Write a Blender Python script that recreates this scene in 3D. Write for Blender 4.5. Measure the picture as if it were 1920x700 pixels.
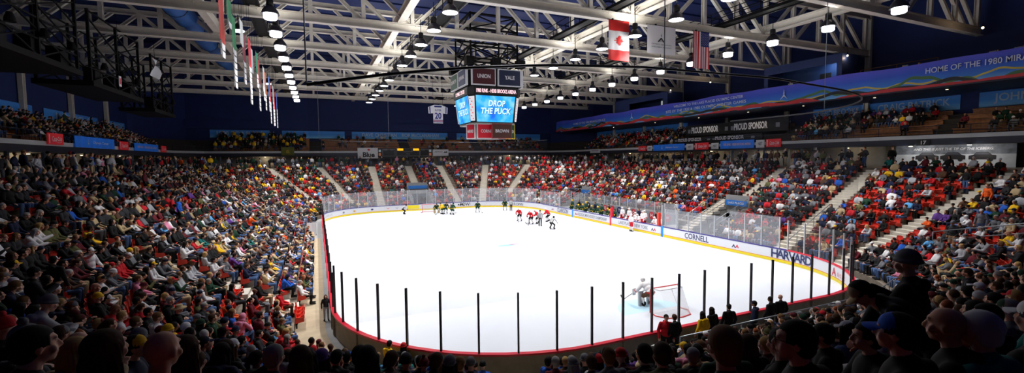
import bpy, bmesh, math, random
import numpy as np
from mathutils import Vector, Matrix
for _o in list(bpy.data.objects): bpy.data.objects.remove(_o)
SC = bpy.context.scene; COL = SC.collection
PI = math.pi
# ------------------------------------------------------------------ camera
FPX, EYE = 832.0, Vector((0, 0, 7.7))
_yaw, _pit, _rol = math.radians(23.76), math.radians(3.52), math.radians(-.585)
FW = Vector((math.sin(_yaw)*math.cos(_pit), math.cos(_yaw)*math.cos(_pit), -math.sin(_pit)))
_r0 = Vector((math.cos(_yaw), -math.sin(_yaw), 0)); _u0 = _r0.cross(FW)
RT = _r0*math.cos(_rol) + _u0*math.sin(_rol); UP = RT.cross(FW)
cam = bpy.data.cameras.new('camera'); cam.sensor_width = 36; cam.lens = FPX/1920*36; cam.clip_end = 400; cam.clip_start = .1
camo = bpy.data.objects.new('camera', cam); COL.objects.link(camo); SC.camera = camo
camo.matrix_world = Matrix(((RT.x, UP.x, -FW.x, EYE.x), (RT.y, UP.y, -FW.y, EYE.y), (RT.z, UP.z, -FW.z, EYE.z), (0, 0, 0, 1)))
def project(x, y, z):
    v = np.stack([np.asarray(x, float), np.asarray(y, float), np.asarray(z, float)-EYE.z], -1)
    w = v @ np.array(FW); w = np.where(w > .05, w, np.nan)
    return 960+FPX*(v @ np.array(RT))/w, 350-FPX*(v @ np.array(UP))/w, w
# ------------------------------------------------------------------ light and exposure
LAMP_W, EXPO = 1950.0, 0.0
wd = bpy.data.worlds.new('hall_air'); SC.world = wd; wd.use_nodes = True
wd.node_tree.nodes['Background'].inputs[0].default_value = (.02, .03, .06, 1)
wd.node_tree.nodes['Background'].inputs[1].default_value = .02
vs = SC.view_settings; vs.view_transform = 'Standard'; vs.look = 'None'; vs.gamma = 1; vs.exposure = EXPO; vs.use_curve_mapping = False
cy = SC.cycles
cy.max_bounces = 6; cy.diffuse_bounces = 3; cy.glossy_bounces = 2; cy.transmission_bounces = 3; cy.transparent_max_bounces = 20
cy.caustics_reflective = False; cy.caustics_refractive = False; cy.sample_clamp_indirect = 3; cy.use_denoising = True
# ------------------------------------------------------------------ materials
def C(r, g, b): return tuple(((c/255)/12.92 if c <= 10 else ((c/255+.055)/1.055)**2.4) for c in (r, g, b))
MATS = {}
def mat(name, rgb=None, rough=.6, metal=0., emit=None, strength=1., noise=0., nscale=6., spec=.5, bump=0.):
    if name in MATS: return MATS[name]
    m = bpy.data.materials.new(name); m.use_nodes = True; MATS[name] = m
    nt = m.node_tree; b = nt.nodes['Principled BSDF']; col = C(*rgb)
    b.inputs['Base Color'].default_value = (*col, 1); b.inputs['Roughness'].default_value = rough
    b.inputs['Metallic'].default_value = metal; b.inputs['Specular IOR Level'].default_value = spec
    if emit is not None:
        b.inputs['Emission Color'].default_value = (*C(*emit), 1); b.inputs['Emission Strength'].default_value = strength
    if noise or bump:
        tc = nt.nodes.new('ShaderNodeTexCoord'); n = nt.nodes.new('ShaderNodeTexNoise'); n.inputs['Scale'].default_value = nscale; n.inputs['Detail'].default_value = 5
        nt.links.new(tc.outputs['Object'], n.inputs['Vector'])
        if noise:
            r = nt.nodes.new('ShaderNodeValToRGB'); r.color_ramp.elements[0].position = .3; r.color_ramp.elements[1].position = .7
            r.color_ramp.elements[0].color = (*[c*(1-noise) for c in col], 1); r.color_ramp.elements[1].color = (*[min(1, c*(1+noise*.6)) for c in col], 1)
            nt.links.new(n.outputs['Fac'], r.inputs['Fac']); nt.links.new(r.outputs['Color'], b.inputs['Base Color'])
        if bump:
            bp = nt.nodes.new('ShaderNodeBump'); bp.inputs['Strength'].default_value = bump; bp.inputs['Distance'].default_value = .02
            nt.links.new(n.outputs['Fac'], bp.inputs['Height']); nt.links.new(bp.outputs['Normal'], b.inputs['Normal'])
    return m
def clear_mat(name, tint, alpha, gloss=.04, rough=.05, mesh=0.):
    """mostly transparent sheet: a little diffuse haze and a little gloss; mesh > 0 breaks it into a fine net"""
    m = bpy.data.materials.new(name); m.use_nodes = True; MATS[name] = m; nt = m.node_tree; nt.nodes.clear()
    out = nt.nodes.new('ShaderNodeOutputMaterial'); tr = nt.nodes.new('ShaderNodeBsdfTransparent')
    df = nt.nodes.new('ShaderNodeBsdfDiffuse'); df.inputs[0].default_value = (*C(*tint), 1)
    mx = nt.nodes.new('ShaderNodeMixShader'); mx.inputs[0].default_value = alpha
    nt.links.new(tr.outputs[0], mx.inputs[1]); nt.links.new(df.outputs[0], mx.inputs[2]); last = mx
    if mesh:
        tc = nt.nodes.new('ShaderNodeTexCoord'); br = nt.nodes.new('ShaderNodeTexBrick'); br.offset = 0
        br.inputs['Scale'].default_value = mesh; br.inputs['Mortar Size'].default_value = .04; br.inputs['Brick Width'].default_value = .5; br.inputs['Row Height'].default_value = .5
        br.inputs['Color1'].default_value = br.inputs['Color2'].default_value = (alpha*.6,)*3+(1,); br.inputs['Mortar'].default_value = (min(1, alpha*3),)*3+(1,)
        nt.links.new(tc.outputs['UV'], br.inputs['Vector']); nt.links.new(br.outputs['Color'], mx.inputs[0])
    if gloss:
        g = nt.nodes.new('ShaderNodeBsdfGlossy'); g.inputs['Roughness'].default_value = rough; g.inputs[0].default_value = (1, 1, 1, 1)
        m2 = nt.nodes.new('ShaderNodeMixShader'); m2.inputs[0].default_value = gloss
        nt.links.new(mx.outputs[0], m2.inputs[1]); nt.links.new(g.outputs[0], m2.inputs[2]); last = m2
    nt.links.new(last.outputs[0], out.inputs[0]); return m
# ------------------------------------------------------------------ mesh builder
class MB:
    def __init__(s): s.v, s.f, s.m = [], [], []
    def add(s, vs_, fs, mi=0):
        n = len(s.v); s.v += [tuple(v) for v in vs_]; s.f += [tuple(i+n for i in f) for f in fs]; s.m += [mi]*len(fs); return s
    def obox(s, c, ax, ay, az, mi=0):
        c, ax, ay, az = Vector(c), Vector(ax), Vector(ay), Vector(az)
        vs_ = [c+ax*i+ay*j+az*k for k in (-1, 1) for j in (-1, 1) for i in (-1, 1)]
        return s.add(vs_, [(0, 2, 3, 1), (4, 5, 7, 6), (0, 1, 5, 4), (2, 6, 7, 3), (0, 4, 6, 2), (1, 3, 7, 5)], mi)
    def box(s, x0, y0, z0, x1, y1, z1, mi=0):
        return s.obox(((x0+x1)/2, (y0+y1)/2, (z0+z1)/2), ((x1-x0)/2, 0, 0), (0, (y1-y0)/2, 0), (0, 0, (z1-z0)/2), mi)
    def beam(s, p, q, w, h, mi=0, up=(0, 0, 1)):
        p, q = Vector(p), Vector(q); d = (q-p); l = d.length; d.normalize(); u = Vector(up)
        if abs(d.dot(u)) > .98: u = Vector((0, 1, 0))
        a = d.cross(u).normalized(); b = a.cross(d)
        return s.obox((p+q)/2, a*w/2, d*l/2, b*h/2, mi)
    def ibeam(s, p, q, w, h, t=.03, mi=0):
        """H section: two flanges and a web"""
        p, q = Vector(p), Vector(q); d = (q-p).normalized(); u = Vector((0, 0, 1))
        if abs(d.dot(u)) > .98: u = Vector((0, 1, 0))
        a = d.cross(u).normalized(); b = a.cross(d)
        s.beam(p+b*(h/2-t/2), q+b*(h/2-t/2), w, t, mi); s.beam(p-b*(h/2-t/2), q-b*(h/2-t/2), w, t, mi); s.beam(p, q, t, h-2*t, mi); return s
    def tube(s, pts, r, n=8, mi=0, closed=False):
        pts = [Vector(p) for p in pts]; base = len(s.v); k = len(pts); prev = None
        rr = r if isinstance(r, (list, tuple)) else [r]*k
        for i, p in enumerate(pts):
            d = (pts[(i+1) % k]-pts[i-1]) if closed or 0 < i < k-1 else (pts[1]-pts[0] if i == 0 else pts[-1]-pts[-2])
            d.normalize()
            if prev is None: a = d.cross(Vector((0, 0, 1)) if abs(d.z) < .9 else Vector((1, 0, 0))).normalized()
            else: a = (prev-d*prev.dot(d)).normalized()
            prev = a; b = d.cross(a)
            s.v += [tuple(p+(a*math.cos(2*PI*j/n)+b*math.sin(2*PI*j/n))*rr[i]) for j in range(n)]
        for i in range(k if closed else k-1):
            A, B = base+i*n, base+((i+1) % k)*n
            s.f += [(A+j, A+(j+1) % n, B+(j+1) % n, B+j) for j in range(n)]; s.m += [mi]*n
        if not closed:
            s.f += [tuple(base+j for j in range(n))[::-1], tuple(base+(k-1)*n+j for j in range(n))]; s.m += [mi]*2
        return s
    def ell(s, c, r, n=12, m=8, mi=0, rot=None):
        c = Vector(c); R = rot or Matrix.Identity(3); r = (r,)*3 if isinstance(r, (int, float)) else r
        base = len(s.v); s.v.append(tuple(c+R @ Vector((0, 0, -r[2]))))
        for i in range(1, m):
            t = -PI/2+PI*i/m
            s.v += [tuple(c+R @ Vector((r[0]*math.cos(t)*math.cos(2*PI*j/n), r[1]*math.cos(t)*math.sin(2*PI*j/n), r[2]*math.sin(t)))) for j in range(n)]
        s.v.append(tuple(c+R @ Vector((0, 0, r[2])))); top = len(s.v)-1; k = 0
        for j in range(n): s.f.append((base, base+1+(j+1) % n, base+1+j)); k += 1
        for i in range(m-2):
            A, B = base+1+i*n, base+1+(i+1)*n
            for j in range(n): s.f.append((A+j, A+(j+1) % n, B+(j+1) % n, B+j)); k += 1
        A = base+1+(m-2)*n
        for j in range(n): s.f.append((A+j, A+(j+1) % n, top)); k += 1
        s.m += [mi]*k; return s
    def cap(s, p, q, r1, r2, n=10, mi=0):
        """closed tapered limb with round ends"""
        p, q = Vector(p), Vector(q); d = (q-p).normalized()
        pts = [p-d*r1*.95, p-d*r1*.6, p, q, q+d*r2*.6, q+d*r2*.95]
        return s.tube(pts, [r1*.3, r1*.8, r1, r2, r2*.8, r2*.3], n, mi)
    def lathe(s, prof, c=(0, 0, 0), n=16, mi=0, capt=True, capb=True):
        base = len(s.v); k = len(prof)
        for r, z in prof: s.v += [(c[0]+r*math.cos(2*PI*j/n), c[1]+r*math.sin(2*PI*j/n), c[2]+z) for j in range(n)]
        for i in range(k-1):
            A, B = base+i*n, base+(i+1)*n
            s.f += [(A+j, A+(j+1) % n, B+(j+1) % n, B+j) for j in range(n)]; s.m += [mi]*n
        if capb: s.f.append(tuple(base+j for j in range(n))[::-1]); s.m.append(mi)
        if capt: s.f.append(tuple(base+(k-1)*n+j for j in range(n))); s.m.append(mi)
        return s
    def prism(s, poly, o, ax, ay, az, mi=0):
        """polygon (list of 2D) in plane o+ax*u+ay*v, extruded by az"""
        o, ax, ay, az = Vector(o), Vector(ax), Vector(ay), Vector(az); n = len(poly)
        a = [o+ax*u+ay*v for u, v in poly]; b = [p+az for p in a]
        return s.add(a+b, [tuple(range(n))[::-1], tuple(range(n, 2*n))]+[(i, (i+1) % n, n+(i+1) % n, n+i) for i in range(n)], mi)
    def sheet(s, P, mi=0, thick=None):
        """grid of points P[i][j]"""
        base = len(s.v); a, b = len(P), len(P[0])
        for row in P: s.v += [tuple(p) for p in row]
        for i in range(a-1):
            for j in range(b-1): s.f.append((base+i*b+j, base+i*b+j+1, base+(i+1)*b+j+1, base+(i+1)*b+j)); s.m.append(mi)
        return s
    def mesh(s, name, mats=(), smooth=False):
        me = bpy.data.meshes.new(name); me.from_pydata(s.v, [], s.f)
        for m in (mats if isinstance(mats, (list, tuple)) else [mats]): me.materials.append(m)
        if any(s.m): me.polygons.foreach_set('material_index', s.m)
        if smooth: me.polygons.foreach_set('use_smooth', [True]*len(s.f))
        me.update(); return me
    def build(s, name, mats, parent=None, smooth=False, loc=None, fix=True):
        me = s.mesh(name, mats, smooth)
        if fix:
            bm = bmesh.new(); bm.from_mesh(me); bmesh.ops.recalc_face_normals(bm, faces=bm.faces); bm.to_mesh(me); bm.free()
        return link(name, me, parent, loc)
def link(name, me, parent=None, loc=None):
    o = bpy.data.objects.new(name, me); COL.objects.link(o)
    if parent is not None: o.parent = parent
    if loc is not None: o.location = loc
    return o
def tag(o, label, cat, group=None, kind=None):
    o['label'] = label; o['category'] = cat
    if group: o['group'] = group
    if kind: o['kind'] = kind
    return o
def thing(name, label, cat, loc=(0, 0, 0), rotz=0., group=None):
    o = bpy.data.objects.new(name, None); COL.objects.link(o); o.location = loc; o.rotation_euler = (0, 0, rotz); o.empty_display_size = .2
    return tag(o, label, cat, group)
def struct(o, label=None):
    o['kind'] = 'structure'
    if label: o['label'] = label
    return o
def copy_tree(root, loc=None, rotz=None, label=None, group=None):
    r = root.copy(); COL.objects.link(r)
    if loc is not None: r.location = loc
    if rotz is not None: r.rotation_euler = (0, 0, rotz)
    if label: r['label'] = label
    if group: r['group'] = group
    for ch in list(root.children):
        c = ch.copy(); COL.objects.link(c); c.parent = r
        for g in ch.children:
            d = g.copy(); COL.objects.link(d); d.parent = c
    return r
_txt = {}
def text_geo(s, bold=0., shear=0., depth=.004, space=1.):
    k = (s, bold, shear, depth, space)
    if k not in _txt:
        cu = bpy.data.curves.new('lettering', 'FONT'); cu.body = s; cu.size = 1; cu.offset = bold; cu.shear = shear; cu.extrude = 0; cu.align_x = 'CENTER'; cu.align_y = 'CENTER'; cu.space_character = space; cu.resolution_u = 3
        o = bpy.data.objects.new('t', cu); COL.objects.link(o); dg = bpy.context.evaluated_depsgraph_get(); me = o.evaluated_get(dg).to_mesh()
        v = [tuple(p.co) for p in me.vertices]; f = [tuple(p.vertices) for p in me.polygons]
        o.evaluated_get(dg).to_mesh_clear(); bpy.data.objects.remove(o); bpy.data.curves.remove(cu); _txt[k] = (v, f)
    return _txt[k]
def text(s, o, ax, up, size, m, parent=None, width=None, bold=.012, shear=0., name='lettering', lift=.012, space=1.):
    """lettering centred at o, reading along ax, cap height about .7*size; stands 'lift' proud of its panel"""
    v, f = text_geo(s, bold, shear, 0, space); ax, up, o = Vector(ax).normalized(), Vector(up).normalized(), Vector(o); nrm = ax.cross(up)
    w = max(p[0] for p in v)-min(p[0] for p in v); sx = size if width is None else width/w
    vs_ = [o+ax*(p[0]*sx)+up*(p[1]*size)+nrm*lift for p in v]
    return MB().add(vs_, f).build(name, m, parent, fix=False)
# ------------------------------------------------------------------ shared materials
M = {}
M['ice'] = mat('ice', (214, 218, 227), .35, noise=.02, nscale=1.5, spec=.3)
M['concrete'] = mat('stand_concrete', (122, 111, 98), .85, noise=.25, nscale=3)
M['walk'] = mat('walkway_concrete', (150, 150, 152), .8, noise=.12, nscale=2)
M['beige'] = mat('beige_floor_paint', (176, 158, 132), .8, noise=.12, nscale=2)
M['step'] = mat('pale_step_paint', (196, 190, 178), .8, noise=.1, nscale=4)
M['navy'] = mat('navy_wall_paint', (12, 34, 92), .75, noise=.15, nscale=1)
M['deck'] = mat('navy_roof_deck', (14, 36, 92), .7, noise=.1, nscale=1)
M['truss'] = mat('off_white_steel_paint', (226, 220, 208), .55, noise=.08, nscale=3)
M['black'] = mat('black_steel', (8, 8, 10), .7, spec=.2)
M['dark'] = mat('dark_navy_steel', (22, 30, 52), .5)
M['grey'] = mat('grey_galvanised_pipe', (150, 156, 162), .35, .7)
M['white'] = mat('white_panel', (232, 234, 238), .45)
M['boardw'] = mat('white_board_plastic', (228, 230, 236), .35)
M['yellow'] = mat('yellow_kickplate', (238, 216, 20), .4)
M['red'] = mat('red_plastic_cap', (214, 24, 54), .35)
M['navycap'] = mat('navy_plastic_cap', (52, 44, 128), .35)
M['boardback'] = mat('plywood_board_back', (140, 134, 118), .7, noise=.15, nscale=3)
M['post'] = mat('dark_stanchion', (30, 24, 28), .5, .3)
M['postw'] = mat('silver_stanchion', (206, 210, 214), .35, .4)
M['seat'] = mat('red_seat_plastic', (218, 56, 38), .45)
M['wood'] = mat('varnished_bench_wood', (168, 104, 44), .5, noise=.3, nscale=5)
M['text_navy'] = mat('navy_lettering', (34, 44, 96), .5)
M['text_white'] = mat('white_lettering', (240, 240, 244), .5)
M['text_grey'] = mat('grey_lettering', (120, 124, 134), .5)
M['blk'] = mat('black_print', (16, 16, 18), .6)
M['ltgrey'] = mat('pale_grey_wall', (150, 150, 148), .8, noise=.1, nscale=2)
M['bgrey'] = mat('bench_wall_grey', (142, 150, 158), .6)
M['glass'] = clear_mat('shield_glass', (216, 220, 230), .15, .04)
M['glass_n'] = clear_mat('near_shield_glass', (210, 218, 228), .012, .012)
M['net'] = clear_mat('safety_net', (60, 62, 70), .10, 0, mesh=60.)
# ------------------------------------------------------------------ rink plan: rounded rectangle and its offsets
XL, XR, YN, YF, RC = .55, 30.7, 13.2, 67.7, 8.5
def ring(d, step=None, n_arc=None):
    """points (x, y, nx, ny, s) on the offset curve d outside the boards, going up the left side, across the far end, down the right side, back along the near end"""
    out = []; cs = [((XL+RC, YN+RC), PI), ((XL+RC, YF-RC), PI), ((XR-RC, YF-RC), PI/2), ((XR-RC, YN+RC), 0)]
    R = RC+d; segs = []
    segs.append(('l', (XL-d, YN+RC), (XL-d, YF-RC))); segs.append(('a', (XL+RC, YF-RC), PI, PI/2)); segs.append(('l', (XL+RC, YF+d), (XR-RC, YF+d)))
    segs.append(('a', (XR-RC, YF-RC), PI/2, 0)); segs.append(('l', (XR+d, YF-RC), (XR+d, YN+RC))); segs.append(('a', (XR-RC, YN+RC), 0, -PI/2))
    segs.append(('l', (XR-RC, YN-d), (XL+RC, YN-d))); segs.append(('a', (XL+RC, YN+RC), -PI/2, -PI))
    s0 = 0.
    for sg in segs:
        if sg[0] == 'l':
            (x0, y0), (x1, y1) = sg[1], sg[2]; L = math.hypot(x1-x0, y1-y0); k = max(1, int(L/step)) if step else 1
            tx, ty = (x1-x0)/L, (y1-y0)/L
            for i in range(k): out.append((x0+tx*L*i/k, y0+ty*L*i/k, -ty, tx, s0+L*i/k))
        else:
            c, a0, a1 = sg[1], sg[2], sg[3]; L = R*abs(a1-a0); k = n_arc or max(6, int(L/(step or 1)))
            for i in range(k):
                a = a0+(a1-a0)*i/k; out.append((c[0]+R*math.cos(a), c[1]+R*math.sin(a), math.cos(a), math.sin(a), s0+L*i/k))
        s0 += L
    return out
def rdist(x, y):
    qx = min(max(x, XL+RC), XR-RC); qy = min(max(y, YN+RC), YF-RC)
    return math.hypot(x-qx, y-qy)-RC
D0, DR, RZ, Z0, NR = 1.7, .85, .415, .4, 15
ZTOP = Z0+NR*RZ
def rowz(k): return Z0+k*RZ
# ================================================================== STRUCTURE
# ice and the rink-level floor
def ring_xy(d, n_arc=16): return [(p[0], p[1]) for p in ring(d, 1.0, n_arc)]
mb = MB(); r = ring_xy(0); mb.add([(x, y, 0) for x, y in r], [tuple(range(len(r)))[::-1]]); struct(mb.build('floor_ice', M['ice']), 'white ice sheet')
mb = MB(); a, b = ring_xy(.0), ring_xy(D0+.05); n = len(a)
mb.add([(x, y, -.02) for x, y in a]+[(x, y, -.02) for x, y in b], [(i, n+i, n+(i+1) % n, (i+1) % n) for i in range(n)]); struct(mb.build('floor_walkway', M['walk']), 'grey concrete walkway round the boards')
# faint painted marks in the ice
ip = mat('faint_ice_paint_blue', (205, 226, 248), .4); ipr = mat('faint_ice_paint_red', (246, 214, 226), .4)
def ice_mark(pts, m, name, lab): struct(MB().add([(x, y, .004) for x, y in pts], [tuple(range(len(pts)))]).build(name, m), lab)
def disc(x, y, rx, ry, n=20): return [(x+rx*math.cos(2*PI*i/n), y+ry*math.sin(2*PI*i/n)) for i in range(n)]
ice_mark(disc(15.3, 36.2, .9, .35), mat('ice_logo_blue', (150, 205, 240), .4), 'trim_ice_logo', 'pale blue smudge of the centre ice logo')
ice_mark(disc(16.2, 36.5, .55, .3), mat('ice_logo_red', (244, 176, 196), .4), 'trim_ice_logo', 'pale pink smudge of the centre ice logo')
ice_mark(disc(13.4, 38.6, .8, .25), ipr, 'trim_ice_logo', 'faint pink paint in the ice')
cr = [(15.4+1.8*math.cos(t), 17.3+1.8*math.sin(t)) for t in [PI*i/16 for i in range(17)]]
ice_mark(cr, mat('goal_crease_blue', (190, 228, 246), .4), 'trim_goal_crease', 'pale blue goal crease')
# vomitories and aisles (plan)
VOMS = [((15.4, YF), (0, 1), 3.2, 6), ((XR, 30.7), (1, 0), 2.4, 6), ((XR, 55.9), (1, 0), 2.2, 5), ((XL, 51.0), (-1, 0), 2.4, 4)]
AISLES = [((33.3, 22.8), (44.9, 22.8)), ((38.6, 31), (44.9, 31)), ((33.3, 32.7), (38.4, 32.7)), ((32.6, 17.8), (43.2, 13.7)),
          ((9, 70.3), (9, 82.2)), ((15.4, 75.6), (15.4, 82.2)), ((21.2, 70.3), (21.2, 82.2)), ((4.4, 71.2), (.1, 81.4)), ((25.6, 70.6), (30.4, 81.8)),
          ((30.9, 70.8), (38, 77.5)), ((-.9, 69.2), (-7.3, 77.0)), ((-2.05, 24.6), (-13.9, 24.6)), ((-2.05, 41), (-13.9, 41)), ((-2.05, 58), (-13.9, 58)),
          ((5.55, 12.1), (1.2, 2.6)), ((33.3, 64.5), (44.9, 64.5))]
AISLES = [((p[0]+(p[0]-q[0])/math.dist(p, q), p[1]+(p[1]-q[1])/math.dist(p, q)) if min(abs(p[0]-XL), abs(p[0]-XR), abs(p[1]-YF), abs(p[1]-YN)) < 4.5 else p, q) for p, q in AISLES]
AW = 1.2
def seg_dist(x, y, p, q):
    dx, dy = q[0]-p[0], q[1]-p[1]; t = max(0, min(1, ((x-p[0])*dx+(y-p[1])*dy)/(dx*dx+dy*dy))); return math.hypot(x-p[0]-t*dx, y-p[1]-t*dy)
def in_aisle(x, y, m=.22): return any(seg_dist(x, y, p, q) < AW/2+m for p, q in AISLES)
def in_vom(x, y, m=0.):
    for (o, n_, w, k) in VOMS:
        t = (x-o[0])*n_[0]+(y-o[1])*n_[1]; l = abs((x-o[0])*n_[1]-(y-o[1])*n_[0])
        if -1 < t < D0+k*DR+m and l < w/2+m: return True
    return False
BENCH = (34.0, 53.4)
def in_bench(x, y, d): return x > XR and BENCH[0]-.6 < y < BENCH[1]+.6 and d < D0+2*DR+.02
# lower stand: stepped terraces
mb = MB(); 
for k in range(NR+1):
    d0, d1, z = D0+k*DR, D0+(k+1)*DR, rowz(k); a, b = ring(d0, 1.0, 24), ring(d1 if k < NR else 22.5, 1.0, 24); n = len(a); zp = 0 if k == 0 else rowz(k-1)
    base = len(mb.v)
    mb.v += [(p[0], p[1], zp) for p in a]+[(p[0], p[1], z) for p in a]+[(p[0], p[1], z) for p in b]
    for i in range(n):
        j = (i+1) % n; cx_, cy_ = (a[i][0]+b[j][0])/2, (a[i][1]+b[j][1])/2; dm = (d0+min(d1, d0+1))/2
        if k < NR and (in_vom(cx_, cy_) or in_bench(cx_, cy_, dm)): continue
        mb.f += [(base+i, base+j, base+n+j, base+n+i), (base+n+i, base+n+j, base+2*n+j, base+2*n+i)]; mb.m += [0, 0]
struct(mb.build('floor_lower_stand', M['concrete'], fix=False), 'stepped concrete terraces of the lower stand')
# the painted front platform at the foot of the left stand
mb = MB(); a, b = ring(.4, 1.0, 16), ring(D0-.02, 1.0, 16); n = len(a)
sel = [i for i in range(n) if a[i][0] < XL+RC and a[i][1] < 49]
for i in sel:
    j = (i+1) % n
    if j in sel: mb.add([(a[i][0], a[i][1], .012), (a[j][0], a[j][1], .012), (b[j][0], b[j][1], .012), (b[i][0], b[i][1], .012)], [(0, 1, 2, 3)])
struct(mb.build('floor_beige_strip', M['beige'], fix=False), 'beige painted strip along the left stand')
# aisle stairs
def aisle_stair(p, q):
    px, py = p; qx, qy = q; L = math.hypot(qx-px, qy-py); tx, ty = (qx-px)/L, (qy-py)/L; mb = MB(); st = DR/2
    flip = rdist(*p) > rdist(*q)
    i = 0; t = 0.
    while t < L:
        x, y = px+tx*(t+st/2), py+ty*(t+st/2); d = rdist(x, y); f = (d-D0)/DR
        if f < 0: t += st; continue
        k = min(int(f), NR); z = rowz(k); half = f-k > .5 and k < NR
        top = z+(RZ/2 if half else .012)
        mb.obox((x, y, top-.15), (tx*st/2, ty*st/2, 0), (-ty*AW/2, tx*AW/2, 0), (0, 0, .15)); t += st
    return mb
for p, q in AISLES: struct(aisle_stair(p, q).build('trim_aisle_stair', M['step']), 'pale painted aisle stair')
# vomitory tunnels: side walls, back, header
BSIGN = mat('blue_tunnel_sign', (30, 120, 214), .5)
for (o, n_, w, kk) in VOMS:
    mb = MB(); ox, oy = o; nx, ny = n_; tx, ty = ny, -nx
    for s in (-1, 1):
        for k in range(kk):
            dm = D0+(k+.5)*DR; h = rowz(k)+.25
            mb.obox((ox+nx*dm+tx*s*(w/2+.06), oy+ny*dm+ty*s*(w/2+.06), h/2), (nx*DR/2, ny*DR/2, 0), (tx*.06, ty*.06, 0), (0, 0, h/2))
    dm = D0+kk*DR; zt = rowz(kk)+.5
    mb.obox((ox+nx*(dm+.05), oy+ny*(dm+.05), (zt+2.1)/2), (tx*(w/2+.12), ty*(w/2+.12), 0), (nx*.06, ny*.06, 0), (0, 0, (zt-2.1)/2 if zt > 2.2 else .1))
    struct(mb.build('wall_tunnel', M['ltgrey']), 'pale walls of a tunnel through the stand')
    t_ = thing('tunnel_sign', {15.4: 'blue sign over the tunnel mouth in the far stand', 30.7: 'blue sign with white lettering over the tunnel mouth between the side aisles', 55.9: 'blue sign over the tunnel mouth beside the players bench', 51.0: 'blue sign over the tunnel mouth in the stand nearest the banners'}[o[0] if n_[1] else o[1]], 'sign')
    c = (ox+nx*(dm-.08), oy+ny*(dm-.08), zt-.2)
    MB().obox(c, (tx*w/2, ty*w/2, 0), (nx*.03, ny*.03, 0), (0, 0, .26)).build('panel', BSIGN, t_)
    if abs(ox-XR) < .1 and oy < 40: text('LAKE PLACID', (c[0]-nx*.03, c[1]-ny*.03, c[2]), (0, -1, 0), (0, 0, 1), .3, M['text_white'], t_, width=1.8)
    # parapet box above the mouth
    pm = MB(); zc = rowz(kk)
    pm.obox((ox+nx*(dm+.1), oy+ny*(dm+.1), zc+.75), (tx*(w/2+.1), ty*(w/2+.1), 0), (nx*.05, ny*.05, 0), (0, 0, .3)); struct(pm.build('wall_tunnel_parapet', M['ltgrey']), 'pale parapet above the tunnel mouth')
    # rails beside the tunnel
    sides = {(15.4): 'far', 30.7: 'side', 55.9: 'bench', 51.0: 'banner'}
    for s in (-1, 1):
        rl = thing('tunnel_railing', 'grey pipe railing on the %s edge of the tunnel %s' % ('near' if s*(-1 if n_[0] > 0 else 1) > 0 else 'far', {15.4: 'in the end stand', 30.7: 'between the pale aisles', 55.9: 'past the players bench', 51.0: 'in the stand by the banners'}[o[0] if n_[1] else o[1]]), 'railing')
        lat = s*(w/2+.06)
        def pt(dd, z): return (ox+nx*dd+tx*lat, oy+ny*dd+ty*lat, z)
        dA, dB = D0+.2, D0+kk*DR-.1; zA, zB = Z0+.25, rowz(kk-1)+.25
        for hh in (.5, .95): MB().tube([pt(dA, zA+hh), pt(dB, zB+hh)], .03, 8).build('rail', M['grey'], rl, True)
        for q_ in (0, .33, .66, 1): dd = dA+(dB-dA)*q_; zz = zA+(zB-zA)*q_; MB().tube([pt(dd, zz-.1), pt(dd, zz+.95)], .025, 8).build('post', M['grey'], rl, True)
# ------------------------------------------------------------------ balcony ring (left, far, right)
BP = [(-19.25, -6), (-19.25, 80.5), (-16.5, 85.8), (47, 85.8), (50, 80.5), (50, -6)]
def offp(o):
    out = []
    for i, p in enumerate(BP):
        ns = []
        for a, b in ((i-1, i), (i, i+1)):
            if 0 <= a and b < len(BP):
                dx, dy = BP[b][0]-BP[a][0], BP[b][1]-BP[a][1]; l = math.hypot(dx, dy); ns.append((-dy/l, dx/l))
        if len(ns) == 1: out.append((p[0]+ns[0][0]*o, p[1]+ns[0][1]*o))
        else:
            mx, my = ns[0][0]+ns[1][0], ns[0][1]+ns[1][1]; l2 = (mx*mx+my*my)/2; out.append((p[0]+mx/l2*o, p[1]+my/l2*o))
    return out
ZB = 8.6; ZD = 9.12; UR, UZ, UN = .85, .46, 5
def sweep(prof, closed=False):
    """prof: list of (offset, z)"""
    mb = MB(); cols = [[(x, y, z) for x, y in offp(o)] for o, z in prof]; n = len(BP)
    for c in cols: mb.v += c
    m_ = len(prof)
    for a in range(m_ if closed else m_-1):
        b = (a+1) % m_
        for i in range(n-1): mb.f.append((a*n+i, a*n+i+1, b*n+i+1, b*n+i)); mb.m.append(0)
    return mb
struct(sweep([(0, ZB), (0, ZD), (.25, ZD), (.25, ZB)], True).build('trim_balcony_beam', M['dark']), 'dark edge beam of the balcony')
prof = [(.25, ZD)]
for j in range(UN): prof += [(1.0+j*UR, ZD+j*UZ), (1.0+j*UR, ZD+(j+1)*UZ)]
prof += [(1.0+UN*UR+.4, ZD+UN*UZ)]
struct(sweep(prof).build('floor_upper_stand', mat('upper_terrace', (52, 46, 42), .85)), 'dark stepped terraces of the upper stand')
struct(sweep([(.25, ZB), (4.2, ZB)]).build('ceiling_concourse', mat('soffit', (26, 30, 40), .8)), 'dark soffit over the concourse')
WK = mat('white_kick_strip', (210, 212, 214), .6)
struct(sweep([(-.02, ZD+.02), (-.02, ZD+.36), (.03, ZD+.36), (.03, ZD+.02)], True).build('trim_balcony_kick', WK), 'white kick strip along the balcony edge')
# concourse back wall
struct(sweep([(2.6, ZTOP), (2.6, ZB)]).build('wall_concourse', M['ltgrey']), 'pale wall at the back of the concourse')
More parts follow.
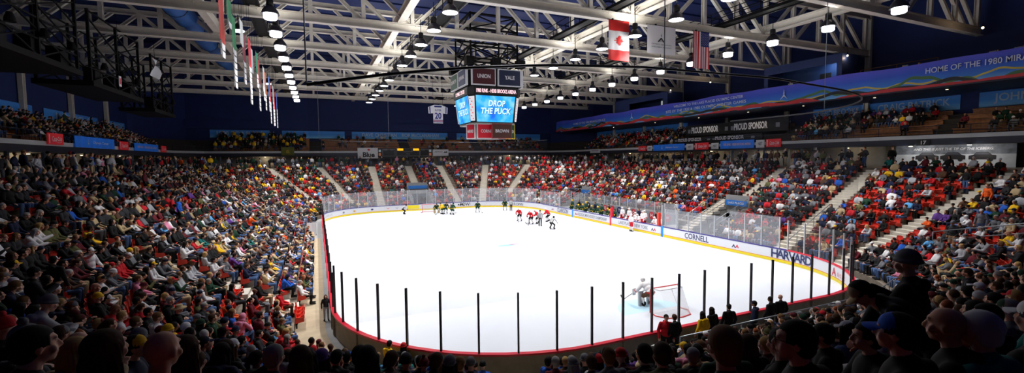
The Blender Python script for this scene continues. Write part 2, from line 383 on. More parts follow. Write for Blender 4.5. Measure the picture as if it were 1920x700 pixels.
# upper back wall behind the benches and hall walls
struct(sweep([(1.0+UN*UR+.4, ZD), (1.0+UN*UR+.4, 24.3)]).build('wall_hall', M['navy']), 'navy hall wall behind the upper stands')
struct(MB().box(-26, -8.2, 0, 58, -8, 24.3).build('wall_near', M['navy']), 'navy wall behind the photographer')
XW0, XW1, YW = BP[0][0]-1-UN*UR-.4, BP[-1][0]+1+UN*UR+.4, BP[2][1]+1+UN*UR+.4
mb = MB(); mb.box(-26, -8, 24.3, 58, 93, 24.5); struct(mb.build('ceiling', M['deck']), 'navy metal roof deck')
mb = MB()
for i in range(32): mb.beam((XW0, -6+i*3.05, 24.22), (XW1, -6+i*3.05, 24.22), .12, .16)
struct(mb.build('trim_roof_purlin', M['deck']), 'navy roof purlins')
# navy bands on the far wall
mb = MB(); mb.box(XW0, YW-.5, 13.6, XW1, YW-.02, 15.0); struct(mb.build('trim_far_ledge', M['navy']), 'navy ledge on the far wall')
# concourse posts
def along(o, step, start=0.):
    pts = offp(o); out = []
    for i in range(len(pts)-1):
        (x0, y0), (x1, y1) = pts[i], pts[i+1]; L = math.hypot(x1-x0, y1-y0); k = max(1, int(L/step))
        for j in range(k): t = (j+.5)/k; out.append((x0+(x1-x0)*t, y0+(y1-y0)*t, (x1-x0)/L, (y1-y0)/L))
    return out
PST = mat('slate_post_paint', (96, 108, 124), .6)
for x, y, tx, ty in along(.12, 4.4):
    if y < 4 or (x > 45 and 16 < y < 24.6): continue
    struct(MB().ibeam((x, y, ZTOP), (x, y, ZB), .2, .2, .04).build('column_concourse', PST), 'slim steel column holding up the balcony')
# pale wall columns on the hall walls below the trusses
TY = [20.3, 29.2, 38.2, 47.2, 56.2, 65.2, 74.2, 83.2, 92.0]
for y in TY[1:8]:
    for s, X in ((-1, XW0+.26), (1, XW1-.26)):
        struct(MB().ibeam((X, y, ZD+UN*UZ), (X, y, 24.2), .36, .5, .06).build('column_wall', M['truss']), 'off-white steel column standing against the hall wall')
# balcony railing: posts and rails, three lengths
def rail_run(name, label, pts_xy, z, h, step, m, r=.028, cat='railing', rails=(1., .55)):
    t = thing(name, label, cat); tot = 0
    for hh in rails: MB().tube([(x, y, z+h*hh) for x, y in pts_xy], r, 8).build('rail', m, t, True)
    for i in range(len(pts_xy)-1):
        (x0, y0), (x1, y1) = pts_xy[i], pts_xy[i+1]; L = math.hypot(x1-x0, y1-y0); k = max(1, round(L/step))
        for j in range(k+(i == len(pts_xy)-2)):
            u_ = j/k; MB().tube([(x0+(x1-x0)*u_, y0+(y1-y0)*u_, z), (x0+(x1-x0)*u_, y0+(y1-y0)*u_, z+h)], r*.9, 6).build('post', m, t, True)
    return t
rp = offp(.08)
rail_run('balcony_railing', 'dark pipe railing on the balcony above the banner side stand', [(rp[0][0], 20)]+rp[1:2], ZD, 1.15, 2.2, M['dark'])
rail_run('balcony_railing', 'dark pipe railing on the balcony across the far end', rp[1:5], ZD, 1.15, 2.2, M['dark'])
rail_run('balcony_railing', 'dark pipe railing on the balcony under the long blue banner', [rp[4], (rp[5][0], 12)], ZD, 1.15, 2.2, M['dark'])
# wooden benches in the upper stands (sections split by stair gaps)
SECT = {'banner side': [(0, t0, t1) for t0, t1 in ((18, 32), (33.2, 46), (47.2, 60), (61.2, 79))],
        'far end': [(2, -15.5, -1), (2, 1, 15), (2, 17, 30), (2, 32, 46)],
        'press side': [(4, 9, 20.4), (4, 21.8, 35), (4, 37, 52), (4, 53.5, 66), (4, 67.5, 79)]}
bench_me = {}
for side, secs in SECT.items():
    for si, (sg, t0, t1) in enumerate(secs):
        for j in range(UN):
            if sg == 4 and t0 == 37 and j < 3: continue
            o = 1.0+j*UR+.5; z = ZD+(j+1)*UZ+.0
            mb = MB()
            def bx(a0, a1, o0, o1, z0, z1):
                if sg == 0: mb.box(BP[0][0]-o1, a0, z0, BP[0][0]-o0, a1, z1)
                elif sg == 2: mb.box(a0, BP[2][1]+o0, z0, a1, BP[2][1]+o1, z1)
                else: mb.box(BP[4][0]+o0, a0, z0, BP[4][0]+o1, a1, z1)
            L = t1-t0; t = thing('wooden_bench', 'long varnished wooden bench among the rows of the upper %s stand' % side, 'bench', group='benches of the upper %s stand' % side)
            bx(t0, t1, o-.02, o+.28, z+.38, z+.43); bx(t0, t1, o+.2, o+.25, z+.02, z+.38); mb.build('seat_plank', M['wood'], t); mb = MB()
            bx(t0, t1, o-.5, o-.46, z-UZ+.05, z-.02); mb.build('riser_plank', M['wood'], t)
# ------------------------------------------------------------------ right concourse rooms
ROOM = mat('room_white_wall', (214, 210, 196), .7); WIN = clear_mat('window_glass', (220, 225, 230), .05, .05)
def room(name, label, y0, y1, x=51.6, win=4, lampc=(255, 236, 200), lampw=90):
    t = thing(name, label, 'room'); 
    mb = MB(); mb.box(x-1.0, y0, ZTOP, x-.92, y1, ZTOP+.95); mb.box(x-1.0, y0, ZB-.18, x-.92, y1, ZB); mb.box(x-1.0, y0-.06, ZTOP, x-.92, y0, ZB); mb.box(x-1.0, y1, ZTOP, x-.92, y1+.06, ZB)
    mb.build('front_wall', ROOM, t)
    for i in range(win+1):
        yy = y0+(y1-y0)*i/win; MB().box(x-1.02, yy-.05, ZTOP+.95, x-.9, yy+.05, ZB-.18).build('mullion', ROOM, t)
    for i in range(win):
        MB().box(x-.97, y0+(y1-y0)*i/win+.05, ZTOP+.95, x-.955, y0+(y1-y0)*(i+1)/win-.05, ZB-.18).build('window_pane', WIN, t)
    MB().box(x-.6, (y0+y1)/2-.6, ZB-.09, x-.2, (y0+y1)/2+.6, ZB-.05).build('ceiling_lamp', mat('room_lamp_%d' % lampw, (255, 240, 210), emit=lampc, strength=6), t)
    l = bpy.data.lights.new('room_light', 'AREA'); l.energy = lampw; l.size = 1.; l.color = C(*lampc); lo = link('room_light', l, t, (x-.5, (y0+y1)/2, ZB-.14))
    return t
room('press_room', 'lit white room with four windows under the black press tables', 34.5, 42.5, win=4)
room('snack_stand', 'lit concession window with warm shelves at the far concourse', 52.5, 58.5, win=3, lampc=(255, 214, 150), lampw=70)
# the advertising wall under section seventeen
ad = thing('advertising_wall', 'wide grey winter poster with three dark trucks under section seventeen', 'poster')
m_ = mat('poster_sky', (120, 126, 136), .6, noise=.5, nscale=2.5); m2 = mat('poster_snow', (196, 200, 206), .6, noise=.1, nscale=3)
X17 = 51.35
MB().box(X17, 16.3, 7.75, X17+.06, 24.4, ZB-.02).build('forest_panel', m_, ad); MB().box(X17, 16.3, ZTOP, X17+.06, 24.4, 7.75).build('snow_panel', m2, ad)
text('AND THIS IS JUST THE TIP OF THE ICEBERG.', (X17, 20.3, 8.2), (0, -1, 0), (0, 0, 1), .3, M['text_white'], ad, width=5.4, shear=.2)
car = mat('poster_dark_paint', (30, 26, 32), .4); carg = mat('poster_dark_glass', (70, 74, 84), .3)
for i, yc in enumerate((22.0, 20.2, 18.3)):
    s = -1 if i == 0 else 1
    body = [(-.85, .18), (-.85, .5), (-.55, .58), (-.35, .82), (.35, .82), (.6, .58), (.85, .52), (.85, .18)]
    MB().prism([(s*u_, v_) for u_, v_ in body], (X17-.012, yc, 7.1), (0, -1, 0), (0, 0, 1), (.012, 0, 0)).build('printed_truck', car, ad)
    MB().prism([(s*u_, v_) for u_, v_ in [(-.5, .6), (-.33, .77), (.3, .77), (.5, .6)]], (X17-.016, yc, 7.1), (0, -1, 0), (0, 0, 1), (.004, 0, 0)).build('printed_window', carg, ad)
    for w_ in (-.5, .52): MB().prism([(w_+.17*math.cos(k*PI/6), .17+.17*math.sin(k*PI/6)) for k in range(12)], (X17-.018, yc, 7.1), (0, -1, 0), (0, 0, 1), (.004, 0, 0)).build('printed_wheel', M['blk'], ad)
def num_sign(s, x, y, z, ax, lab, size=.45):
    t = thing('section_number', lab, 'sign'); axv = Vector(ax); nv = axv.cross(Vector((0, 0, 1)))
    MB().obox(Vector((x, y, z)), axv*(.2+.14*len(s)), nv*.02, (0, 0, .26)).build('plate', M['blk'], t)
    text(s, Vector((x, y, z))+nv*.02, ax, (0, 0, 1), size, M['text_white'], t, bold=.03)
num_sign('17', 49.9, 21.7, ZB+.2, (0, -1, 0), 'white number 17 on the beam above the truck poster')
num_sign('18', 49.9, 31.1, ZB-.12, (0, -1, 0), 'white number 18 on the dark beam behind the net', .4)
num_sign('8', -19.15, 50.5, ZB-.1, (0, 1, 0), 'white number 8 on the dark beam below the long blue sign', .5)
num_sign('6', -19.15, 71.5, ZB-.1, (0, 1, 0), 'white number 6 on the dark beam below the small red sign', .45)
num_sign('24', 49.9, 70.5, ZB-.15, (0, -1, 0), 'white number 24 on the dark beam near the far corner', .4)
# concourse ceiling lamps (warm discs) behind the posts; the stronger pair is added to brighten the truck poster
CL = mat('warm_lamp_lens', (255, 240, 210), emit=(255, 232, 190), strength=5)
for (x, y) in ((-21, 48), (-21, 57), (-21, 66), (51.2, 28.6), (51.0, 46), (51.2, 64), (49.9, 18.6), (49.9, 22.6), (20, 87.6), (-8, 87.6), (38, 87.6)):
    t = thing('concourse_lamp', 'small round ceiling lamp under the balcony soffit', 'lamp', (x, y, ZB), group='concourse ceiling lamps')
    MB().lathe([(.2, -.01), (.2, -.07), (.15, -.08)], n=14, capt=True).build('housing', M['black'], t); MB().lathe([(.15, -.081), (.13, -.1), (.05, -.11)], n=14).build('lens', CL, t)
    l = bpy.data.lights.new('concourse_light', 'POINT'); l.energy = 75 if 15 < y < 24 else 30; l.color = C(255, 226, 180) if y > 24 else C(250, 246, 240); l.shadow_soft_size = .15; link('concourse_light', l, t, (0, 0, -.25))
# ================================================================== ROOF STEEL
ZC, ZT, ZCT = 18.73, 22.6, 19.08
ORD = ['nearest', 'second', 'third', 'fourth', 'fifth', 'sixth', 'seventh', 'eighth', 'ninth']
def roof_truss(y, lab):
    t = thing('roof_truss', lab, 'roof truss')
    x0, x1 = XW0+.3, XW1-.3
    MB().ibeam((x0, y, ZC), (x1, y, ZC), .5, .66, .07).build('bottom_chord', M['truss'], t)
    MB().ibeam((x0, y, ZT), (x1, y, ZT), .45, .5, .06).build('top_chord', M['truss'], t)
    zb, zt = ZC+.3, ZT-.22
    tops = [-15.6, 0, 15.6, 31.2, 46.8]; bots = [-23.4, -7.8, 7.8, 23.4, 39.0, 54.6]
    for xv in [b for b in bots if x0 < b < x1]+tops+[v+s*3.9 for v in tops for s in (-1, 1) if x0 < v+s*3.9 < x1]:
        MB().ibeam((xv, y, zb), (xv, y, zt), .3, .34, .05).build('vertical', M['truss'], t)
    for a in tops:
        for s in (-1, 1):
            for (ta, ba) in ((.15, 3.7), (2.1, 5.7), (4.1, 7.6)):
                if x0 < a+s*ba < x1: MB().ibeam((a+s*ta, y+.06*s, zt), (a+s*ba, y+.06*s, zb), .26, .28, .05).build('diagonal', M['truss'], t)
    for b in bots:
        if x0+1 < b < x1-1:
            for s in (-1, 1): MB().ibeam((b+s*.9, y, zb+.95), (b, y, zb), .2, .2, .04).build('knee_brace', M['truss'], t)
    return t
for i, y in enumerate(TY): roof_truss(y, '%s off-white roof truss crossing the hall from the camera' % (ORD[i]+(' , almost overhead' if i == 0 else '')).replace(' ,', ','))
# lengthwise beams on the truss chords
for X, lab in ((-7.6, 'off-white lengthwise roof beam beside the blue air duct'), (6.9, 'off-white lengthwise roof beam between lamps and scoreboard'), (24.2, 'off-white lengthwise roof beam beyond the scoreboard'), (39, 'off-white lengthwise roof beam by the press balcony')):
    t = thing('roof_beam', lab, 'roof beam')
    MB().ibeam((X, 19, ZCT+.45), (X, 92.5, ZCT+.45), .6, .72, .08).build('beam', M['truss'], t)
    for y in TY:
        MB().box(X-.32, y-.25, ZCT+.0, X+.32, y+.25, ZCT+.1).build('bearing_plate', M['truss'], t)
# catwalks: dark decks with rails
for X, lab in ((-3.9, 'dark steel catwalk behind the hanging championship banners'), (9.9, 'dark steel catwalk leading to the scoreboard, camera side'), (21.4, 'dark steel catwalk beyond the scoreboard'), (33.0, 'dark steel catwalk in front of the press balcony')):
    t = thing('catwalk', lab, 'catwalk'); y0, y1 = 20, 84
    mb = MB(); z = ZCT+.12
    for s in (-.45, .45): mb.beam((X+s, y0, z), (X+s, y1, z), .1, .22)
    mb.build('stringer', M['black'], t); mb = MB()
    mb.box(X-.42, y0, z-.03, X+.42, y1, z+.02)
    mb.build('deck', M['black'], t)
    for s in (-.48, .48):
        for hh in (.55, 1.1): MB().tube([(X+s, y0, z+hh), (X+s, y1, z+hh)], .035, 6).build('rail', M['black'], t)
    mb = MB()
    for k in range(int((y1-y0)/2.4)):
        for s in (-.48, .48): mb.tube([(X+s, y0+k*2.4, z), (X+s, y0+k*2.4, z+1.1)], .035, 6)
    mb.build('rail_post', M['black'], t)
# ------------------------------------------------------------------ lamps
LENS = mat('lamp_lens', (255, 255, 255), emit=(250, 252, 255), strength=12); SKIRT = mat('lamp_skirt', (245, 246, 250), .4, emit=(246, 249, 255), strength=7.0)
HOUS = mat('lamp_housing', (34, 34, 38), .4, .3); REFL = mat('lamp_reflector', (70, 68, 74), .35, .4)
def lamp(x, y, skirt, lab, group):
    t = thing('arena_lamp', lab, 'lamp', (x, y, 17.1), group=group)
    MB().lathe([(.16, .95), (.2, .9), (.22, .55), (.17, .5)], n=16).build('ballast_can', HOUS, t, True)
    MB().tube([(0, 0, .95), (0, 0, 2.0)], .03, 6).build('hanger', M['black'], t)
    MB().lathe([(.17, .5), (.3, .42), (.46, .2), (.52, 0), (.54, -.03), (.5, -.03), (.44, .16), (.15, .38)], n=20, capb=True, capt=True).build('reflector', REFL, t, True)
    if skirt: MB().lathe([(.4, -.0), (.4, -.28), (.36, -.33), (.05, -.35)], n=20).build('diffuser', SKIRT, t, True)
    else: MB().lathe([(.49, -.035), (.4, -.06), (.05, -.08)], n=20).build('lens', LENS, t, True)
    return t
ROWS = [(-2.35, 24, 1, 'bright high bay lamp in the row by the hanging banners'), (8.15, 15.1, 0, 'black bell lamp in the row between banners and scoreboard'),
        (22.8, 15.1, 0, 'black bell lamp in the row just beyond the scoreboard'), (34.4, 16.5, 1, 'bright high bay lamp in the row nearest the press balcony')]
ld = bpy.data.lights.new('arena_light', 'SPOT'); ld.energy = LAMP_W; ld.spot_size = math.radians(100); ld.spot_blend = .75; ld.shadow_soft_size = .4; ld.color = (1, .985, .965)
gl_ = bpy.data.lights.new('added_glow', 'POINT'); gl_.energy = 95; gl_.shadow_soft_size = .3; gl_.color = (1, .97, .92)  # added fill: weak point light at every lamp to brighten the roof steel
gs_ = {}; us_ = {}
for X, e_ in ((-2.35, 12), (8.15, 36), (22.8, 36), (34.4, 15)):
    gs_[X] = gl_.copy(); gs_[X].energy = e_; us_[X] = bpy.data.lights.new('added_uplight', 'SPOT'); us_[X].energy = e_*4.2; us_[X].spot_size = math.radians(172); us_[X].spot_blend = .3; us_[X].shadow_soft_size = .25; us_[X].color = (1, .97, .92)  # the up-facing spots are added too, to lift the trusses from below
for X, y0, sk, lab in ROWS:
    proto = None; y = y0; lg = ld.copy() if X < 0 else ld
    if X < 0: lg.spot_size = math.radians(90); lg.spot_blend = .9
    while y < 79:
        if proto is None: o = proto = lamp(X, y, sk, lab, lab.replace('bright ', '').replace('black ', ''))
        else: o = copy_tree(proto, (X, y, 17.1))
        l = link('arena_light', lg, o, (0, 0, -.6)); link('added_glow', gs_[X], o, (0, 0, -.52)); u_ = link('added_uplight', us_[X], o, (0, 0, 1.1)); u_.rotation_euler = (PI, 0, 0); y += 4.3
for (x, y) in ((-4.85, 38.2), (-5.1, 62.4)):
    t = thing('banner_lamp', 'small bright lamp %s the hanging banners' % ('among the nearer of' if y < 50 else 'among the farther of'), 'lamp', (x, y, 17.3))
    MB().lathe([(.1, .5), (.25, .3), (.45, 0), (.4, -.03)], n=16).build('shade', HOUS, t, True); MB().lathe([(.4, -.02), (.36, -.1), (.05, -.14)], n=16).build('lens', LENS, t, True)
    MB().tube([(0, 0, .4), (0, 0, 1.3)], .03, 6).build('hanger', M['black'], t)
# ------------------------------------------------------------------ scoreboard
def rot90(k): return [(1, 0), (0, 1), (-1, 0), (0, -1)][k]
sb = thing('scoreboard', 'four-sided centre-hung scoreboard with glowing blue screens and team name panels', 'scoreboard', (16.0, 42.6, 0))
SBK = mat('scoreboard_black', (10, 11, 16), .5)
scr = bpy.data.materials.new('screen_picture'); scr.use_nodes = True; nt = scr.node_tree; b_ = nt.nodes['Principled BSDF']; b_.inputs['Base Color'].default_value = (.01, .02, .05, 1)
tc = nt.nodes.new('ShaderNodeTexCoord'); nz = nt.nodes.new('ShaderNodeTexNoise'); nz.inputs['Scale'].default_value = 1.1; nz.inputs['Detail'].default_value = 6
cr = nt.nodes.new('ShaderNodeValToRGB'); els = cr.color_ramp.elements
els[0].position = .3; els[0].color = (*C(20, 110, 255), 1); els[1].position = .72; els[1].color = (*C(150, 228, 255), 1); e = els.new(.5); e.color = (*C(40, 190, 255), 1)
nt.links.new(tc.outputs['Object'], nz.inputs['Vector']); nt.links.new(nz.outputs['Fac'], cr.inputs['Fac']); nt.links.new(cr.outputs['Color'], b_.inputs['Emission Color']); b_.inputs['Emission Strength'].default_value = 1.15
STX = mat('screen_lettering', (60, 190, 250), emit=(226, 246, 255), strength=1.25); STD = mat('screen_lettering_shadow', (10, 40, 120), emit=(10, 70, 190), strength=.9)
LEDT = mat('led_lettering', (255, 235, 235), emit=(255, 205, 215), strength=1.4); PNLW = mat('penalty_panel', (236, 236, 240), .4, emit=(236, 236, 242), strength=.55)
def face_pts(k, hw, off, z): # corners of a side face of the octagon at height z
    nx, ny = [(0, -1), (1, 0), (0, 1), (-1, 0)][k]; tx, ty = -ny, nx
    return Vector((nx*off-tx*hw, ny*off-ty*hw, z)), Vector((nx*off+tx*hw, ny*off+ty*hw, z)), Vector((tx, ty, 0)), Vector((nx, ny, 0))
# core and ring
def octa(hw, off): 
    out = []
    for k in range(4):
        a, b, _, _ = face_pts(k, hw, off, 0); out += [(a.x, a.y), (b.x, b.y)]
    return out
def octa_body(levels):
    mb = MB(); n = 8
    for hw, off, z in levels: mb.v += [(x, y, z) for x, y in octa(hw, off)]
    for i in range(len(levels)-1): mb.f += [(i*n+j, i*n+(j+1) % n, (i+1)*n+(j+1) % n, (i+1)*n+j) for j in range(n)]; mb.m += [0]*n
    mb.f += [tuple(range(n))[::-1], tuple(range((len(levels)-1)*n, len(levels)*n))]; mb.m += [0, 0]; return mb
octa_body([(1.95, 2.3, 11.25), (2.15, 2.62, 13.85)]).build('screen_housing', SBK, sb)
octa_body([(2.25, 2.75, 13.85), (2.25, 2.75, 14.55)]).build('led_ring', SBK, sb)
octa_body([(2.1, 2.6, 14.55), (2.1, 2.6, 16.3), (1.7, 2.1, 16.5)]).build('upper_drum', SBK, sb)
octa_body([(1.3, 1.6, 9.75), (1.3, 1.6, 11.25)]).build('lower_drum', SBK, sb)
octa_body([(1.9, 2.25, 11.1), (1.9, 2.25, 11.27)]).build('screen_skirt', M['ltgrey'], sb)
for k in range(4):
    zb, zt = 11.32, 13.78; fb = (zb-11.25)/2.6; ft = (zt-11.25)/2.6
    def fp(f, sgn, in_=.1, lift=.02):
        hw, off = 1.95+.2*f-in_, 2.3+.32*f+lift; a, b, tx, nn = face_pts(k, hw, off, 11.25+2.6*f); return a if sgn < 0 else b
    P4 = [fp(fb, -1), fp(fb, 1), fp(ft, 1), fp(ft, -1)]
    s_ = MB().add(P4, [(0, 1, 2, 3)]).build('video_screen', scr, sb)
    mid = (P4[0]+P4[1]+P4[2]+P4[3])/4; ax = (P4[1]-P4[0]).normalized(); up_ = ((P4[3]+P4[2])-(P4[0]+P4[1])).normalized()
    nrm_ = ax.cross(up_)
    for wd, dy, sx, w in (('DROP', .5, .1, 1.75), ('THE PUCK', -.22, .02, 3.1)):
        text(wd, mid+up_*(dy-.03)+ax*(sx+.04), ax, up_, .78, STD, s_, width=w*1.03, bold=.05, shear=.12, lift=.012)
        text(wd, mid+up_*dy+ax*sx, ax, up_, .78, STX, s_, width=w, bold=.03, shear=.12, lift=.02)
    # white penalty panel on the bevelled corner
    a0, b0, tx, nn = face_pts(k, 2.03, 2.36, 11.4); a1, b1, _, _ = face_pts(k, 2.15, 2.6, 13.7); an, bn, _, _ = face_pts((k+1) % 4, 2.03, 2.36, 11.4); an1, _, _, _ = face_pts((k+1) % 4, 2.15, 2.6, 13.7)
    off = (b0+an)*.5; off.z = 0; off = off.normalized()*.03
    q = [b0+off, an+off, an1+off, b1+off]; pl = MB().add(q, [(0, 1, 2, 3)]).build('penalty_panel', PNLW, sb)
    rm = MB(); ax2 = (q[1]-q[0]).normalized(); up2 = (q[3]-q[0]).normalized(); w2 = (q[1]-q[0]).length
    for r_ in range(8): rm.obox(q[0]+ax2*w2*(.32 if r_ % 2 else .66)+up2*(.2+r_*.27), ax2*.06, up2*.045, ax2.cross(up2)*.01)
    rm.build('red_digit', mat('red_digits', (210, 40, 50), emit=(230, 40, 50), strength=.6), pl)
    # LED ring text
    a, b, tx, nn = face_pts(k, 2.25, 2.76, 14.2)
    text('1980 RINK - HERB BROOKS ARENA' if k % 2 == 0 else 'OLYMPIC CENTER', (a+b)/2, tx, (0, 0, 1), .5, LEDT, sb, width=4.1 if k % 2 == 0 else 2.9, bold=.02)
    # upper name boxes, two per side
    TEAM = [('UNION', (66, 16, 26), 'YALE', (16, 30, 62)), ('PRINCETON', (30, 30, 34), 'COLGATE', (110, 22, 40)), ('ST LAWRENCE', (120, 30, 40), 'RPI', (150, 30, 36)), ('DARTMOUTH', (18, 66, 50), 'QUINNIPIAC', (34, 46, 88))]
    n1, c1, n2, c2 = TEAM[k]
    for nm, cc, s in ((n1, c1, -1), (n2, c2, 1)):
        cpt = Vector(nn)*2.85+Vector(tx)*s*1.32+Vector((0, 0, 15.5))
        pb = MB().obox(cpt, Vector(tx)*1.2, Vector(nn)*.12, (0, 0, .8)).build('name_box', M['white'], sb)
        MB().obox(cpt+Vector(nn)*.125, Vector(tx)*1.1, Vector(nn)*.01, (0, 0, .71)).build('name_panel', mat('panel_'+nm.lower(), cc, .5, emit=cc, strength=.06), pb)
        text(nm, cpt+Vector(nn)*.14, tx, (0, 0, 1), .5, M['text_white'], pb, width=min(1.7, .26*len(nm)), bold=.03)
LOW = [('CORNELL', (196, 22, 44), (-.55, -1.72), 1.1), ('BROWN', (74, 42, 34), (.75, -2.2), 1.05), ('HARVARD', (176, 22, 44), (-2.0, -1.05), .55), ('CLARKSON', (16, 72, 44), (1.95, -1.5), .5)]
for nm, cc, (ox, oy), hw in LOW:
    cpt = Vector((ox, oy, 10.45)); tx, nn = Vector((1, 0, 0)), Vector((0, -1, 0))
    if nm == 'HARVARD': tx = Vector((.5, -.86, 0)); nn = Vector((-.86, -.5, 0))
    fr = (240, 200, 40) if nm == 'CLARKSON' else ((150, 60, 60) if nm == 'BROWN' else (238, 238, 240))
    pb = MB().obox(cpt, tx*hw, nn*.1, (0, 0, .72)).build('name_box', mat('frame_'+nm.lower(), fr, .5), sb)
    MB().obox(cpt+nn*.105, tx*(hw-.07), nn*.01, (0, 0, .65)).build('name_panel', mat('panel_'+nm.lower(), cc, .5, emit=cc, strength=.06), pb)
    text(nm, cpt+nn*.12, tx, (0, 0, 1), .42, M['text_white'], pb, width=hw*1.35, bold=.03)
for a in range(4):
    s1, s2 = (-1, 1)[a % 2], (-1, 1)[a//2]; MB().tube([(s1*1.6, s2*1.6, 16.4), (s1*1.7, s2*1.7, ZCT)], .05, 6).build('hoist_cable', M['black'], sb)
rig = thing('scoreboard_rig', 'black lattice rig of speakers above the scoreboard', 'rig', (16.0, 42.6, 0))
for s1 in (-2.4, 2.4):
    for s2 in (-2.4, 2.4):
        MB().beam((s1, s2, 16.9), (s1, s2, 21.5), .14, .14).build('post', M['black'], rig)
for z in (16.9, 18.4, 20.0, 21.4):
    for s in (-2.4, 2.4):
        MB().beam((-2.4, s, z), (2.4, s, z), .16, .14).build('rail', M['black'], rig); MB().beam((s, -2.4, z), (s, 2.4, z), .16, .14).build('rail', M['black'], rig)
for s in (-2.4, 2.4):
    for i in range(3):
        z0, z1 = (16.9, 18.4, 20.0)[i], (18.4, 20.0, 21.4)[i]
        MB().beam((-2.4, s, z0), (2.4, s, z1), .1, .1).build('brace', M['black'], rig); MB().beam((s, -2.4, z1), (s, 2.4, z0), .1, .1).build('brace', M['black'], rig); MB().beam((2.4, s, z0), (-2.4, s, z1), .1, .1).build('brace', M['black'], rig)
for k, (x, y) in enumerate(((-2.6, -2.6), (2.6, -2.6), (-2.6, 2.6), (2.6, 2.6), (0, -2.7), (0, 2.7))): MB().box(x-.4, y-.4, 16.55, x+.4, y+.4, 17.3).build('speaker', M['black'], rig)
# ------------------------------------------------------------------ flags on the second truss
def cloth(o, ax, up, w, h, name, m, parent, amp=.05, nx=24, nz=18, waves=2.3, lift=0., dist=lambda u_, v_: True):
    o, ax, up = Vector(o), Vector(ax), Vector(up); nn = ax.cross(up)
    def p(u_, v_): return o+ax*(u_*w)+up*(v_*h)+nn*(amp*math.sin(waves*2*PI*u_+1.2*v_)*(1-.6*v_)+lift)
    return p
def cloth_patch(p, m, name, parent, u0, u1, v0, v1, n1=12, n2=10):
    return MB().sheet([[p(u0+(u1-u0)*i/n1, v0+(v1-v0)*j/n2) for i in range(n1+1)] for j in range(n2+1)]).build(name, m, parent, True, fix=False)
def cloth_poly(p, poly, m, name, parent, lift=.012):
    """flat printed figure laid on the cloth, triangulated finely enough to follow it"""
    bm = bmesh.new(); vs_ = [bm.verts.new((u_, v_, 0)) for u_, v_ in poly]; bm.faces.new(vs_)
    bmesh.ops.triangulate(bm, faces=bm.faces); bmesh.ops.subdivide_edges(bm, edges=bm.edges, cuts=2, use_grid_fill=False); bmesh.ops.triangulate(bm, faces=bm.faces)
    for v in bm.verts:
        q = p(v.co.x, v.co.y); e = .001; n_ = (p(v.co.x+e, v.co.y)-q).cross(p(v.co.x, v.co.y+e)-q).normalized(); v.co = q+n_*lift
    me = bpy.data.meshes.new(name); bm.to_mesh(me); bm.free(); me.materials.append(m); return link(name, me, parent)
FR = mat('flag_red', (222, 28, 28), .7); FWm = mat('flag_white', (238, 236, 240), .7); FB = mat('flag_blue', (22, 40, 120), .7)
yF = 29.2-.42
cf = thing('canadian_flag', 'red and white maple leaf flag hung sideways from the second truss', 'flag')
p = cloth((20.9, yF, 15.3), (1, 0, 0), (0, 0, 1), 1.95, 3.05, '', None, None, .05)
cloth_patch(p, FR, 'red_band', cf, 0, 1, .74, 1); cloth_patch(p, FWm, 'white_field', cf, 0, 1, .26, .74); cloth_patch(p, FR, 'red_band', cf, 0, 1, 0, .26)
half = [(0, 1), (.13, .74), (.27, .81), (.2, .42), (.38, .62), (.43, .5), (.66, .54), (.58, .3), (.68, .23), (.33, -.06), (.37, -.2), (.06, -.14), (.05, -.5)]
leaf = half+[(-x, y) for x, y in half[::-1][:-1]]
cloth_poly(p, [(.5+y*.31-.06, .5-x*.195) for x, y in leaf], FR, 'maple_leaf', cf)
lf = thing('white_flag', 'white flag with a black tower emblem hung from the second truss', 'flag')
p = cloth((24.65, yF, 16.15), (1, 0, 0), (0, 0, 1), 2.95, 2.25, '', None, None, .03, waves=1.2)
cloth_patch(p, FWm, 'cloth', lf, 0, 1, 0, 1, 20)
for poly in ([(.5, .6), (.36, .43), (.41, .43), (.5, .53)], [(.5, .6), (.64, .4), (.59, .42), (.5, .53)], [(.44, .455), (.5, .49), (.56, .455), (.6, .42), (.5, .47), (.4, .43)], [(.485, .64), (.5, .74), (.515, .64), (.5, .62)]):
    cloth_poly(p, poly, M['blk'], 'tower_emblem', lf)
for wd, z in (('OLYMPIC REGIONAL', .34), ('DEVELOPMENT AUTHORITY', .24)):
    v, f = text_geo(wd, .01); W = max(q[0] for q in v)*2; sx = .72/W
    MB().add([p(.5+q[0]*sx, z+q[1]*.055)+Vector((0, -.02, 0)) for q in v], f).build('lettering', M['text_grey'], lf, fix=False)
uf = thing('american_flag', 'stars and stripes flag hung upright from the second truss', 'flag')
p = cloth((29.55, yF, 15.3), (1, 0, 0), (0, 0, 1), 1.85, 3.1, '', None, None, .05)
for i in range(13):
    v1 = 1 if i < 6 else .6
    cloth_patch(p, FR if i % 2 == 0 else FWm, 'stripe', uf, i/13, (i+1)/13, 0, v1, 2, 14)
cloth_patch(p, FB, 'canton', uf, 6/13, 1, .6, 1, 8, 8)
for r_ in range(9):
    for c_ in range(6 if r_ % 2 == 0 else 5):
        cu, cv = 6/13+(7/13)*((r_+1)/10), .6+.4*((c_+(1 if r_ % 2 == 0 else 1.5)-.3)/6.4)
        st = [(cu+.022*(1 if q % 2 == 0 else .4)*math.cos(PI/2+q*PI/5), cv+.0135*(1 if q % 2 == 0 else .4)*math.sin(PI/2+q*PI/5)) for q in range(10)]
        q0 = [p(a, b)+Vector((0, -.02, 0)) for a, b in st]; 
        if r_ == 0 and c_ == 0: stm = MB()
        stm.add(q0, [tuple(range(10))])
stm.build('star_field', FWm, uf, fix=False)
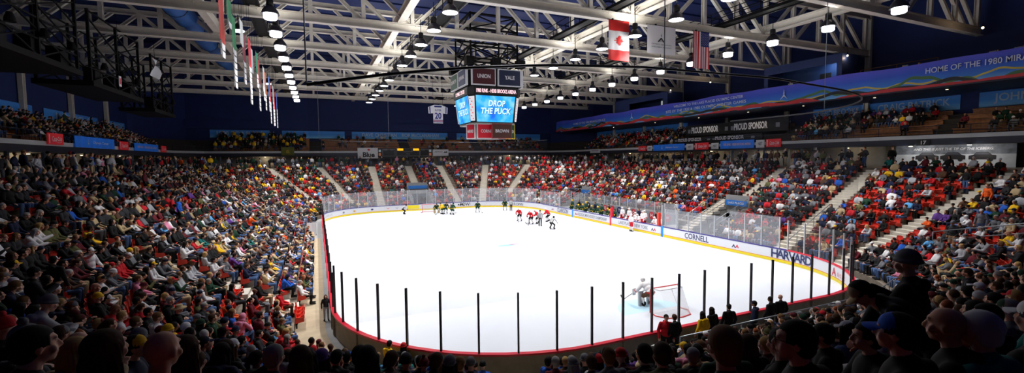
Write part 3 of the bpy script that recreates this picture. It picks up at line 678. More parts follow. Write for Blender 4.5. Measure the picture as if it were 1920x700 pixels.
for o_, x0, x1, z in ((cf, 20.85, 22.9, 18.38), (lf, 24.6, 27.65, 18.43), (uf, 29.5, 31.45, 18.43)): MB().tube([(x0, yF+.06, z), (x1, yF+.06, z)], .03, 6).build('rod', M['black'], o_); MB().box((x0+x1)/2-.6, yF+.0, z, (x0+x1)/2-.5, yF+.14, z+.1).build('clamp', M['black'], o_)
# ------------------------------------------------------------------ jersey banner number twenty
jb = thing('jersey_banner', 'white jersey shaped banner with number 20 hung left of the scoreboard'.replace('left of', 'beside'), 'banner')
yJ = 55.6
jp = [(-.62, 0), (.62, 0), (.62, 1.25), (1.2, 1.2), (1.25, 2.0), (.5, 2.3), (-.5, 2.3), (-1.25, 2.0), (-1.2, 1.2), (-.62, 1.25)]
MB().prism(jp, (14.35, yJ, 12.35), (1, 0, 0), (0, 0, 1), (0, .05, 0)).build('jersey', FWm, jb)
for z0, z1, m in ((.12, .2, FB), (.24, .34, mat('jersey_red', (190, 60, 90), .7)), (.38, .44, FB)): MB().prism([(-.62, z0), (.62, z0), (.62, z1), (-.62, z1)], (14.35, yJ-.012, 12.35), (1, 0, 0), (0, 0, 1), (0, .01, 0)).build('hem_stripe', m, jb)
MB().prism([(-.45, 2.0), (.45, 2.0), (.5, 2.2), (-.5, 2.2)], (14.35, yJ-.012, 12.35), (1, 0, 0), (0, 0, 1), (0, .01, 0)).build('yoke', FB, jb)
for s in (-1, 1): MB().prism([(s*.95, 1.24), (s*1.08, 1.23), (s*1.12, 2.02), (s*.98, 2.08)], (14.35, yJ-.012, 12.35), (1, 0, 0), (0, 0, 1), (0, .01, 0)).build('sleeve_stripe', FB, jb)
text('20', (14.35, yJ, 13.25), (1, 0, 0), (0, 0, 1), 1.05, FB, jb, width=.85, bold=.03, lift=.02); text('SUTER', (14.35, yJ, 13.98), (1, 0, 0), (0, 0, 1), .32, FB, jb, width=.8, bold=.02, lift=.02)
for s in (-.6, .6): MB().tube([(14.35+s, yJ+.02, 14.6), (14.35+s, yJ+.1, 18.5)], .015, 4).build('cable', M['black'], jb)
# ------------------------------------------------------------------ hanging championship banners (seen edge on)
HB = [(25.6, 12.9, (176, 44, 34), 3.4, 2), (27.0, 15.6, (232, 230, 226), 1.4, 0), (28.0, 15.0, (30, 110, 70), 1.6, 1), (30.0, 12.05, (20, 120, 72), 4.2, 6), (32.4, 15.1, (220, 224, 222), 1.6, 0),
      (34.0, 12.9, (126, 34, 54), 3.4, 4), (36.0, 11.8, (206, 34, 50), 4.6, 7), (38.0, 14.4, (214, 214, 220), 1.8, 0), (40.2, 13.6, (30, 134, 96), 2.8, 3), (42.4, 12.0, (188, 30, 44), 4.3, 6),
      (45.2, 13.2, (226, 222, 226), 3.0, 2), (47.6, 12.6, (224, 110, 40), 3.6, 4), (50.0, 12.7, (60, 110, 190), 3.5, 4), (52.4, 11.7, (206, 40, 52), 4.4, 6), (54.6, 11.6, (214, 214, 220), 4.4, 6), (57.0, 11.8, (196, 30, 40), 4.2, 5), (59.2, 11.7, (54, 84, 170), 4.2, 6)]
CN = {176: 'rust red', 232: 'short white', 30: 'green', 20: 'deep green', 220: 'pale grey', 126: 'maroon', 206: 'bright red', 214: 'white', 188: 'crimson', 226: 'cream', 224: 'orange', 60: 'sky blue', 196: 'scarlet', 54: 'royal blue'}
for i, (y, zb, cc, h, nt_) in enumerate(HB):
    t = thing('championship_banner', '%s championship banner hanging edge-on, %s in the row from the camera' % (CN[cc[0]], ['first', 'second', 'third', 'fourth', 'fifth', 'sixth', 'seventh', 'eighth', 'ninth', 'tenth', 'eleventh', 'twelfth', 'thirteenth', 'fourteenth', 'fifteenth', 'sixteenth', 'seventeenth'][i]), 'banner')
    x = -4.05-.1*(i % 2); w = 1.35; m = mat('banner_%d_%d_%d' % cc, cc, .8); zt = zb+h
    hv = .38*nt_ if nt_ else 0
    PW = cloth((x, y, zb), (0, 1, 0), (0, 0, 1), w, h, '', None, None, .03, waves=1.1)
    cloth_patch(PW, m, 'cloth', t, 0, 1, min(.9, hv/h), 1, 8, 10)
    if nt_:
        cloth_patch(PW, M['blk'], 'lower_cloth', t, 0, 1, 0, min(.9, hv/h), 8, 10); tl = MB()
        for r_ in range(nt_):
            for c_ in (.06, .54): 
                a = [PW(c_+dx, (r_*.38+dz)/h)+Vector((.012, 0, 0)) for dx, dz in ((0, .04), (.4, .04), (.4, .34), (0, .34))]; tl.add(a, [(0, 1, 2, 3)])
                a2 = [q-Vector((.024, 0, 0)) for q in a]; tl.add(a2, [(0, 3, 2, 1)])
        tl.build('year_tile', FWm, t, fix=False)
    MB().tube([(x, y-.04, zt), (x, y+w+.04, zt)], .025, 6).build('rod', M['black'], t)
    for s in (.1, w-.1): MB().tube([(x, y+s, zt), (x, y+s, 18.9)], .01, 4).build('cord', M['black'], t)
# ------------------------------------------------------------------ blue air duct
dm_ = mat('blue_duct_fabric', (30, 84, 150), .6, noise=.2, nscale=2, bump=.4)
du = thing('air_duct', 'long blue round air duct running under the roof beside the banners', 'duct')
mb = MB(); pts = [(-9.9, 38+i*1.0, 20.2+.04*math.sin(i)) for i in range(54)]
mb.tube(pts, [.85+.03*math.sin(i*2.1) for i in range(54)], 20); mb.build('duct', dm_, du, True)
for i in range(0, 54, 6): MB().tube([(-9.9+.88*math.cos(a*PI/8), 38+i, 20.2+.88*math.sin(a*PI/8)) for a in range(16)], .035, 6, closed=True).build('hoop', M['dark'], du)
# ------------------------------------------------------------------ dark lighting and speaker platforms by the banner-side wall
def platform(x0, x1, y0, y1, zb, zt, lab):
    t = thing('rigging_platform', lab, 'platform'); MB().box(x0, y0, zb, x1, y1, zb+.35).build('deck', M['black'], t)
    for xx in (x0+.2, x1-.2):
        for yy in (y0+.2, (y0+y1)/2, y1-.2): MB().beam((xx, yy, zb+.3), (xx, yy, zt), .16, .16).build('post', M['black'], t)
    for zz in (zb+1.3, zb+2.5, zt-.1):
        for xx in (x0+.2, x1-.2): MB().beam((xx, y0, zz), (xx, y1, zz), .09, .09).build('rail', M['black'], t)
    for xx in (x0+.2, x1-.2):
        ys = [y0+.2, (y0+y1)/2, y1-.2]
        for i in range(2):
            zz = zb+.3
            while zz < zt-1.4: MB().beam((xx, ys[i], zz), (xx, ys[i+1], zz+1.5), .08, .08).build('brace', M['black'], t); MB().beam((xx, ys[i+1], zz), (xx, ys[i], zz+1.5), .08, .08).build('brace', M['black'], t); zz += 1.5
    for k in range(3):
        yy = y0+(y1-y0)*(k+.5)/3; MB().box(x1-1.0, yy-.5, zb+.35, x1-.3, yy+.5, zb+1.5).build('equipment_case', M['black'], t)
        MB().lathe([(.12, 0), (.22, -.3), (.24, -.5)], (x1+.1, yy, zb+1.9), 12).build('spotlight', M['black'], t)
platform(-18.5, -14.2, 30, 39.5, 13.6, 19.6, 'large black rigging platform nearest the camera above the upper stand')
platform(-17.5, -14.2, 41, 51, 13.2, 18.6, 'black rigging platform with cases, middle of three on the dark wall')
platform(-17, -14.2, 54, 61, 12.7, 18.3, 'smallest black rigging platform with lattice posts by the far columns')
wf = thing('white_reflector', 'crumpled white sheet hanging from a thin rope by the far platform', 'sheet', (-12.9, 50.3, 0))
P_ = [[Vector((-.1+.22*math.sin(3*u_/8*2+v_*.9), -.9+u_*.24*(1-.04*v_), 17.0-v_*.3-.06*u_)) for u_ in range(9)] for v_ in range(6)]
MB().sheet(P_).build('sheet', M['white'], wf, True, fix=False); MB().tube([(-.1, -.2, 17), (-.1, -.2, 18.5)], .02, 5).build('rope', M['black'], wf)
sp = thing('hanging_placard', 'small white and pink placard hanging below the middle rigging platform', 'sign', (-13, 41.9, 0))
MB().box(-.02, -.2, 13.35, .02, .2, 14.1).build('card', M['white'], sp); MB().box(.02, -.13, 13.5, .03, .13, 13.95).build('print', mat('placard_pink', (200, 70, 90), .6), sp); MB().tube([(0, 0, 14.1), (0, 0, 18.6)], .012, 4).build('cord', M['black'], sp)
# ------------------------------------------------------------------ signs on the balcony rails
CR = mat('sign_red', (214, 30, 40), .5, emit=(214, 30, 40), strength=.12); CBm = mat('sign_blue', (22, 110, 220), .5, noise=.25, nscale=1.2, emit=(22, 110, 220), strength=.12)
def rail_sign(x, y0, y1, z0, z1, kind, lab):
    s = 1 if x < 0 else -1; ax = Vector((0, s, 0)); c = Vector((x, (y0+y1)/2, (z0+z1)/2)); W = abs(y1-y0); Hh = z1-z0; nv = Vector((s, 0, 0))
    t = thing('balcony_sign', lab, 'sign'); m = {'red': CR, 'blue': CBm, 'rink': CBm, 'white': M['white']}[kind]
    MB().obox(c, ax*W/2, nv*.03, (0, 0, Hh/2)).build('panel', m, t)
    f = c+nv*.03
    if kind == 'red':
        text('Coca-Cola', f+ax*.12, ax, (0, 0, 1), Hh*.55, M['text_white'], t, width=W*.62, bold=.02, shear=.35)
        MB().obox(f-ax*(W*.4), ax*.06, nv*.008, (0, 0, Hh*.38)).build('printed_bottle', M['text_white'], t)
        sw = [f+ax*(W*(-.24+.58*i/10))+Vector((0, 0, -Hh*.27+.05*math.sin(i*.63)))+nv*.012 for i in range(11)]; MB().tube(sw, .018, 5).build('swash', M['text_white'], t)
    elif kind == 'blue':
        text('Olympic Center', f+ax*W*.12, ax, (0, 0, 1), Hh*.32, M['text_white'], t, width=W*.42)
        o = f-ax*W*.2
        MB().prism([(-.17, -.28), (0, .05), (.17, -.28), (.1, -.2), (0, -.12), (-.1, -.2)], o+nv*.01, ax, (0, 0, 1), nv*.006).build('tower_emblem', M['text_white'], t); MB().prism([(-.03, .05), (0, .34), (.03, .05)], o+nv*.01, ax, (0, 0, 1), nv*.006).build('tower_emblem', M['text_white'], t)
    elif kind == 'rink':
        lm = mat('sign_peach_lettering', (236, 190, 180), .5); text('1980 RINK   HERB BROOKS ARENA', f, ax, (0, 0, 1), Hh*.42, lm, t, width=W*.82, bold=.02)
    else: text('NBT', f, ax, (0, 0, 1), Hh*.5, M['text_navy'], t, width=W*.5)
rail_sign(-19.1, 46.4, 48.75, 9.25, 10.15, 'red', 'red sign with white script, nearest on the banner side balcony')
rail_sign(-19.1, 50.7, 58.9, 9.15, 10.15, 'blue', 'long blue sign with white tower emblem on the banner side balcony')
rail_sign(-19.1, 60.3, 62.7, 9.15, 10.05, 'red', 'small red script sign between two blue signs on the dark balcony')
rail_sign(-19.1, 64.6, 72.9, 9.15, 10.05, 'rink', 'blue sign with peach lettering on the banner side balcony')
rail_sign(-19.1, 74.3, 76.4, 9.15, 10.0, 'red', 'farthest red script sign on the banner side balcony')
rail_sign(49.85, 60.1, 58.2, 8.85, 9.65, 'red', 'smallest red script sign on the press side balcony')
rail_sign(49.85, 57.9, 56.8, 8.85, 9.65, 'white', 'small white sign beside the farthest red script sign')
rail_sign(49.85, 56.5, 49.9, 8.8, 9.75, 'blue', 'blue sign with white tower emblem on the press side balcony')
rail_sign(49.85, 49.5, 48.2, 8.8, 9.65, 'white', 'small white sign beside the middle red script sign')
rail_sign(49.85, 47.9, 45.5, 8.8, 9.75, 'red', 'middle red script sign on the press side balcony')
rail_sign(49.85, 45.0, 43.8, 8.8, 9.65, 'white', 'small white sign before the blue arena name sign')
rail_sign(49.85, 43.5, 38.5, 8.8, 9.85, 'rink', 'blue sign with peach arena name on the press side balcony')
rail_sign(49.85, 38.2, 37.1, 8.8, 9.75, 'white', 'small white sign beside the largest red script sign')
rail_sign(49.85, 36.9, 35.0, 8.85, 9.8, 'red', 'largest red script sign on the press side balcony')
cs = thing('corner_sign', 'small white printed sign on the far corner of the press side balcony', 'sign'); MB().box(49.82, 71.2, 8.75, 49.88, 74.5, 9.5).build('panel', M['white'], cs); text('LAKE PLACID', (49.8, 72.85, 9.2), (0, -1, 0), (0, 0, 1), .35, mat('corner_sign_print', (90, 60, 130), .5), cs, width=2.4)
# black draped press tables in the upper stand
for (x, y0, y1, z0, z1, lab) in ((52.6, 36.0, 52.4, 10.9, 12.5, 'upper black draped press table with white sponsor lettering'), (50.6, 38.0, 53.0, 9.85, 10.65, 'lower black draped press table with white sponsor lettering')):
    t = thing('press_table', lab, 'table'); MB().box(x, y0, z1-.05, x+.8, y1, z1).build('table_top', M['blk'], t); MB().box(x-.03, y0, z0, x, y1, z1).build('drape', mat('black_drape', (20, 20, 24), .8), t)
    L = y1-y0; hh = (z1-z0)
    for q in (.22, .68): text('PROUD SPONSOR', (x-.03, y1-L*q, z0+hh*.52), (0, -1, 0), (0, 0, 1), hh*.75, M['text_white'], t, width=L*.3, bold=.035)
    for q in (.44, .9, .03, .5): MB().box(x-.04, y1-L*q-.5, z0+hh*.3, x-.032, y1-L*q, z0+hh*.65).build('printed_box', M['text_grey'], t)
    for q in (.02, .35, .65, .98): MB().box(x+.6, y0+L*q-.03 if q < .9 else y1-.1, ZD, x+.66, y0+L*q+.03 if q < .9 else y1-.04, z1-.05).build('leg', M['black'], t)
# ------------------------------------------------------------------ blue name banners behind the upper stands
NB = bpy.data.materials.new('name_banner_print'); NB.use_nodes = True; nt = NB.node_tree; b_ = nt.nodes['Principled BSDF']; b_.inputs['Roughness'].default_value = .6
def ramp_print(nt, b_, z0, z1, stops, ribbon=None, axis='Y'):
    tc = nt.nodes.new('ShaderNodeTexCoord'); sx = nt.nodes.new('ShaderNodeSeparateXYZ'); nt.links.new(tc.outputs['Object'], sx.inputs[0])
    mr = nt.nodes.new('ShaderNodeMapRange'); mr.inputs[1].default_value = z0; mr.inputs[2].default_value = z1; nt.links.new(sx.outputs['Z'], mr.inputs[0])
    cr = nt.nodes.new('ShaderNodeValToRGB'); nt.links.new(mr.outputs[0], cr.inputs['Fac']); el = cr.color_ramp.elements
    el[0].position, el[0].color = stops[0][0], (*C(*stops[0][1]), 1); el[1].position, el[1].color = stops[-1][0], (*C(*stops[-1][1]), 1)
    for p_, c_ in stops[1:-1]: e = el.new(p_); e.color = (*C(*c_), 1)
    last = cr.outputs['Color']
    if ribbon:
        for (cc, zc, th, sc_, ph) in ribbon:
            nz = nt.nodes.new('ShaderNodeTexNoise'); nz.noise_dimensions = '1D'; nz.inputs['Scale'].default_value = sc_; nz.inputs['Detail'].default_value = 2
            ad = nt.nodes.new('ShaderNodeMath'); ad.operation = 'ADD'; ad.inputs[1].default_value = ph; nt.links.new(sx.outputs[axis], ad.inputs[0]); nt.links.new(ad.outputs[0], nz.inputs['W'])
            s1 = nt.nodes.new('ShaderNodeMath'); s1.operation = 'MULTIPLY_ADD'; s1.inputs[1].default_value = .9; s1.inputs[2].default_value = zc-.42; nt.links.new(nz.outputs['Fac'], s1.inputs[0])
            s2 = nt.nodes.new('ShaderNodeMath'); s2.operation = 'SUBTRACT'; nt.links.new(mr.outputs[0], s2.inputs[0]); nt.links.new(s1.outputs[0], s2.inputs[1])
            s3 = nt.nodes.new('ShaderNodeMath'); s3.operation = 'ABSOLUTE'; nt.links.new(s2.outputs[0], s3.inputs[0])
            s4 = nt.nodes.new('ShaderNodeMath'); s4.operation = 'LESS_THAN'; s4.inputs[1].default_value = th; nt.links.new(s3.outputs[0], s4.inputs[0])
            mx = nt.nodes.new('ShaderNodeMix'); mx.data_type = 'RGBA'; nt.links.new(s4.outputs[0], mx.inputs[0]); nt.links.new(last, mx.inputs[6]); mx.inputs[7].default_value = (*C(*cc), 1); last = mx.outputs[2]
    nt.links.new(last, b_.inputs['Base Color']); return last
ZN0 = ZD+UN*UZ+.55; ZN1 = ZN0+1.35
ramp_print(nt, b_, ZN0, ZN1, [(0, (120, 190, 236)), (.5, (52, 140, 226)), (1, (70, 150, 236))])
NTX = mat('name_lettering', (170, 196, 222), .6)
def name_banner(side, a0, a1, s, lab):
    t = thing('name_banner', lab, 'banner'); L = a1-a0
    if side == 'l': x = XW0+.06; MB().box(x, a0, ZN0, x+.03, a1, ZN1).build('print', NB, t); (text(s, (x+.03, (a0+a1)/2, ZN0+.75), (0, 1, 0), (0, 0, 1), .95, NTX, t, width=min(L*.8, len(s)*.75), bold=.02) if s else None)
    elif side == 'f': y = YW-.06; MB().box(a0, y-.03, ZN0, a1, y, ZN1).build('print', NB, t); (text(s, ((a0+a1)/2, y-.03, ZN0+.75), (1, 0, 0), (0, 0, 1), .95, NTX, t, width=min(L*.8, len(s)*.75), bold=.02) if s else None)
    else: x = XW1-.06; MB().box(x-.03, a0, ZN0, x, a1, ZN1).build('print', NB, t); (text(s, (x-.03, (a0+a1)/2, ZN0+.75), (0, -1, 0), (0, 0, 1), .95, NTX, t, width=min(L*.8, len(s)*.75), bold=.02) if s else None)
for a in (('l', 44, 58, '', 'blue name strip nearest the camera on the banner side wall'), ('l', 60, 72, 'MARK WELLS', 'blue name strip in the middle of the banner side wall'), ('l', 74, 80.5, 'STEVE JANASZAK', 'farthest blue name strip on the banner side wall'),
          ('f', -16.6, -7.5, '1980 BOB SUTER', 'blue name strip in the far corner nearest the banners'), ('f', -5.5, 5.2, '', 'blue name strip behind the standing gold fans'), ('f', 6.5, 25.5, 'DAVE CHRISTIAN    ROB McCLANAHAN', 'long blue name strip over the hanging game clock'), ('f', 27.5, 40, '', 'short blue name strip behind the scoreboard end'), ('f', 41, 47.4, '', 'blue name strip in the far corner by the press side'),
          ('r', 66, 80.5, '', 'farthest blue name strip on the press side wall'), ('r', 55, 65, '', 'blue name strip before the press tables'), ('r', 29.5, 35, 'HERB BROOKS', 'blue name strip seen through the net'), ('r', 21.5, 29, 'CRAIG PATRICK', 'blue name strip above the wooden benches'), ('r', 10, 20.2, 'JOHN HARRINGTON', 'blue name strip nearest the camera on the press side wall')): name_banner(*a)
# ------------------------------------------------------------------ press balcony with the long printed banner
BX = 48.9
slab = MB(); slab.box(BX+.12, 8, 13.45, XW1, 86.5, 13.75); slab.box(BX+.12, 8, 13.75, BX+.3, 86.5, 15.55); struct(slab.build('floor_press_balcony', M['dark']), 'dark floor slab of the press balcony')
struct(MB().box(BX+.3, 8, 13.75, XW1, 86.5, 14.75).build('floor_press_platform', M['dark']), 'raised floor of the press balcony')
lb = bpy.data.materials.new('press_banner_print'); lb.use_nodes = True; nt = lb.node_tree; b_ = nt.nodes['Principled BSDF']; b_.inputs['Roughness'].default_value = .55
ramp_print(nt, b_, 13.6, 15.8, [(0, (110, 178, 226)), (.25, (44, 120, 206)), (.6, (40, 84, 200)), (1, (84, 80, 204))],
           [((200, 176, 70), .17, .035, .2, 80), ((70, 110, 60), .13, .06, .22, 40), ((24, 24, 30), .05, .07, .13, 120), ((196, 44, 50), .0, .09, .11, 3)])
lbn = thing('press_banner', 'long blue banner with white lettering and coloured ribbons along the press balcony', 'banner')
Pn = []
for j in range(13):
    v_ = j/12; row = []
    for i in range(221):
        y = 8+78.3*i/220; sag = .1*math.sin(y*.62)*math.sin(y*.17); wv = .07*math.sin(y*2.1+2*v_)*(1-v_*.3)+.04*math.sin(y*5.3+v_*3)*(1-v_)
        row.append(Vector((BX-.05+wv*.7, y, 13.55+v_*(2.2+sag)))) 
    Pn.append(row)
MB().sheet(Pn).build('print', lb, lbn, True, fix=False)
LB = mat('banner_lettering', (214, 222, 238), .6)
for s, yc, z, w, h in (('HOME OF THE 1980 MIRACLE ON ICE', 16.75, 14.95, 9.0, .66), ('WELCOME TO THE LAKE PLACID OLYMPIC CENTER', 45.1, 15.2, 11.7, .48), ('SITE OF THE 1932 & 1980 OLYMPIC WINTER GAMES', 45.7, 14.55, 13.7, .52), ('HOME OF THE 1980 MIRACLE ON ICE', 73.5, 14.75, 11.0, .55)):
    text(s, (BX-.2, yc, z), (0, -1, 0), (0, 0, 1), h, LB, lbn, width=w, bold=.012, lift=.0)
for yc in (34.0, 60.5):
    for poly in ([(-.42, -.45), (0, .15), (.42, -.45), (.25, -.3), (0, -.12), (-.25, -.3)], [(-.07, .15), (0, .7), (.07, .15)]): MB().prism(poly, (BX-.2, yc, 14.6), (0, -1, 0), (0, 0, 1), (-.01, 0, 0)).build('tower_emblem', LB, lbn)
# broadcast booth
bt = thing('broadcast_booth', 'navy broadcast booth with a lit window standing on the press balcony', 'booth')
bn = mat('booth_navy', (24, 44, 92), .6)
mb = MB(); mb.box(49.4, 28.4, 14.75, 49.5, 28.9, 18.1); mb.box(49.4, 36.5, 14.75, 49.5, 37, 18.1); mb.box(49.4, 28.9, 17.3, 49.5, 36.5, 18.1); mb.build('front_wall', bn, bt)
MB().box(49.5, 28.4, 14.75, 52.5, 28.5, 18.1).build('side_wall', bn, bt); MB().box(49.5, 36.9, 14.75, 52.5, 37, 18.1).build('side_wall', bn, bt); MB().box(49.4, 28.4, 18.1, 52.5, 37, 18.2).build('roof', bn, bt); MB().box(52.4, 28.5, 14.75, 52.5, 36.9, 18.1).build('back_wall', mat('booth_blue', (40, 70, 120), .6), bt)
MB().box(49.7, 29.0, 15.45, 50.5, 36.4, 15.5).build('desk', M['wood'], bt); MB().box(52.3, 29.2, 15.9, 52.38, 30.4, 17.2).build('notice_board', M['white'], bt); MB().box(52.3, 31.2, 16.3, 52.38, 32.3, 16.9).build('screen', M['blk'], bt)
l = bpy.data.lights.new('booth_light', 'AREA'); l.energy = 60; l.size = 1.0; l.color = C(210, 230, 255); link('booth_light', l, bt, (51.4, 30.8, 18.0))
bt2 = thing('press_cabin', 'small navy press cabin with a bright window at the far half of the balcony', 'booth')
mb = MB(); mb.box(49.4, 53, 14.75, 49.5, 54, 17.7); mb.box(49.4, 62, 14.75, 49.5, 66, 17.7); mb.box(49.4, 54, 16.9, 49.5, 62, 17.7); mb.build('front_wall', bn, bt2); MB().box(49.4, 53, 17.7, 52.5, 66, 17.8).build('roof', bn, bt2); MB().box(52.4, 53, 14.75, 52.5, 66, 17.7).build('back_wall', bn, bt2); MB().box(49.5, 53, 14.75, 52.4, 53.1, 17.7).build('side_wall', bn, bt2); MB().box(49.5, 65.9, 14.75, 52.4, 66, 17.7).build('side_wall', bn, bt2); MB().box(52.25, 54.5, 16.0, 52.35, 57.5, 17.0).build('lit_window', mat('pale_lit_window', (200, 204, 206), .5, emit=(200, 204, 206), strength=.5), bt2)
# press desk edge, rail, downlights
pdk = thing('press_desk', 'long narrow wooden press desk along the top of the blue banner', 'desk'); MB().box(BX+.3, 9, 15.52, BX+.95, 28.2, 15.58).build('desk_top', mat('desk_wood', (130, 100, 64), .5), pdk); MB().box(BX+.3, 37.3, 15.52, BX+.95, 52.8, 15.58).build('desk_top', M['wood'], pdk); MB().box(BX+.3, 9, 14.76, BX+.36, 28.2, 15.52).build('front_panel', M['black'], pdk)
rail_run('press_railing', 'rusty pipe railing behind the press desk', [(51.5, 21.6), (51.5, 27.8)], 14.75, 1.7, 3.1, mat('brown_pipe', (96, 66, 40), .6), .04, rails=(1., .7))
for i, y in enumerate((14, 20.5, 26, 33, 40, 48, 57, 68)):
    t = thing('downlight', 'tiny downlight under the press balcony', 'lamp', (50.6, y, 13.45), group='downlights under the press balcony'); MB().lathe([(.14, 0), (.14, -.05), (.11, -.06)], n=12).build('housing', M['black'], t); MB().lathe([(.11, -.061), (.04, -.08)], n=12).build('lens', CL, t)
    l = bpy.data.lights.new('downlight_light', 'SPOT'); l.energy = 70; l.spot_size = 2.2; l.color = C(255, 236, 206); link('downlight_light', l, t, (0, 0, -.12))
for i, (x, y, z) in enumerate(((50, 18.2, 18.0), (49.9, 28.2, 17.9), (50, 45.5, 18.0), (50, 53.0, 18.0))):
    t = thing('press_lamp', ['small bare lamp above the typing reporters', 'small bare lamp at the corner of the broadcast booth', 'small bare lamp over the welcome lettering', 'small bare lamp on the press cabin corner'][i], 'lamp', (x, y, z)); MB().ell((0, 0, 0), .09, 10, 8).build('bulb', CL, t, True); MB().tube([(0, 0, .08), (0, 0, .35)], .04, 8).build('socket', M['black'], t); MB().tube([(0, 0, .35), (0, 0, 1.0)], .012, 5).build('cord', M['black'], t)
    l = bpy.data.lights.new('press_light', 'POINT'); l.energy = 22; l.color = C(255, 220, 180); l.shadow_soft_size = .1; link('press_light', l, t, (0, 0, -.2))
# reporters' laptops
LAP = mat('silver_laptop', (196, 198, 202), .4, .3)
for i, (y, lab) in enumerate(((12.6, 'open silver laptop before the reporter nearest the camera'), (14.3, 'open silver laptop before the standing reporter'), (15.9, 'open silver laptop before the third reporter'), (17.3, 'open silver laptop before the fourth reporter'), (23.0, 'open silver laptop between two reporters by the railing'))):
    t = thing('laptop', lab, 'laptop', (BX+.62, y, 15.585)); MB().box(-.12, -.2, 0, .14, .2, .02).build('keyboard', LAP, t); MB().obox((-.16, 0, .15), (-.05, 0, .14), (0, .2, 0), (.006, 0, .002)).build('screen_lid', LAP, t)
# ------------------------------------------------------------------ far hanging game clock
gc = thing('game_clock', 'long black game clock board with amber lights on the far balcony', 'scoreboard'); yg = 85.55
MB().box(10.6, yg, ZB-.45, 20.8, yg+.2, 10.0).build('panel', M['blk'], gc)
wp = MB().box(7.0, yg-.02, ZB-.5, 10.55, yg+.2, 10.05).build('white_panel', M['white'], gc); text('Blue', (8.9, yg-.02, 8.75), (1, 0, 0), (0, 0, 1), 1.25, M['blk'], wp, width=2.1, bold=.04)
lf_ = [(8.95+q[0]*.4, 9.62+q[1]*.33) for q in leaf]; MB().prism(lf_, (0, yg-.03, 0), (1, 0, 0), (0, 0, 1), (0, -.01, 0)).build('maple_leaf', FR, wp)
w2 = MB().box(20.9, yg-.02, ZB-.1, 24.0, yg+.2, 9.75).build('white_panel', M['white'], gc); text('LAKE PLACID', (22.0, yg-.02, 9.3), (1, 0, 0), (0, 0, 1), .34, M['blk'], w2, width=1.6); MB().prism([(0, 0), (.25, .3), (.4, .15), (.6, .35), (.8, 0)], (23, yg-.03, 9.1), (1, 0, 0), (0, 0, 1), (0, -.01, 0)).build('peak_emblem', M['blk'], w2)
AMB = mat('amber_lights', (255, 190, 20), emit=(255, 186, 10), strength=1.3)
for x in (14.1, 17.1): MB().box(x, yg-.03, 9.55, x+1.1, yg, 9.95).build('amber_light', AMB, gc)
for x0, x1, z0, z1 in ((11.4, 13.7, 8.5, 9.8), (13.85, 18.3, 8.5, 9.95), (15.3, 16.9, 9.3, 9.95), (18.4, 20.7, 8.5, 9.8)):
    mb = MB()
    for a in ((x0, z0, x1, z0+.05), (x0, z1-.05, x1, z1), (x0, z0, x0+.05, z1), (x1-.05, z0, x1, z1)): mb.box(a[0], yg-.025, a[1], a[2], yg, a[3])
    mb.build('panel_frame', M['ltgrey'], gc)
for s, x, z in (('HOME', 11.9, 9.65), ('GUEST', 13.1, 9.65), ('HOME', 19.0, 9.65), ('GUEST', 20.2, 9.65), ('PERIOD', 16.1, 8.9)): text(s, (x, yg, z), (1, 0, 0), (0, 0, 1), .26, M['text_grey'], gc, width=.7)
for x in (10.9, 20.35): MB().box(x-.2, yg-.03, 9.3, x+.2, yg, 9.7).build('digit_panel', mat('pale_digits', (170, 186, 190), .5, emit=(170, 186, 190), strength=.3), gc); MB().box(x-.2, yg-.03, 8.6, x+.2, yg, 9.1).build('digit_panel', mat('orange_digits', (200, 120, 80), .5, emit=(200, 120, 80), strength=.3), gc)
# yellow-green flag held on the far balcony
gf = thing('supporter_flag', 'olive green and gold flag draped over the far balcony rail', 'flag'); PW = cloth((-5.4, 85.6, 8.75), (1, 0, 0), (0, 0, 1), 2.0, 1.4, '', None, None, .04); cloth_patch(PW, mat('olive_flag', (94, 96, 34), .8), 'cloth', gf, 0, 1, 0, 1); MB().prism([(-.3, -.3), (.3, -.3), (.2, .3), (-.2, .3)], (-4.4, 85.52, 9.4), (1, 0, 0), (0, 0, 1), (0, -.01, 0)).build('gold_emblem', mat('gold_print', (150, 130, 40), .7), gf)
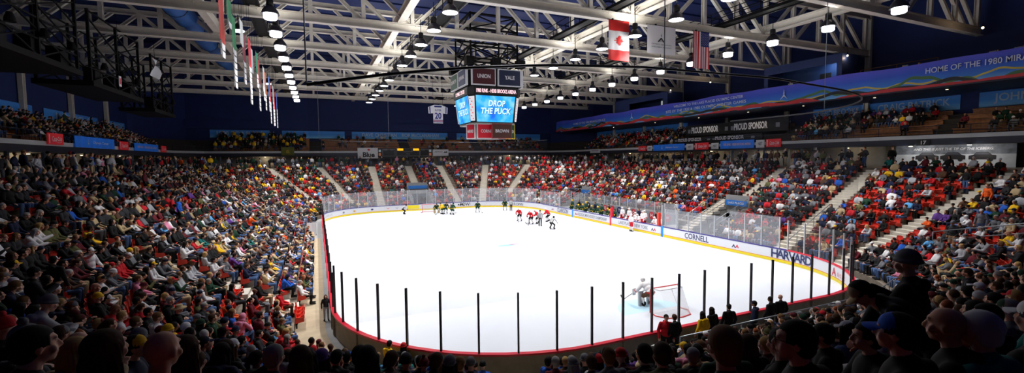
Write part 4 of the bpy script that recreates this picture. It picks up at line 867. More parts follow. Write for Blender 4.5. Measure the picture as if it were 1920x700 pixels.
# ================================================================== RINK BOARDS AND GLASS
def boards(name_lab, pts, capm, glassm, stm, gh, step, skip=None, tall=None):
    """pts: list of (x, y, nx, ny) going along; nx, ny points away from the ice"""
    t = thing('rink_boards', name_lab, 'rink boards'); BH = 1.0
    def strip(prof, m, nm):
        mb = MB(); n = len(prof)
        for (x, y, nx, ny, *_r) in pts: mb.v += [(x+nx*o, y+ny*o, z) for o, z in prof]
        for i in range(len(pts)-1):
            for j in range(n): mb.f.append((i*n+j, i*n+(j+1) % n, (i+1)*n+(j+1) % n, (i+1)*n+j)); mb.m.append(0)
        for e in (0, len(pts)-1): mb.f.append(tuple(e*n+j for j in range(n))); mb.m.append(0)
        return mb.build(nm, m, t)
    strip([(0, .2), (0, .93), (.05, .93), (.05, .2)], M['boardw'], 'board_face'); strip([(-.012, .0), (-.012, .2), (.05, .2), (.05, .0)], M['yellow'], 'kickplate')
    strip([(.05, .02), (.05, .93), (.09, .93), (.09, .02)], M['boardback'], 'board_back'); strip([(-.02, .93), (-.02, 1.0), (.17, 1.0), (.17, .93)], capm, 'cap_rail')
    strip([(-.006, .205), (-.006, .235), (0, .235), (0, .205)], M['red'], 'red_line_strip')
    # battens on the outside
    P = []; acc = 0.; nxt = 0.
    for i in range(len(pts)-1):
        a, b = pts[i], pts[i+1]; L = math.hypot(b[0]-a[0], b[1]-a[1])
        while nxt <= acc+L:
            u_ = (nxt-acc)/L; P.append(tuple(a[q]+(b[q]-a[q])*u_ for q in range(4))); nxt += step
        acc += L
    for (x, y, nx, ny) in P[::2]: MB().obox((x+nx*.13, y+ny*.13, .47), (nx*.04, ny*.04, 0), (-ny*.05, nx*.05, 0), (0, 0, .45)).build('batten', M['boardback'], t)
    for i, (x, y, nx, ny) in enumerate(P):
        h = gh(x, y)
        ok = not (skip and skip(x, y))
        if ok: MB().obox((x+nx*.06, y+ny*.06, 1.0+h/2), (nx*.04, ny*.04, 0), (-ny*.032, nx*.032, 0), (0, 0, h/2)).build('stanchion', stm(x, y), t)
        if i < len(P)-1:
            b = P[i+1]
            if skip and (skip(x, y) or skip(b[0], b[1])): continue
            h2 = max(h, gh(b[0], b[1])); c = Vector(((x+b[0])/2+(nx+b[2])/2*.06, (y+b[1])/2+(ny+b[3])/2*.06, 1.0+h2/2)); d = Vector((b[0]-x, b[1]-y, 0)); L = d.length; d.normalize(); nv = Vector((d.y, -d.x, 0))
            MB().obox(c, d*(L/2-.035), nv*.006, (0, 0, h2/2)).build('glass_pane', glassm, t)
    return t
RP = ring(0, 1.0, 16)
def sect(f): return [p for p in RP if f(p)]
n_ = len(RP); iL = [i for i, p in enumerate(RP) if abs(p[2]+1) < 1e-6 and abs(p[3]) < 1e-6]; iR = [i for i, p in enumerate(RP) if abs(p[2]-1) < 1e-6 and abs(p[3]) < 1e-6]
left = RP[iL[0]:iL[-1]+2]; far = RP[iL[-1]+1:iR[0]+1]; right = RP[iR[0]:iR[-1]+2]; near = RP[iR[-1]+1:]+[RP[0]]
pw, pd_ = M['postw'], M['post']
boards('boards with red cap rail and clear glass along the walkway of the left stand', left, M['red'], M['glass_n'], lambda x, y: pd_, lambda x, y: 1.6, 2.4)
boards('white boards with navy cap rail and tall glass round the far end', far, M['navycap'], M['glass'], lambda x, y: pw, lambda x, y: 2.15, 1.45)
RBd = boards('white boards with team names and players bench opening along the far side', right, M['navycap'], M['glass'], lambda x, y: pw, lambda x, y: 2.3 if y < 25.5 else (1.75 if y < 40 else 2.0), 1.45, skip=lambda x, y: BENCH[0] < y < BENCH[1])
NBd = boards('near boards with magenta cap rail, plywood backs and tall glass on dark posts', near, M['red'], M['glass_n'], lambda x, y: pw if x > 27 else pd_, lambda x, y: 2.12, 1.36)
NBd2 = RBd
# lettering on the boards
def btext(s, y, size, width, m, z=.55, par=RBd): return text(s, (XR-.004, y, z), (0, -1, 0), (0, 0, 1), size, m, par, width=width, bold=.015, lift=.006)
btext('CORNELL', 29.2, .7, 2.7, M['text_navy']); btext('CLARKSON', 52.6, .8, 2.9, M['text_navy']); btext("2022 ECAC MEN'S HOCKEY CHAMPIONSHIP", 45.6, .5, 6.2, M['text_grey']); btext('LAKE PLACID   NEW YORK', 37.9, .5, 4.8, M['text_grey'])
def wave(y, z=.52, s=1.): 
    for dy, m in ((0, M['text_navy']), (.32, M['red'])): MB().prism([(-.22*s, -.14), (-.02, .16), (.14*s, -.1), (.06, -.14), (-.03, 0), (-.12, -.14)], (XR-.004, y-dy, z), (0, -1, 0), (0, 0, 1), (-.006, 0, 0)).build('league_emblem', m, RBd)
for y in (25.3, 34.8, 49.2, 55.5): wave(y)
def curved(s, cx_, cy_, a0, da, size, m, par, z=.52):
    """letters set one by one round a corner of the boards, read from the ice"""
    for i, ch in enumerate(s):
        if ch == ' ': continue
        a = a0-da*(i-(len(s)-1)/2); R = RC-.026; o = Vector((cx_+R*math.cos(a), cy_+R*math.sin(a), z)); ax = Vector((math.sin(a), -math.cos(a), 0)); text(ch, o, ax, (0, 0, 1), size, m, par, bold=.02, lift=.006)
text('HARVARD', (XR-.004, 20.9, .55), (0, -1, 0), (0, 0, 1), .68, M['text_navy'], RBd, width=2.7, bold=.018, lift=.006) if False else None
curved('HARVARD', XR-RC, YN+RC, -.15, .054, .86, M['text_navy'], NBd, .56)
am = mat('red_lettering', (206, 60, 70), .5); curved('A', XR-RC, YN+RC, -.62, .05, .7, am, NBd); curved('ecac', XR-RC, YN+RC, -.74, .04, .5, mat('pink_lettering', (222, 150, 160), .5), NBd)
FBd = None
for o in COL.objects:
    if o.name.startswith('rink_boards') and 'far end' in o['label']: FBd = o
def ftext(s, x, size, width, m, z=.55): text(s, (x, YF-.004, z), (1, 0, 0), (0, 0, 1), size, m, FBd, width=width, bold=.015, lift=.006)
ftext('POWER', 21.9, .75, 2.3, M['blk']); curved('BROWN', XR-RC, YF-RC, .62, .055, .6, M['text_grey'], FBd); 
MB().box(12.4, YF-.012, .3, 14.2, YF-.002, .85).build('yellow_panel', M['yellow'], FBd); ftext('SPONSOR', 13.3, .2, 1.1, M['blk'], .58)
MB().box(18.0, YF-.012, .42, 19.2, YF-.002, .8).build('red_frame_panel', mat('maroon_print', (160, 60, 60), .5), FBd); MB().box(18.08, YF-.016, .47, 19.12, YF-.012, .75).build('white_panel', M['white'], FBd)
for i in range(3): MB().prism([(0, -.12), (.2, .14), (.42, -.12)], (20.3+i*.0+i*.34, YF-.004, .58), (1, 0, 0), (0, 0, 1), (0, -.006, 0)).build('peak_emblem', M['blk'], FBd)
gold = mat('gold_emblem', (190, 150, 60), .5)
curved('chevrolet', XL+RC, YF-RC, 2.05, .028, .22, M['text_grey'], FBd, .6) if False else None
for a, m in ((2.32, M['text_grey']), (2.1, gold), (1.78, M['text_navy'])):
    o = Vector((XL+RC+(RC-.006)*math.cos(a), YF-RC+(RC-.006)*math.sin(a), .55)); ax = Vector((math.sin(a), -math.cos(a), 0)); nv = ax.cross(Vector((0, 0, 1)))
    MB().prism([(-.4, -.06), (-.15, .02), (-.15, .12), (.15, .12), (.15, .02), (.4, -.06), (.15, -.02), (.15, -.12), (-.15, -.12), (-.15, -.04)], o, ax, (0, 0, 1), nv*.006).build('printed_emblem', m, FBd)
for x, m in ((8.6, M['text_navy']), (9.6, M['red']), (10.9, M['text_grey'])): MB().prism([(-.3, .1), (-.1, -.02), (0, -.12), (.1, -.02), (.3, .1), (.1, .04), (0, -.02), (-.1, .04)], (x, YF-.004, .56), (1, 0, 0), (0, 0, 1), (0, -.006, 0)).build('printed_emblem', m, FBd)
curved('LEAGUE', XL+RC, YF-RC, 2.75, .05, .3, M['text_grey'], FBd, .55)
# blue and red line marks on the far side boards
LB_ = mat('blue_line_paint', (24, 140, 226), .5)
for y, m, w, zt, nm in ((33.45, LB_, .3, 1.02, 'blue_line_mark'), (50.0, LB_, .3, 1.02, 'blue_line_mark'), (41.75, M['red'], .26, 1.02, 'red_line_mark')): MB().box(XR-.03, y-w/2, .0, XR+.03, y+w/2, zt).build(nm, m, RBd)
for y, m, h in ((41.75, M['red'], 1.0), (34.1, mat('orange_red_pad', (224, 60, 40), .5), 1.25)): MB().box(XR+.02, y-.13, 1.0, XR+.3, y+.13, 1.0+h).build('post_pad', m, RBd)
# ------------------------------------------------------------------ players benches
bw = thing('bench_wall', 'grey wall with round team badges and glass behind the players benches', 'wall panel'); XB = XR+2.15
MB().box(XB, BENCH[0], 0, XB+.1, BENCH[1], 1.95).build('wall_panel', M['bgrey'], bw)
yy = BENCH[0]
while yy < BENCH[1]-.1:
    MB().box(XB+.02, yy-.04, 1.95, XB+.08, yy+.04, 3.0).build('stanchion', pw, bw); MB().box(XB+.04, yy+.05, 1.95, XB+.052, yy+1.45, 3.0).build('glass_pane', M['glass'], bw); yy += 1.5
for s, y, m in (('H', 37.4, am), ('S', 36.3, mat('steel_blue_print', (70, 100, 140), .5)), ('B', 38.8, am), ('C', 40.4, am), ('RPI', 35.0, am), ('D', 47.6, mat('green_print', (60, 120, 90), .5)), ('Q', 45.8, am), ('U', 44.3, am), ('Y', 43.0, M['text_navy']), ('P', 49.5, M['blk'])):
    MB().lathe([(.42, 0), (.42, .012)], n=20).build('badge', m, bw).matrix_local = Matrix.Translation((XB-.004, y, 1.5)) @ Matrix.Rotation(-PI/2, 4, 'Y')
    text(s, (XB-.012, y, 1.5), (0, -1, 0), (0, 0, 1), .5 if len(s) == 1 else .3, M['text_white'], bw, bold=.03, lift=.006)
for (y0, y1, lab) in ((34.4, 41.3, 'players bench plank behind the white jerseys'), (42.2, 53.0, 'players bench plank behind the dark green jerseys')):
    t = thing('players_bench', lab, 'bench'); MB().box(XR+.95, y0, .75, XR+1.3, y1, .8).build('seat_plank', M['wood'], t)
    for k in range(6): yy = y0+.3+(y1-y0-.6)*k/5; MB().box(XR+1.0, yy-.05, .36, XR+1.25, yy+.05, .75).build('leg', M['black'], t)
struct(MB().box(XR+.1, BENCH[0], 0.0, XB, BENCH[1], .36).build('floor_bench', mat('rubber_floor', (60, 60, 64), .9)), 'dark rubber floor behind the players bench boards')
# end glass of the bench boxes
for y, lab in ((BENCH[0]-.35, 'clear glass end panel of the white team bench'), (BENCH[1]+.35, 'clear glass end panel of the dark green team bench')):
    t = thing('bench_shield', lab, 'glass screen'); MB().box(XR+.15, y-.006, 1.0, XB, y+.006, 3.1).build('glass_pane', M['glass'], t); MB().box(XR+.15, y-.05, 0, XB, y+.05, 1.0).build('panel', M['boardw'], t)
    for x in (XR+.15, XB): MB().box(x-.04, y-.04, 0, x+.04, y+.04, 3.1).build('post', pw, t)
# ------------------------------------------------------------------ goals
netm = clear_mat('goal_net_cord', (240, 240, 244), .22, 0, mesh=14.); RP_ = mat('goal_pipe_red', (206, 60, 62), .4); WP = mat('goal_pipe_white', (226, 226, 232), .4)
def uvquad(P, name, m, par, n=(1, 1)):
    me = bpy.data.meshes.new(name); me.from_pydata([tuple(p) for p in P], [], [tuple(range(len(P)))]); uv = me.uv_layers.new(name='UVMap')
    for i, c in enumerate([(0, 0), (n[0], 0), (n[0], n[1]), (0, n[1])][:len(P)]): uv.data[i].uv = c
    me.materials.append(m); return link(name, me, par)
def goal(x, y, s, lab, back=1.0):
    """mouth on y, net behind towards s"""
    t = thing('hockey_goal', lab, 'goal', (x, y, 0)); w = .915; h = 1.22
    MB().tube([(-w, 0, 0), (-w, 0, h-.05), (-w+.06, 0, h), (w-.06, 0, h), (w, 0, h-.05), (w, 0, 0)], .035, 10).build('post_frame', RP_, t, True)
    b = s*back
    MB().tube([(-w, 0, .03), (-w-.12, b*.5, .03), (-w+.25, b, .03), (0, b*1.12, .03), (w-.25, b, .03), (w+.12, b*.5, .03), (w, 0, .03)], .03, 8).build('base_frame', RP_, t, True)
    MB().tube([(-w+.06, 0, h), (-w+.2, s*.45, h), (w-.2, s*.45, h), (w-.06, 0, h)], .025, 8).build('top_frame', WP, t, True)
    A = [(-w+.2, s*.45, h), (w-.2, s*.45, h)]; B = [(-w+.25, b, .03), (w-.25, b, .03)]
    uvquad([B[0], B[1], A[1], A[0]], 'back_net', netm, t, (1.6, 1.3)); uvquad([(-w, 0, .03), B[0], A[0], (-w+.06, 0, h)], 'side_net', netm, t); uvquad([B[1], (w, 0, .03), (w-.06, 0, h), A[1]], 'side_net', netm, t); uvquad([(-w+.06, 0, h), A[0], A[1], (w-.06, 0, h)], 'top_net', netm, t, (1.7, .5))
    MB().tube([(0, s*.45, h), (0, b*.95, .3)], .012, 6).build('net_cord', WP, t)
    return t
g1 = goal(15.86, 17.05, -1, 'red framed hockey goal behind the near glass', 1.05)
wb = thing('water_bottle', 'blue water bottle standing on top of the near goal net', 'bottle', (16.45, 16.72, 1.235)); MB().lathe([(.05, 0), (.055, .02), (.055, .16), (.04, .2), (.02, .22)], n=14).build('bottle', mat('bottle_blue', (24, 90, 200), .4), wb, True); MB().lathe([(.022, .22), (.022, .25), (.01, .27)], n=10).build('cap', M['white'], wb)
g2 = goal(14.85, 64.3, 1, 'hockey goal at the far end beside the dark green players', .9)
# ------------------------------------------------------------------ safety nets on curved pipes
def net_run(lab, plab, pts, z0, zt, pipe_r):
    t = thing('safety_net', lab, 'net'); me = bpy.data.meshes.new('netting'); V = []; Fc = []; s_ = [0.]
    for i, (x, y) in enumerate(pts):
        if i: s_.append(s_[-1]+math.hypot(x-pts[i-1][0], y-pts[i-1][1]))
        V += [(x, y, z0), (x, y, zt(x, y))]
    for i in range(len(pts)-1): Fc.append((2*i, 2*i+2, 2*i+3, 2*i+1))
    me.from_pydata(V, [], Fc); uv = me.uv_layers.new(name='UVMap'); k = 0
    for i in range(len(pts)-1):
        for (a, b) in ((s_[i], 0), (s_[i+1], 0), (s_[i+1], 7), (s_[i], 7)): uv.data[k].uv = (a/2, b/2); k += 1
    me.materials.append(M['net']); link('netting', me, t)
    MB().tube([(x, y, zt(x, y)) for x, y in pts], pipe_r, 8).build('top_pipe', mat('net_pipe', (40, 42, 46), .4, .5), t, True)
    return t
cn = [(p[0]+p[2]*.12, p[1]+p[3]*.12) for p in RP]
nearpts = [(-.16+22.3*i/24, YN-.14) for i in range(25)]+[(XR-RC+(RC+.14)*math.sin(t), YN+RC-(RC+.14)*math.cos(t)) for t in [PI/2*i/14 for i in range(1, 15)]]+[(XR+.14, 24), (XR+.14, 26)]
def ztn(x, y):
    P_ = [(-.2, 9.72), (1.6, 10.08), (4, 10.46), (7, 10.78), (11, 11.0), (18, 11.05), (24, 10.75), (31, 10.6)]
    for (a, za), (b, zb) in zip(P_, P_[1:]):
        if x <= b: return za+(zb-za)*(max(x, a)-a)/(b-a)
    return P_[-1][1]
nn_ = net_run('fine dark safety net above the near glass on a long curved pipe', '', nearpts, 3.1, ztn, .045)
for (x, y) in ((-.16, YN-.14), (12.0, YN-.14), (XR-.4, 18.4)): MB().tube([(x, y, ztn(x, y)), (x, y, 18.6)], .02, 5).build('hanger_wire', M['grey'], nn_)
farpts = [cn[i] for i in range(iL[-1]-1, iR[0]+3)]
fn_ = net_run('fine dark safety net above the far end glass', '', farpts, 3.15, lambda x, y: 10.45, .04)
for (x, y) in ((XL-.1, 60), (10, YF+.12), (22, YF+.12)): MB().tube([(x, y, 10.45), (x, y, 18.6)], .015, 5).build('hanger_wire', M['grey'], fn_)
# ------------------------------------------------------------------ railings in the near stand
def pipe_rail(lab, A, B, h, n, k=2, m=M['grey'], r=.03, name='handrail'):
    A, B = Vector(A), Vector(B); t = thing(name, lab, 'railing')
    for i in range(k): MB().tube([A+Vector((0, 0, h*(1-.45*i))), B+Vector((0, 0, h*(1-.45*i)))], r, 8).build('rail', m, t, True)
    for i in range(n+1): p = A+(B-A)*(i/n); MB().tube([p, p+Vector((0, 0, h))], r*.85, 8).build('post', m, t, True)
    return t
pipe_rail('grey pipe railing between the near spectators and the walkway by the goal', (11.4, YN-D0-.02, Z0), (22.0, YN-D0-.02, Z0), 1.05, 7, 2)
c0 = (XR-RC, YN+RC); R_ = RC+D0+.02
for i, (a0, a1, lab) in enumerate(((-1.5, -1.12, 'grey pipe railing at the corner where the near stand turns'), )): pipe_rail(lab, (c0[0]+R_*math.cos(a0), c0[1]+R_*math.sin(a0), Z0), (c0[0]+R_*math.cos(a1), c0[1]+R_*math.sin(a1), Z0), 1.05, 4, 2)
R2 = RC+D0+4*DR
pipe_rail('double grey pipe railing crossing the corner stand behind the standing coats', (c0[0]+R2*math.cos(-.62), c0[1]+R2*math.sin(-.62), rowz(4)), (c0[0]+(R2+3.6)*math.cos(-.96), c0[1]+(R2+3.6)*math.sin(-.96), rowz(8)), 1.1, 4, 3)
for (y, lab) in ((33.5, 'slim grey handrail on the pale aisle beside the side tunnel'), (22.15, 'slim grey handrail on the pale aisle nearest the corner glass')): pipe_rail(lab, (XR+D0+.3, y, Z0), (XR+D0+5.2, y, rowz(6)), .95, 5, 1)

wp_ = thing('white_board', 'plain white board standing by the tunnel rail in the lower left stand', 'board', (XL-1.2, 50.2, 0)); MB().obox((0, 0, .72), (.45, .1, 0), (-.006, .028, 0), (0, 0, .62)).build('panel', M['white'], wp_)
for s in (-.4, .4): MB().box(s-.03, s*.2-.03, 0, s+.03, s*.2+.03, .12).build('foot', M['black'], wp_)
# ================================================================== PEOPLE: shapes
rng = np.random.default_rng(7); random.seed(7)
def remesh(mb, vox, name, smooth=2, dec=None):
    me = mb.mesh(name+'_src', []); o = bpy.data.objects.new('tmp', me); COL.objects.link(o)
    md = o.modifiers.new('r', 'REMESH'); md.mode = 'VOXEL'; md.voxel_size = vox
    if smooth: sm = o.modifiers.new('s', 'SMOOTH'); sm.iterations = smooth; sm.factor = .5
    if dec:
        d = o.modifiers.new('d', 'DECIMATE'); dg = bpy.context.evaluated_depsgraph_get(); n = len(o.evaluated_get(dg).data.polygons)*2; d.ratio = min(1, dec/max(n, 1))
    dg = bpy.context.evaluated_depsgraph_get(); dg.update(); out = bpy.data.meshes.new_from_object(o.evaluated_get(dg)); out.name = name
    bpy.data.objects.remove(o); bpy.data.meshes.remove(me)
    out.polygons.foreach_set('use_smooth', [True]*len(out.polygons)); return out
def decim(me, ratio):
    o = bpy.data.objects.new('tmp', me); COL.objects.link(o); d = o.modifiers.new('d', 'DECIMATE'); d.ratio = ratio; dg = bpy.context.evaluated_depsgraph_get(); dg.update(); out = bpy.data.meshes.new_from_object(o.evaluated_get(dg)); out.name = me.name; bpy.data.objects.remove(o); return out
V3 = Vector
def pose(n):
    """joint positions, seat or floor at z = 0, facing +y"""
    s = not n.startswith('stand') and n not in ('skate', 'bend', 'crouch')
    J = {}
    if s:
        lean = {'lap': 0., 'lean': .16, 'phone': .03, 'clap': .06, 'point': .02, 'back': -.06}[n]
        J.update(pel=V3((0, -.02, .5)), ch=V3((0, -.06+lean*.7, .88-lean*.25)), nk=V3((0, -.05+lean, 1.05-lean*.35)), hd=V3((0, .0+lean*1.35, 1.215-lean*.6)), tilt=lean*1.6)
        for k in (-1, 1):
            J['hp', k] = V3((k*.1, .02, .48)); J['kn', k] = V3((k*.14, .44, .52)); J['an', k] = V3((k*.14, .4, .1)); J['to', k] = V3((k*.15, .56, .05))
    else:
        J.update(pel=V3((0, 0, .95)), ch=V3((0, -.02, 1.28)), nk=V3((0, -.01, 1.47)), hd=V3((0, .03, 1.635)), tilt=0.)
        for k in (-1, 1): J['hp', k] = V3((k*.1, 0, .92)); J['kn', k] = V3((k*.11, .03, .5)); J['an', k] = V3((k*.12, -.02, .09)); J['to', k] = V3((k*.14, .14, .05))
        if n == 'bend': J.update(ch=V3((0, .24, 1.2)), nk=V3((0, .42, 1.3)), hd=V3((0, .56, 1.36)), tilt=.9)
        if n in ('skate', 'crouch'):
            f = 1.0 if n == 'skate' else 1.5
            J.update(pel=V3((0, -.16*f, .88-.14*(f-1)*2)), ch=V3((0, .06, 1.18-.16*(f-1)*2)), nk=V3((0, .2, 1.32-.2*(f-1)*2)), hd=V3((0, .3, 1.46-.24*(f-1)*2)), tilt=.25)
            for k in (-1, 1): J['hp', k] = J['pel']+V3((k*.11, 0, -.03)); J['kn', k] = V3((k*.2, .14, .52-.06*(f-1)*2)); J['an', k] = V3((k*.24, -.06, .16)); J['to', k] = V3((k*.26, .12, .1))
    d = (J['nk']-J['ch']).normalized()
    for k in (-1, 1): J['sh', k] = J['nk']-d*.075+V3((k*.185, -.01, 0))
    arm = {'lap': ((.25, .05, .7), (.11, .29, .62)), 'lean': ((.22, .3, .66), (.06, .47, .7)), 'phone': ((.24, .14, .74), (.1, .33, .9)), 'clap': ((.27, .12, .74), (.05, .34, .84)), 'point': ((.25, .05, .7), (.11, .29, .62)), 'back': ((.3, -.02, .72), (.24, .24, .6)),
           'stand': ((.27, -.04, 1.14), (.27, .08, .88)), 'stand_pockets': ((.3, -.08, 1.14), (.2, .1, .95)), 'stand_phone': ((.27, .1, 1.16), (.1, .33, 1.3)), 'stand_point': ((.27, -.04, 1.14), (.27, .08, .88)), 'bend': ((.26, .42, 1.02), (.12, .56, .88)), 'skate': ((.36, .22, 1.02), (.2, .46, .9)), 'crouch': ((.4, .24, .82), (.34, .5, .62))}[n]
    for k in (-1, 1): J['el', k] = V3((arm[0][0]*k, arm[0][1], arm[0][2])); J['wr', k] = V3((arm[1][0]*k, arm[1][1], arm[1][2]))
    if n == 'phone': J['el', -1] = V3((-.25, .05, .7)); J['wr', -1] = V3((-.11, .29, .62))
    if n in ('point', 'stand_point'): z = 1.0 if n == 'point' else 1.42; J['el', 1] = V3((.3, .2, z+.02)); J['wr', 1] = V3((.34, .42, z+.16))
    return J
def head_mb(mb, c, R):
    A = lambda x, y, z: c+R @ V3((x, y, z))
    mb.ell(A(0, -.012, .025), (.076, .096, .092), 16, 12, 0, R); mb.ell(A(0, .022, -.035), (.06, .07, .075), 14, 10, 0, R); mb.ell(A(0, .055, -.088), (.028, .026, .022), 10, 8, 0, R)
    mb.cap(A(0, .082, .022), A(0, .104, -.022), .009, .015, 8); mb.ell(A(0, .1, -.026), (.019, .012, .011), 8, 6, 0, R)
    mb.ell(A(0, .076, .038), (.056, .016, .012), 10, 6, 0, R); mb.ell(A(0, .083, -.058), (.027, .011, .008), 8, 6, 0, R); mb.ell(A(0, .081, -.069), (.022, .011, .007), 8, 6, 0, R)
    for k in (-1, 1): mb.ell(A(k*.077, -.008, -.005), (.011, .022, .034), 8, 8, 0, R); mb.ell(A(k*.045, .06, -.03), (.022, .022, .026), 8, 6, 0, R)
def hand_mb(mb, w, d, k, curl=.5):
    d = d.normalized(); side = d.cross(V3((0, 0, 1))); side = (side if side.length > .1 else V3((1, 0, 0))).normalized(); up = side.cross(d)
    mb.ell(w+d*.045, (.036, .05, .018), 10, 8, 0, Matrix((side, d, up)).transposed())
    for i, l in enumerate((.058, .068, .064, .05)):
        b = w+d*.085+side*(i-1.5)*.019; m_ = b+d*l*.55-up*l*.2*curl; e = m_+d*l*.4-up*l*.5*curl; mb.cap(b, m_, .0095, .0088, 6); mb.cap(m_, e, .0088, .0075, 6)
    b = w+d*.03+side*(-.034*k); mb.cap(b, b+d*.03-side*.022*k, .012, .0105, 6); mb.cap(b+d*.03-side*.022*k, b+d*.058-side*.026*k-up*.012, .0105, .0085, 6)
def limbs(mb, J, ra, rl, arms=True, legs=True):
    for k in (-1, 1):
        if arms: mb.cap(J['sh', k], J['el', k], ra[0], ra[1]); mb.cap(J['el', k], J['wr', k], ra[1], ra[2])
        if legs: mb.cap(J['hp', k], J['kn', k], rl[0], rl[1]); mb.cap(J['kn', k], J['an', k], rl[1], rl[2])
def torso(mb, J, w, dp, sc=1.):
    p, c, n = J['pel'], J['ch'], J['nk']; d = (n-c).normalized(); x = V3((1, 0, 0)); R = Matrix((x, d.cross(x)*-1 if False else (d.cross(x)).normalized(), d)).transposed()
    mb.ell(c, (w, dp, .2*sc), 14, 10, 0, R); m_ = (p+c)/2; d2 = (c-p).normalized(); R2 = Matrix((x, d2.cross(x).normalized(), d2)).transposed(); mb.ell(m_, (w*.9, dp*1.02, .2*sc), 14, 10, 0, R2); mb.ell(p+d2*.03, (w*.88, dp*1.05, .14), 14, 10, 0, R2)
    for k in (-1, 1): mb.cap(n-d*.05, J['sh', k], .06*sc, .068*sc)
def headR(J): return Matrix.Rotation(-J['tilt'], 3, 'X')
BODY2 = {}
BODY, JACK, TROU, SHOE, POS = {}, {}, {}, {}, {}
POSES = ['lap', 'lean', 'phone', 'clap', 'point', 'back', 'stand', 'stand_pockets', 'stand_phone', 'bend', 'skate', 'crouch']
SKIN0 = mat('skin_base', (206, 156, 130), .6); EYE_M = mat('eye_dark', (30, 22, 20), .3); LIP = mat('lip', (168, 92, 84), .5)
def body_mb(J, hands=True):
    mb = MB(); R = headR(J); head_mb(mb, J['hd'], R); mb.cap(J['nk']-V3((0, 0, .04)), J['hd']+R @ V3((0, -.02, -.05)), .058, .052)
    torso(mb, J, .15, .095, .95); limbs(mb, J, (.046, .036, .026), (.07, .05, .036))
    for k in (-1, 1):
        if hands: hand_mb(mb, J['wr', k], J['wr', k]-J['el', k], k)
        else: mb.ell(J['wr', k]+(J['wr', k]-J['el', k]).normalized()*.06, .042, 8, 6)
        mb.cap(J['an', k]+V3((0, -.03, -.03)), J['to', k], .035, .03)
    return mb
def jacket_mb(J, hood=True):
    mb = MB(); torso(mb, J, .2, .14); limbs(mb, J, (.076, .062, .048), None, legs=False); d = (J['nk']-J['ch']).normalized()
    mb.cap(J['nk']-d*.05, J['nk']+d*.0, .085, .075)
    for k in (-1, 1): mb.cap(J['el', k]+(J['wr', k]-J['el', k])*.55, J['wr', k]-(J['wr', k]-J['el', k]).normalized()*.01, .05, .046)
    if hood: mb.ell(J['nk']+V3((0, -.1, -.03)), (.11, .06, .075), 12, 8)
    return mb
def trouser_mb(J):
    mb = MB(); limbs(mb, J, None, (.095, .072, .058), arms=False); mb.ell(J['pel']-V3((0, 0, .02)), (.175, .135, .12), 12, 8); return mb
def shoe_mb(J):
    mb = MB()
    for k in (-1, 1): a, t_ = J['an', k], J['to', k]; mb.cap(a+V3((0, -.05, -.045)), t_+V3((0, .04, -.005)), .046, .042); mb.cap(a+V3((0, -.01, .02)), a+V3((0, 0, -.04)), .052, .052)
    return mb
for n in POSES:
    J = POS[n] = pose(n); R = headR(J)
    b = remesh(body_mb(J), .0085, 'person_body', 2)
    for m in (SKIN0, EYE_M, LIP): b.materials.append(m)
    co = np.empty(len(b.polygons)*3); b.polygons.foreach_get('center', co); co = co.reshape(-1, 3); Ri = np.array(R.transposed()); lc = (co-np.array(J['hd'])) @ Ri.T; mi = np.zeros(len(co), int)
    for k in (-1, 1): mi[np.linalg.norm((lc-[k*.03, .083, .018])/[1.5, 1, .8], axis=1) < .0115] = 1
    mi[(np.abs(lc[:, 0]) < .024) & (np.abs(lc[:, 2]+.063) < .011) & (lc[:, 1] > .075)] = 2; b.polygons.foreach_set('material_index', mi); BODY[n] = b; BODY2[n] = decim(b, .3)
    JACK[n] = remesh(jacket_mb(J), .016, 'jacket', 3); TROU[n] = remesh(trouser_mb(J), .016, 'trousers', 3); SHOE[n] = remesh(shoe_mb(J), .014, 'shoes', 2)
def cut(me, f):
    bm = bmesh.new(); bm.from_mesh(me); bmesh.ops.delete(bm, geom=[v for v in bm.verts if f(v.co)], context='VERTS'); bm.to_mesh(me); bm.free(); return me
def strands(me, amp, fr):
    for v in me.vertices: c = v.co; a = math.atan2(c.x, -c.y); k = amp*math.sin(a*fr+3*math.sin(c.z*9))*(1 if c.z < .06 else .5); r_ = math.hypot(c.x, c.y)+1e-6; c.x += c.x/r_*k; c.y += c.y/r_*k
    return me
# hair and headgear: origin at the head centre, face towards +y
GEAR = {}
def g_short():
    mb = MB(); mb.ell((0, -.022, .038), (.092, .107, .098), 18, 12); mb.ell((0, -.054, -.02), (.08, .066, .074), 14, 10); me = remesh(mb, .011, 'hair', 2); return strands(cut(me, lambda c: c.y > .05 and c.z < .07 or c.y > .015 and c.z < .0), .002, 22)
def g_long():
    mb = MB(); mb.ell((0, -.022, .035), (.094, .106, .096), 18, 12); mb.ell((0, -.07, -.1), (.1, .065, .14), 14, 10); mb.ell((0, -.09, -.23), (.1, .05, .12), 14, 10)
    for k in (-1, 1): mb.cap((k*.082, 0, .03), (k*.1, -.02, -.2), .03, .034); mb.cap((k*.1, -.03, -.2), (k*.07, -.06, -.32), .034, .015)
    me = remesh(mb, .012, 'hair', 2); return strands(cut(me, lambda c: c.y > .055 and c.z < .066), .005, 26)
def g_tail():
    mb = MB(); mb.ell((0, -.02, .034), (.087, .102, .092), 18, 12); mb.ell((0, -.05, -.02), (.074, .06, .066), 14, 10); mb.cap((0, -.11, .05), (0, -.16, -.02), .03, .036); mb.cap((0, -.16, -.02), (0, -.14, -.16), .036, .014)
    me = remesh(mb, .011, 'hair', 2); return strands(cut(me, lambda c: c.y > .05 and c.z < .07 or c.y > .02 and c.z < .0 and abs(c.x) > .03), .003, 24)
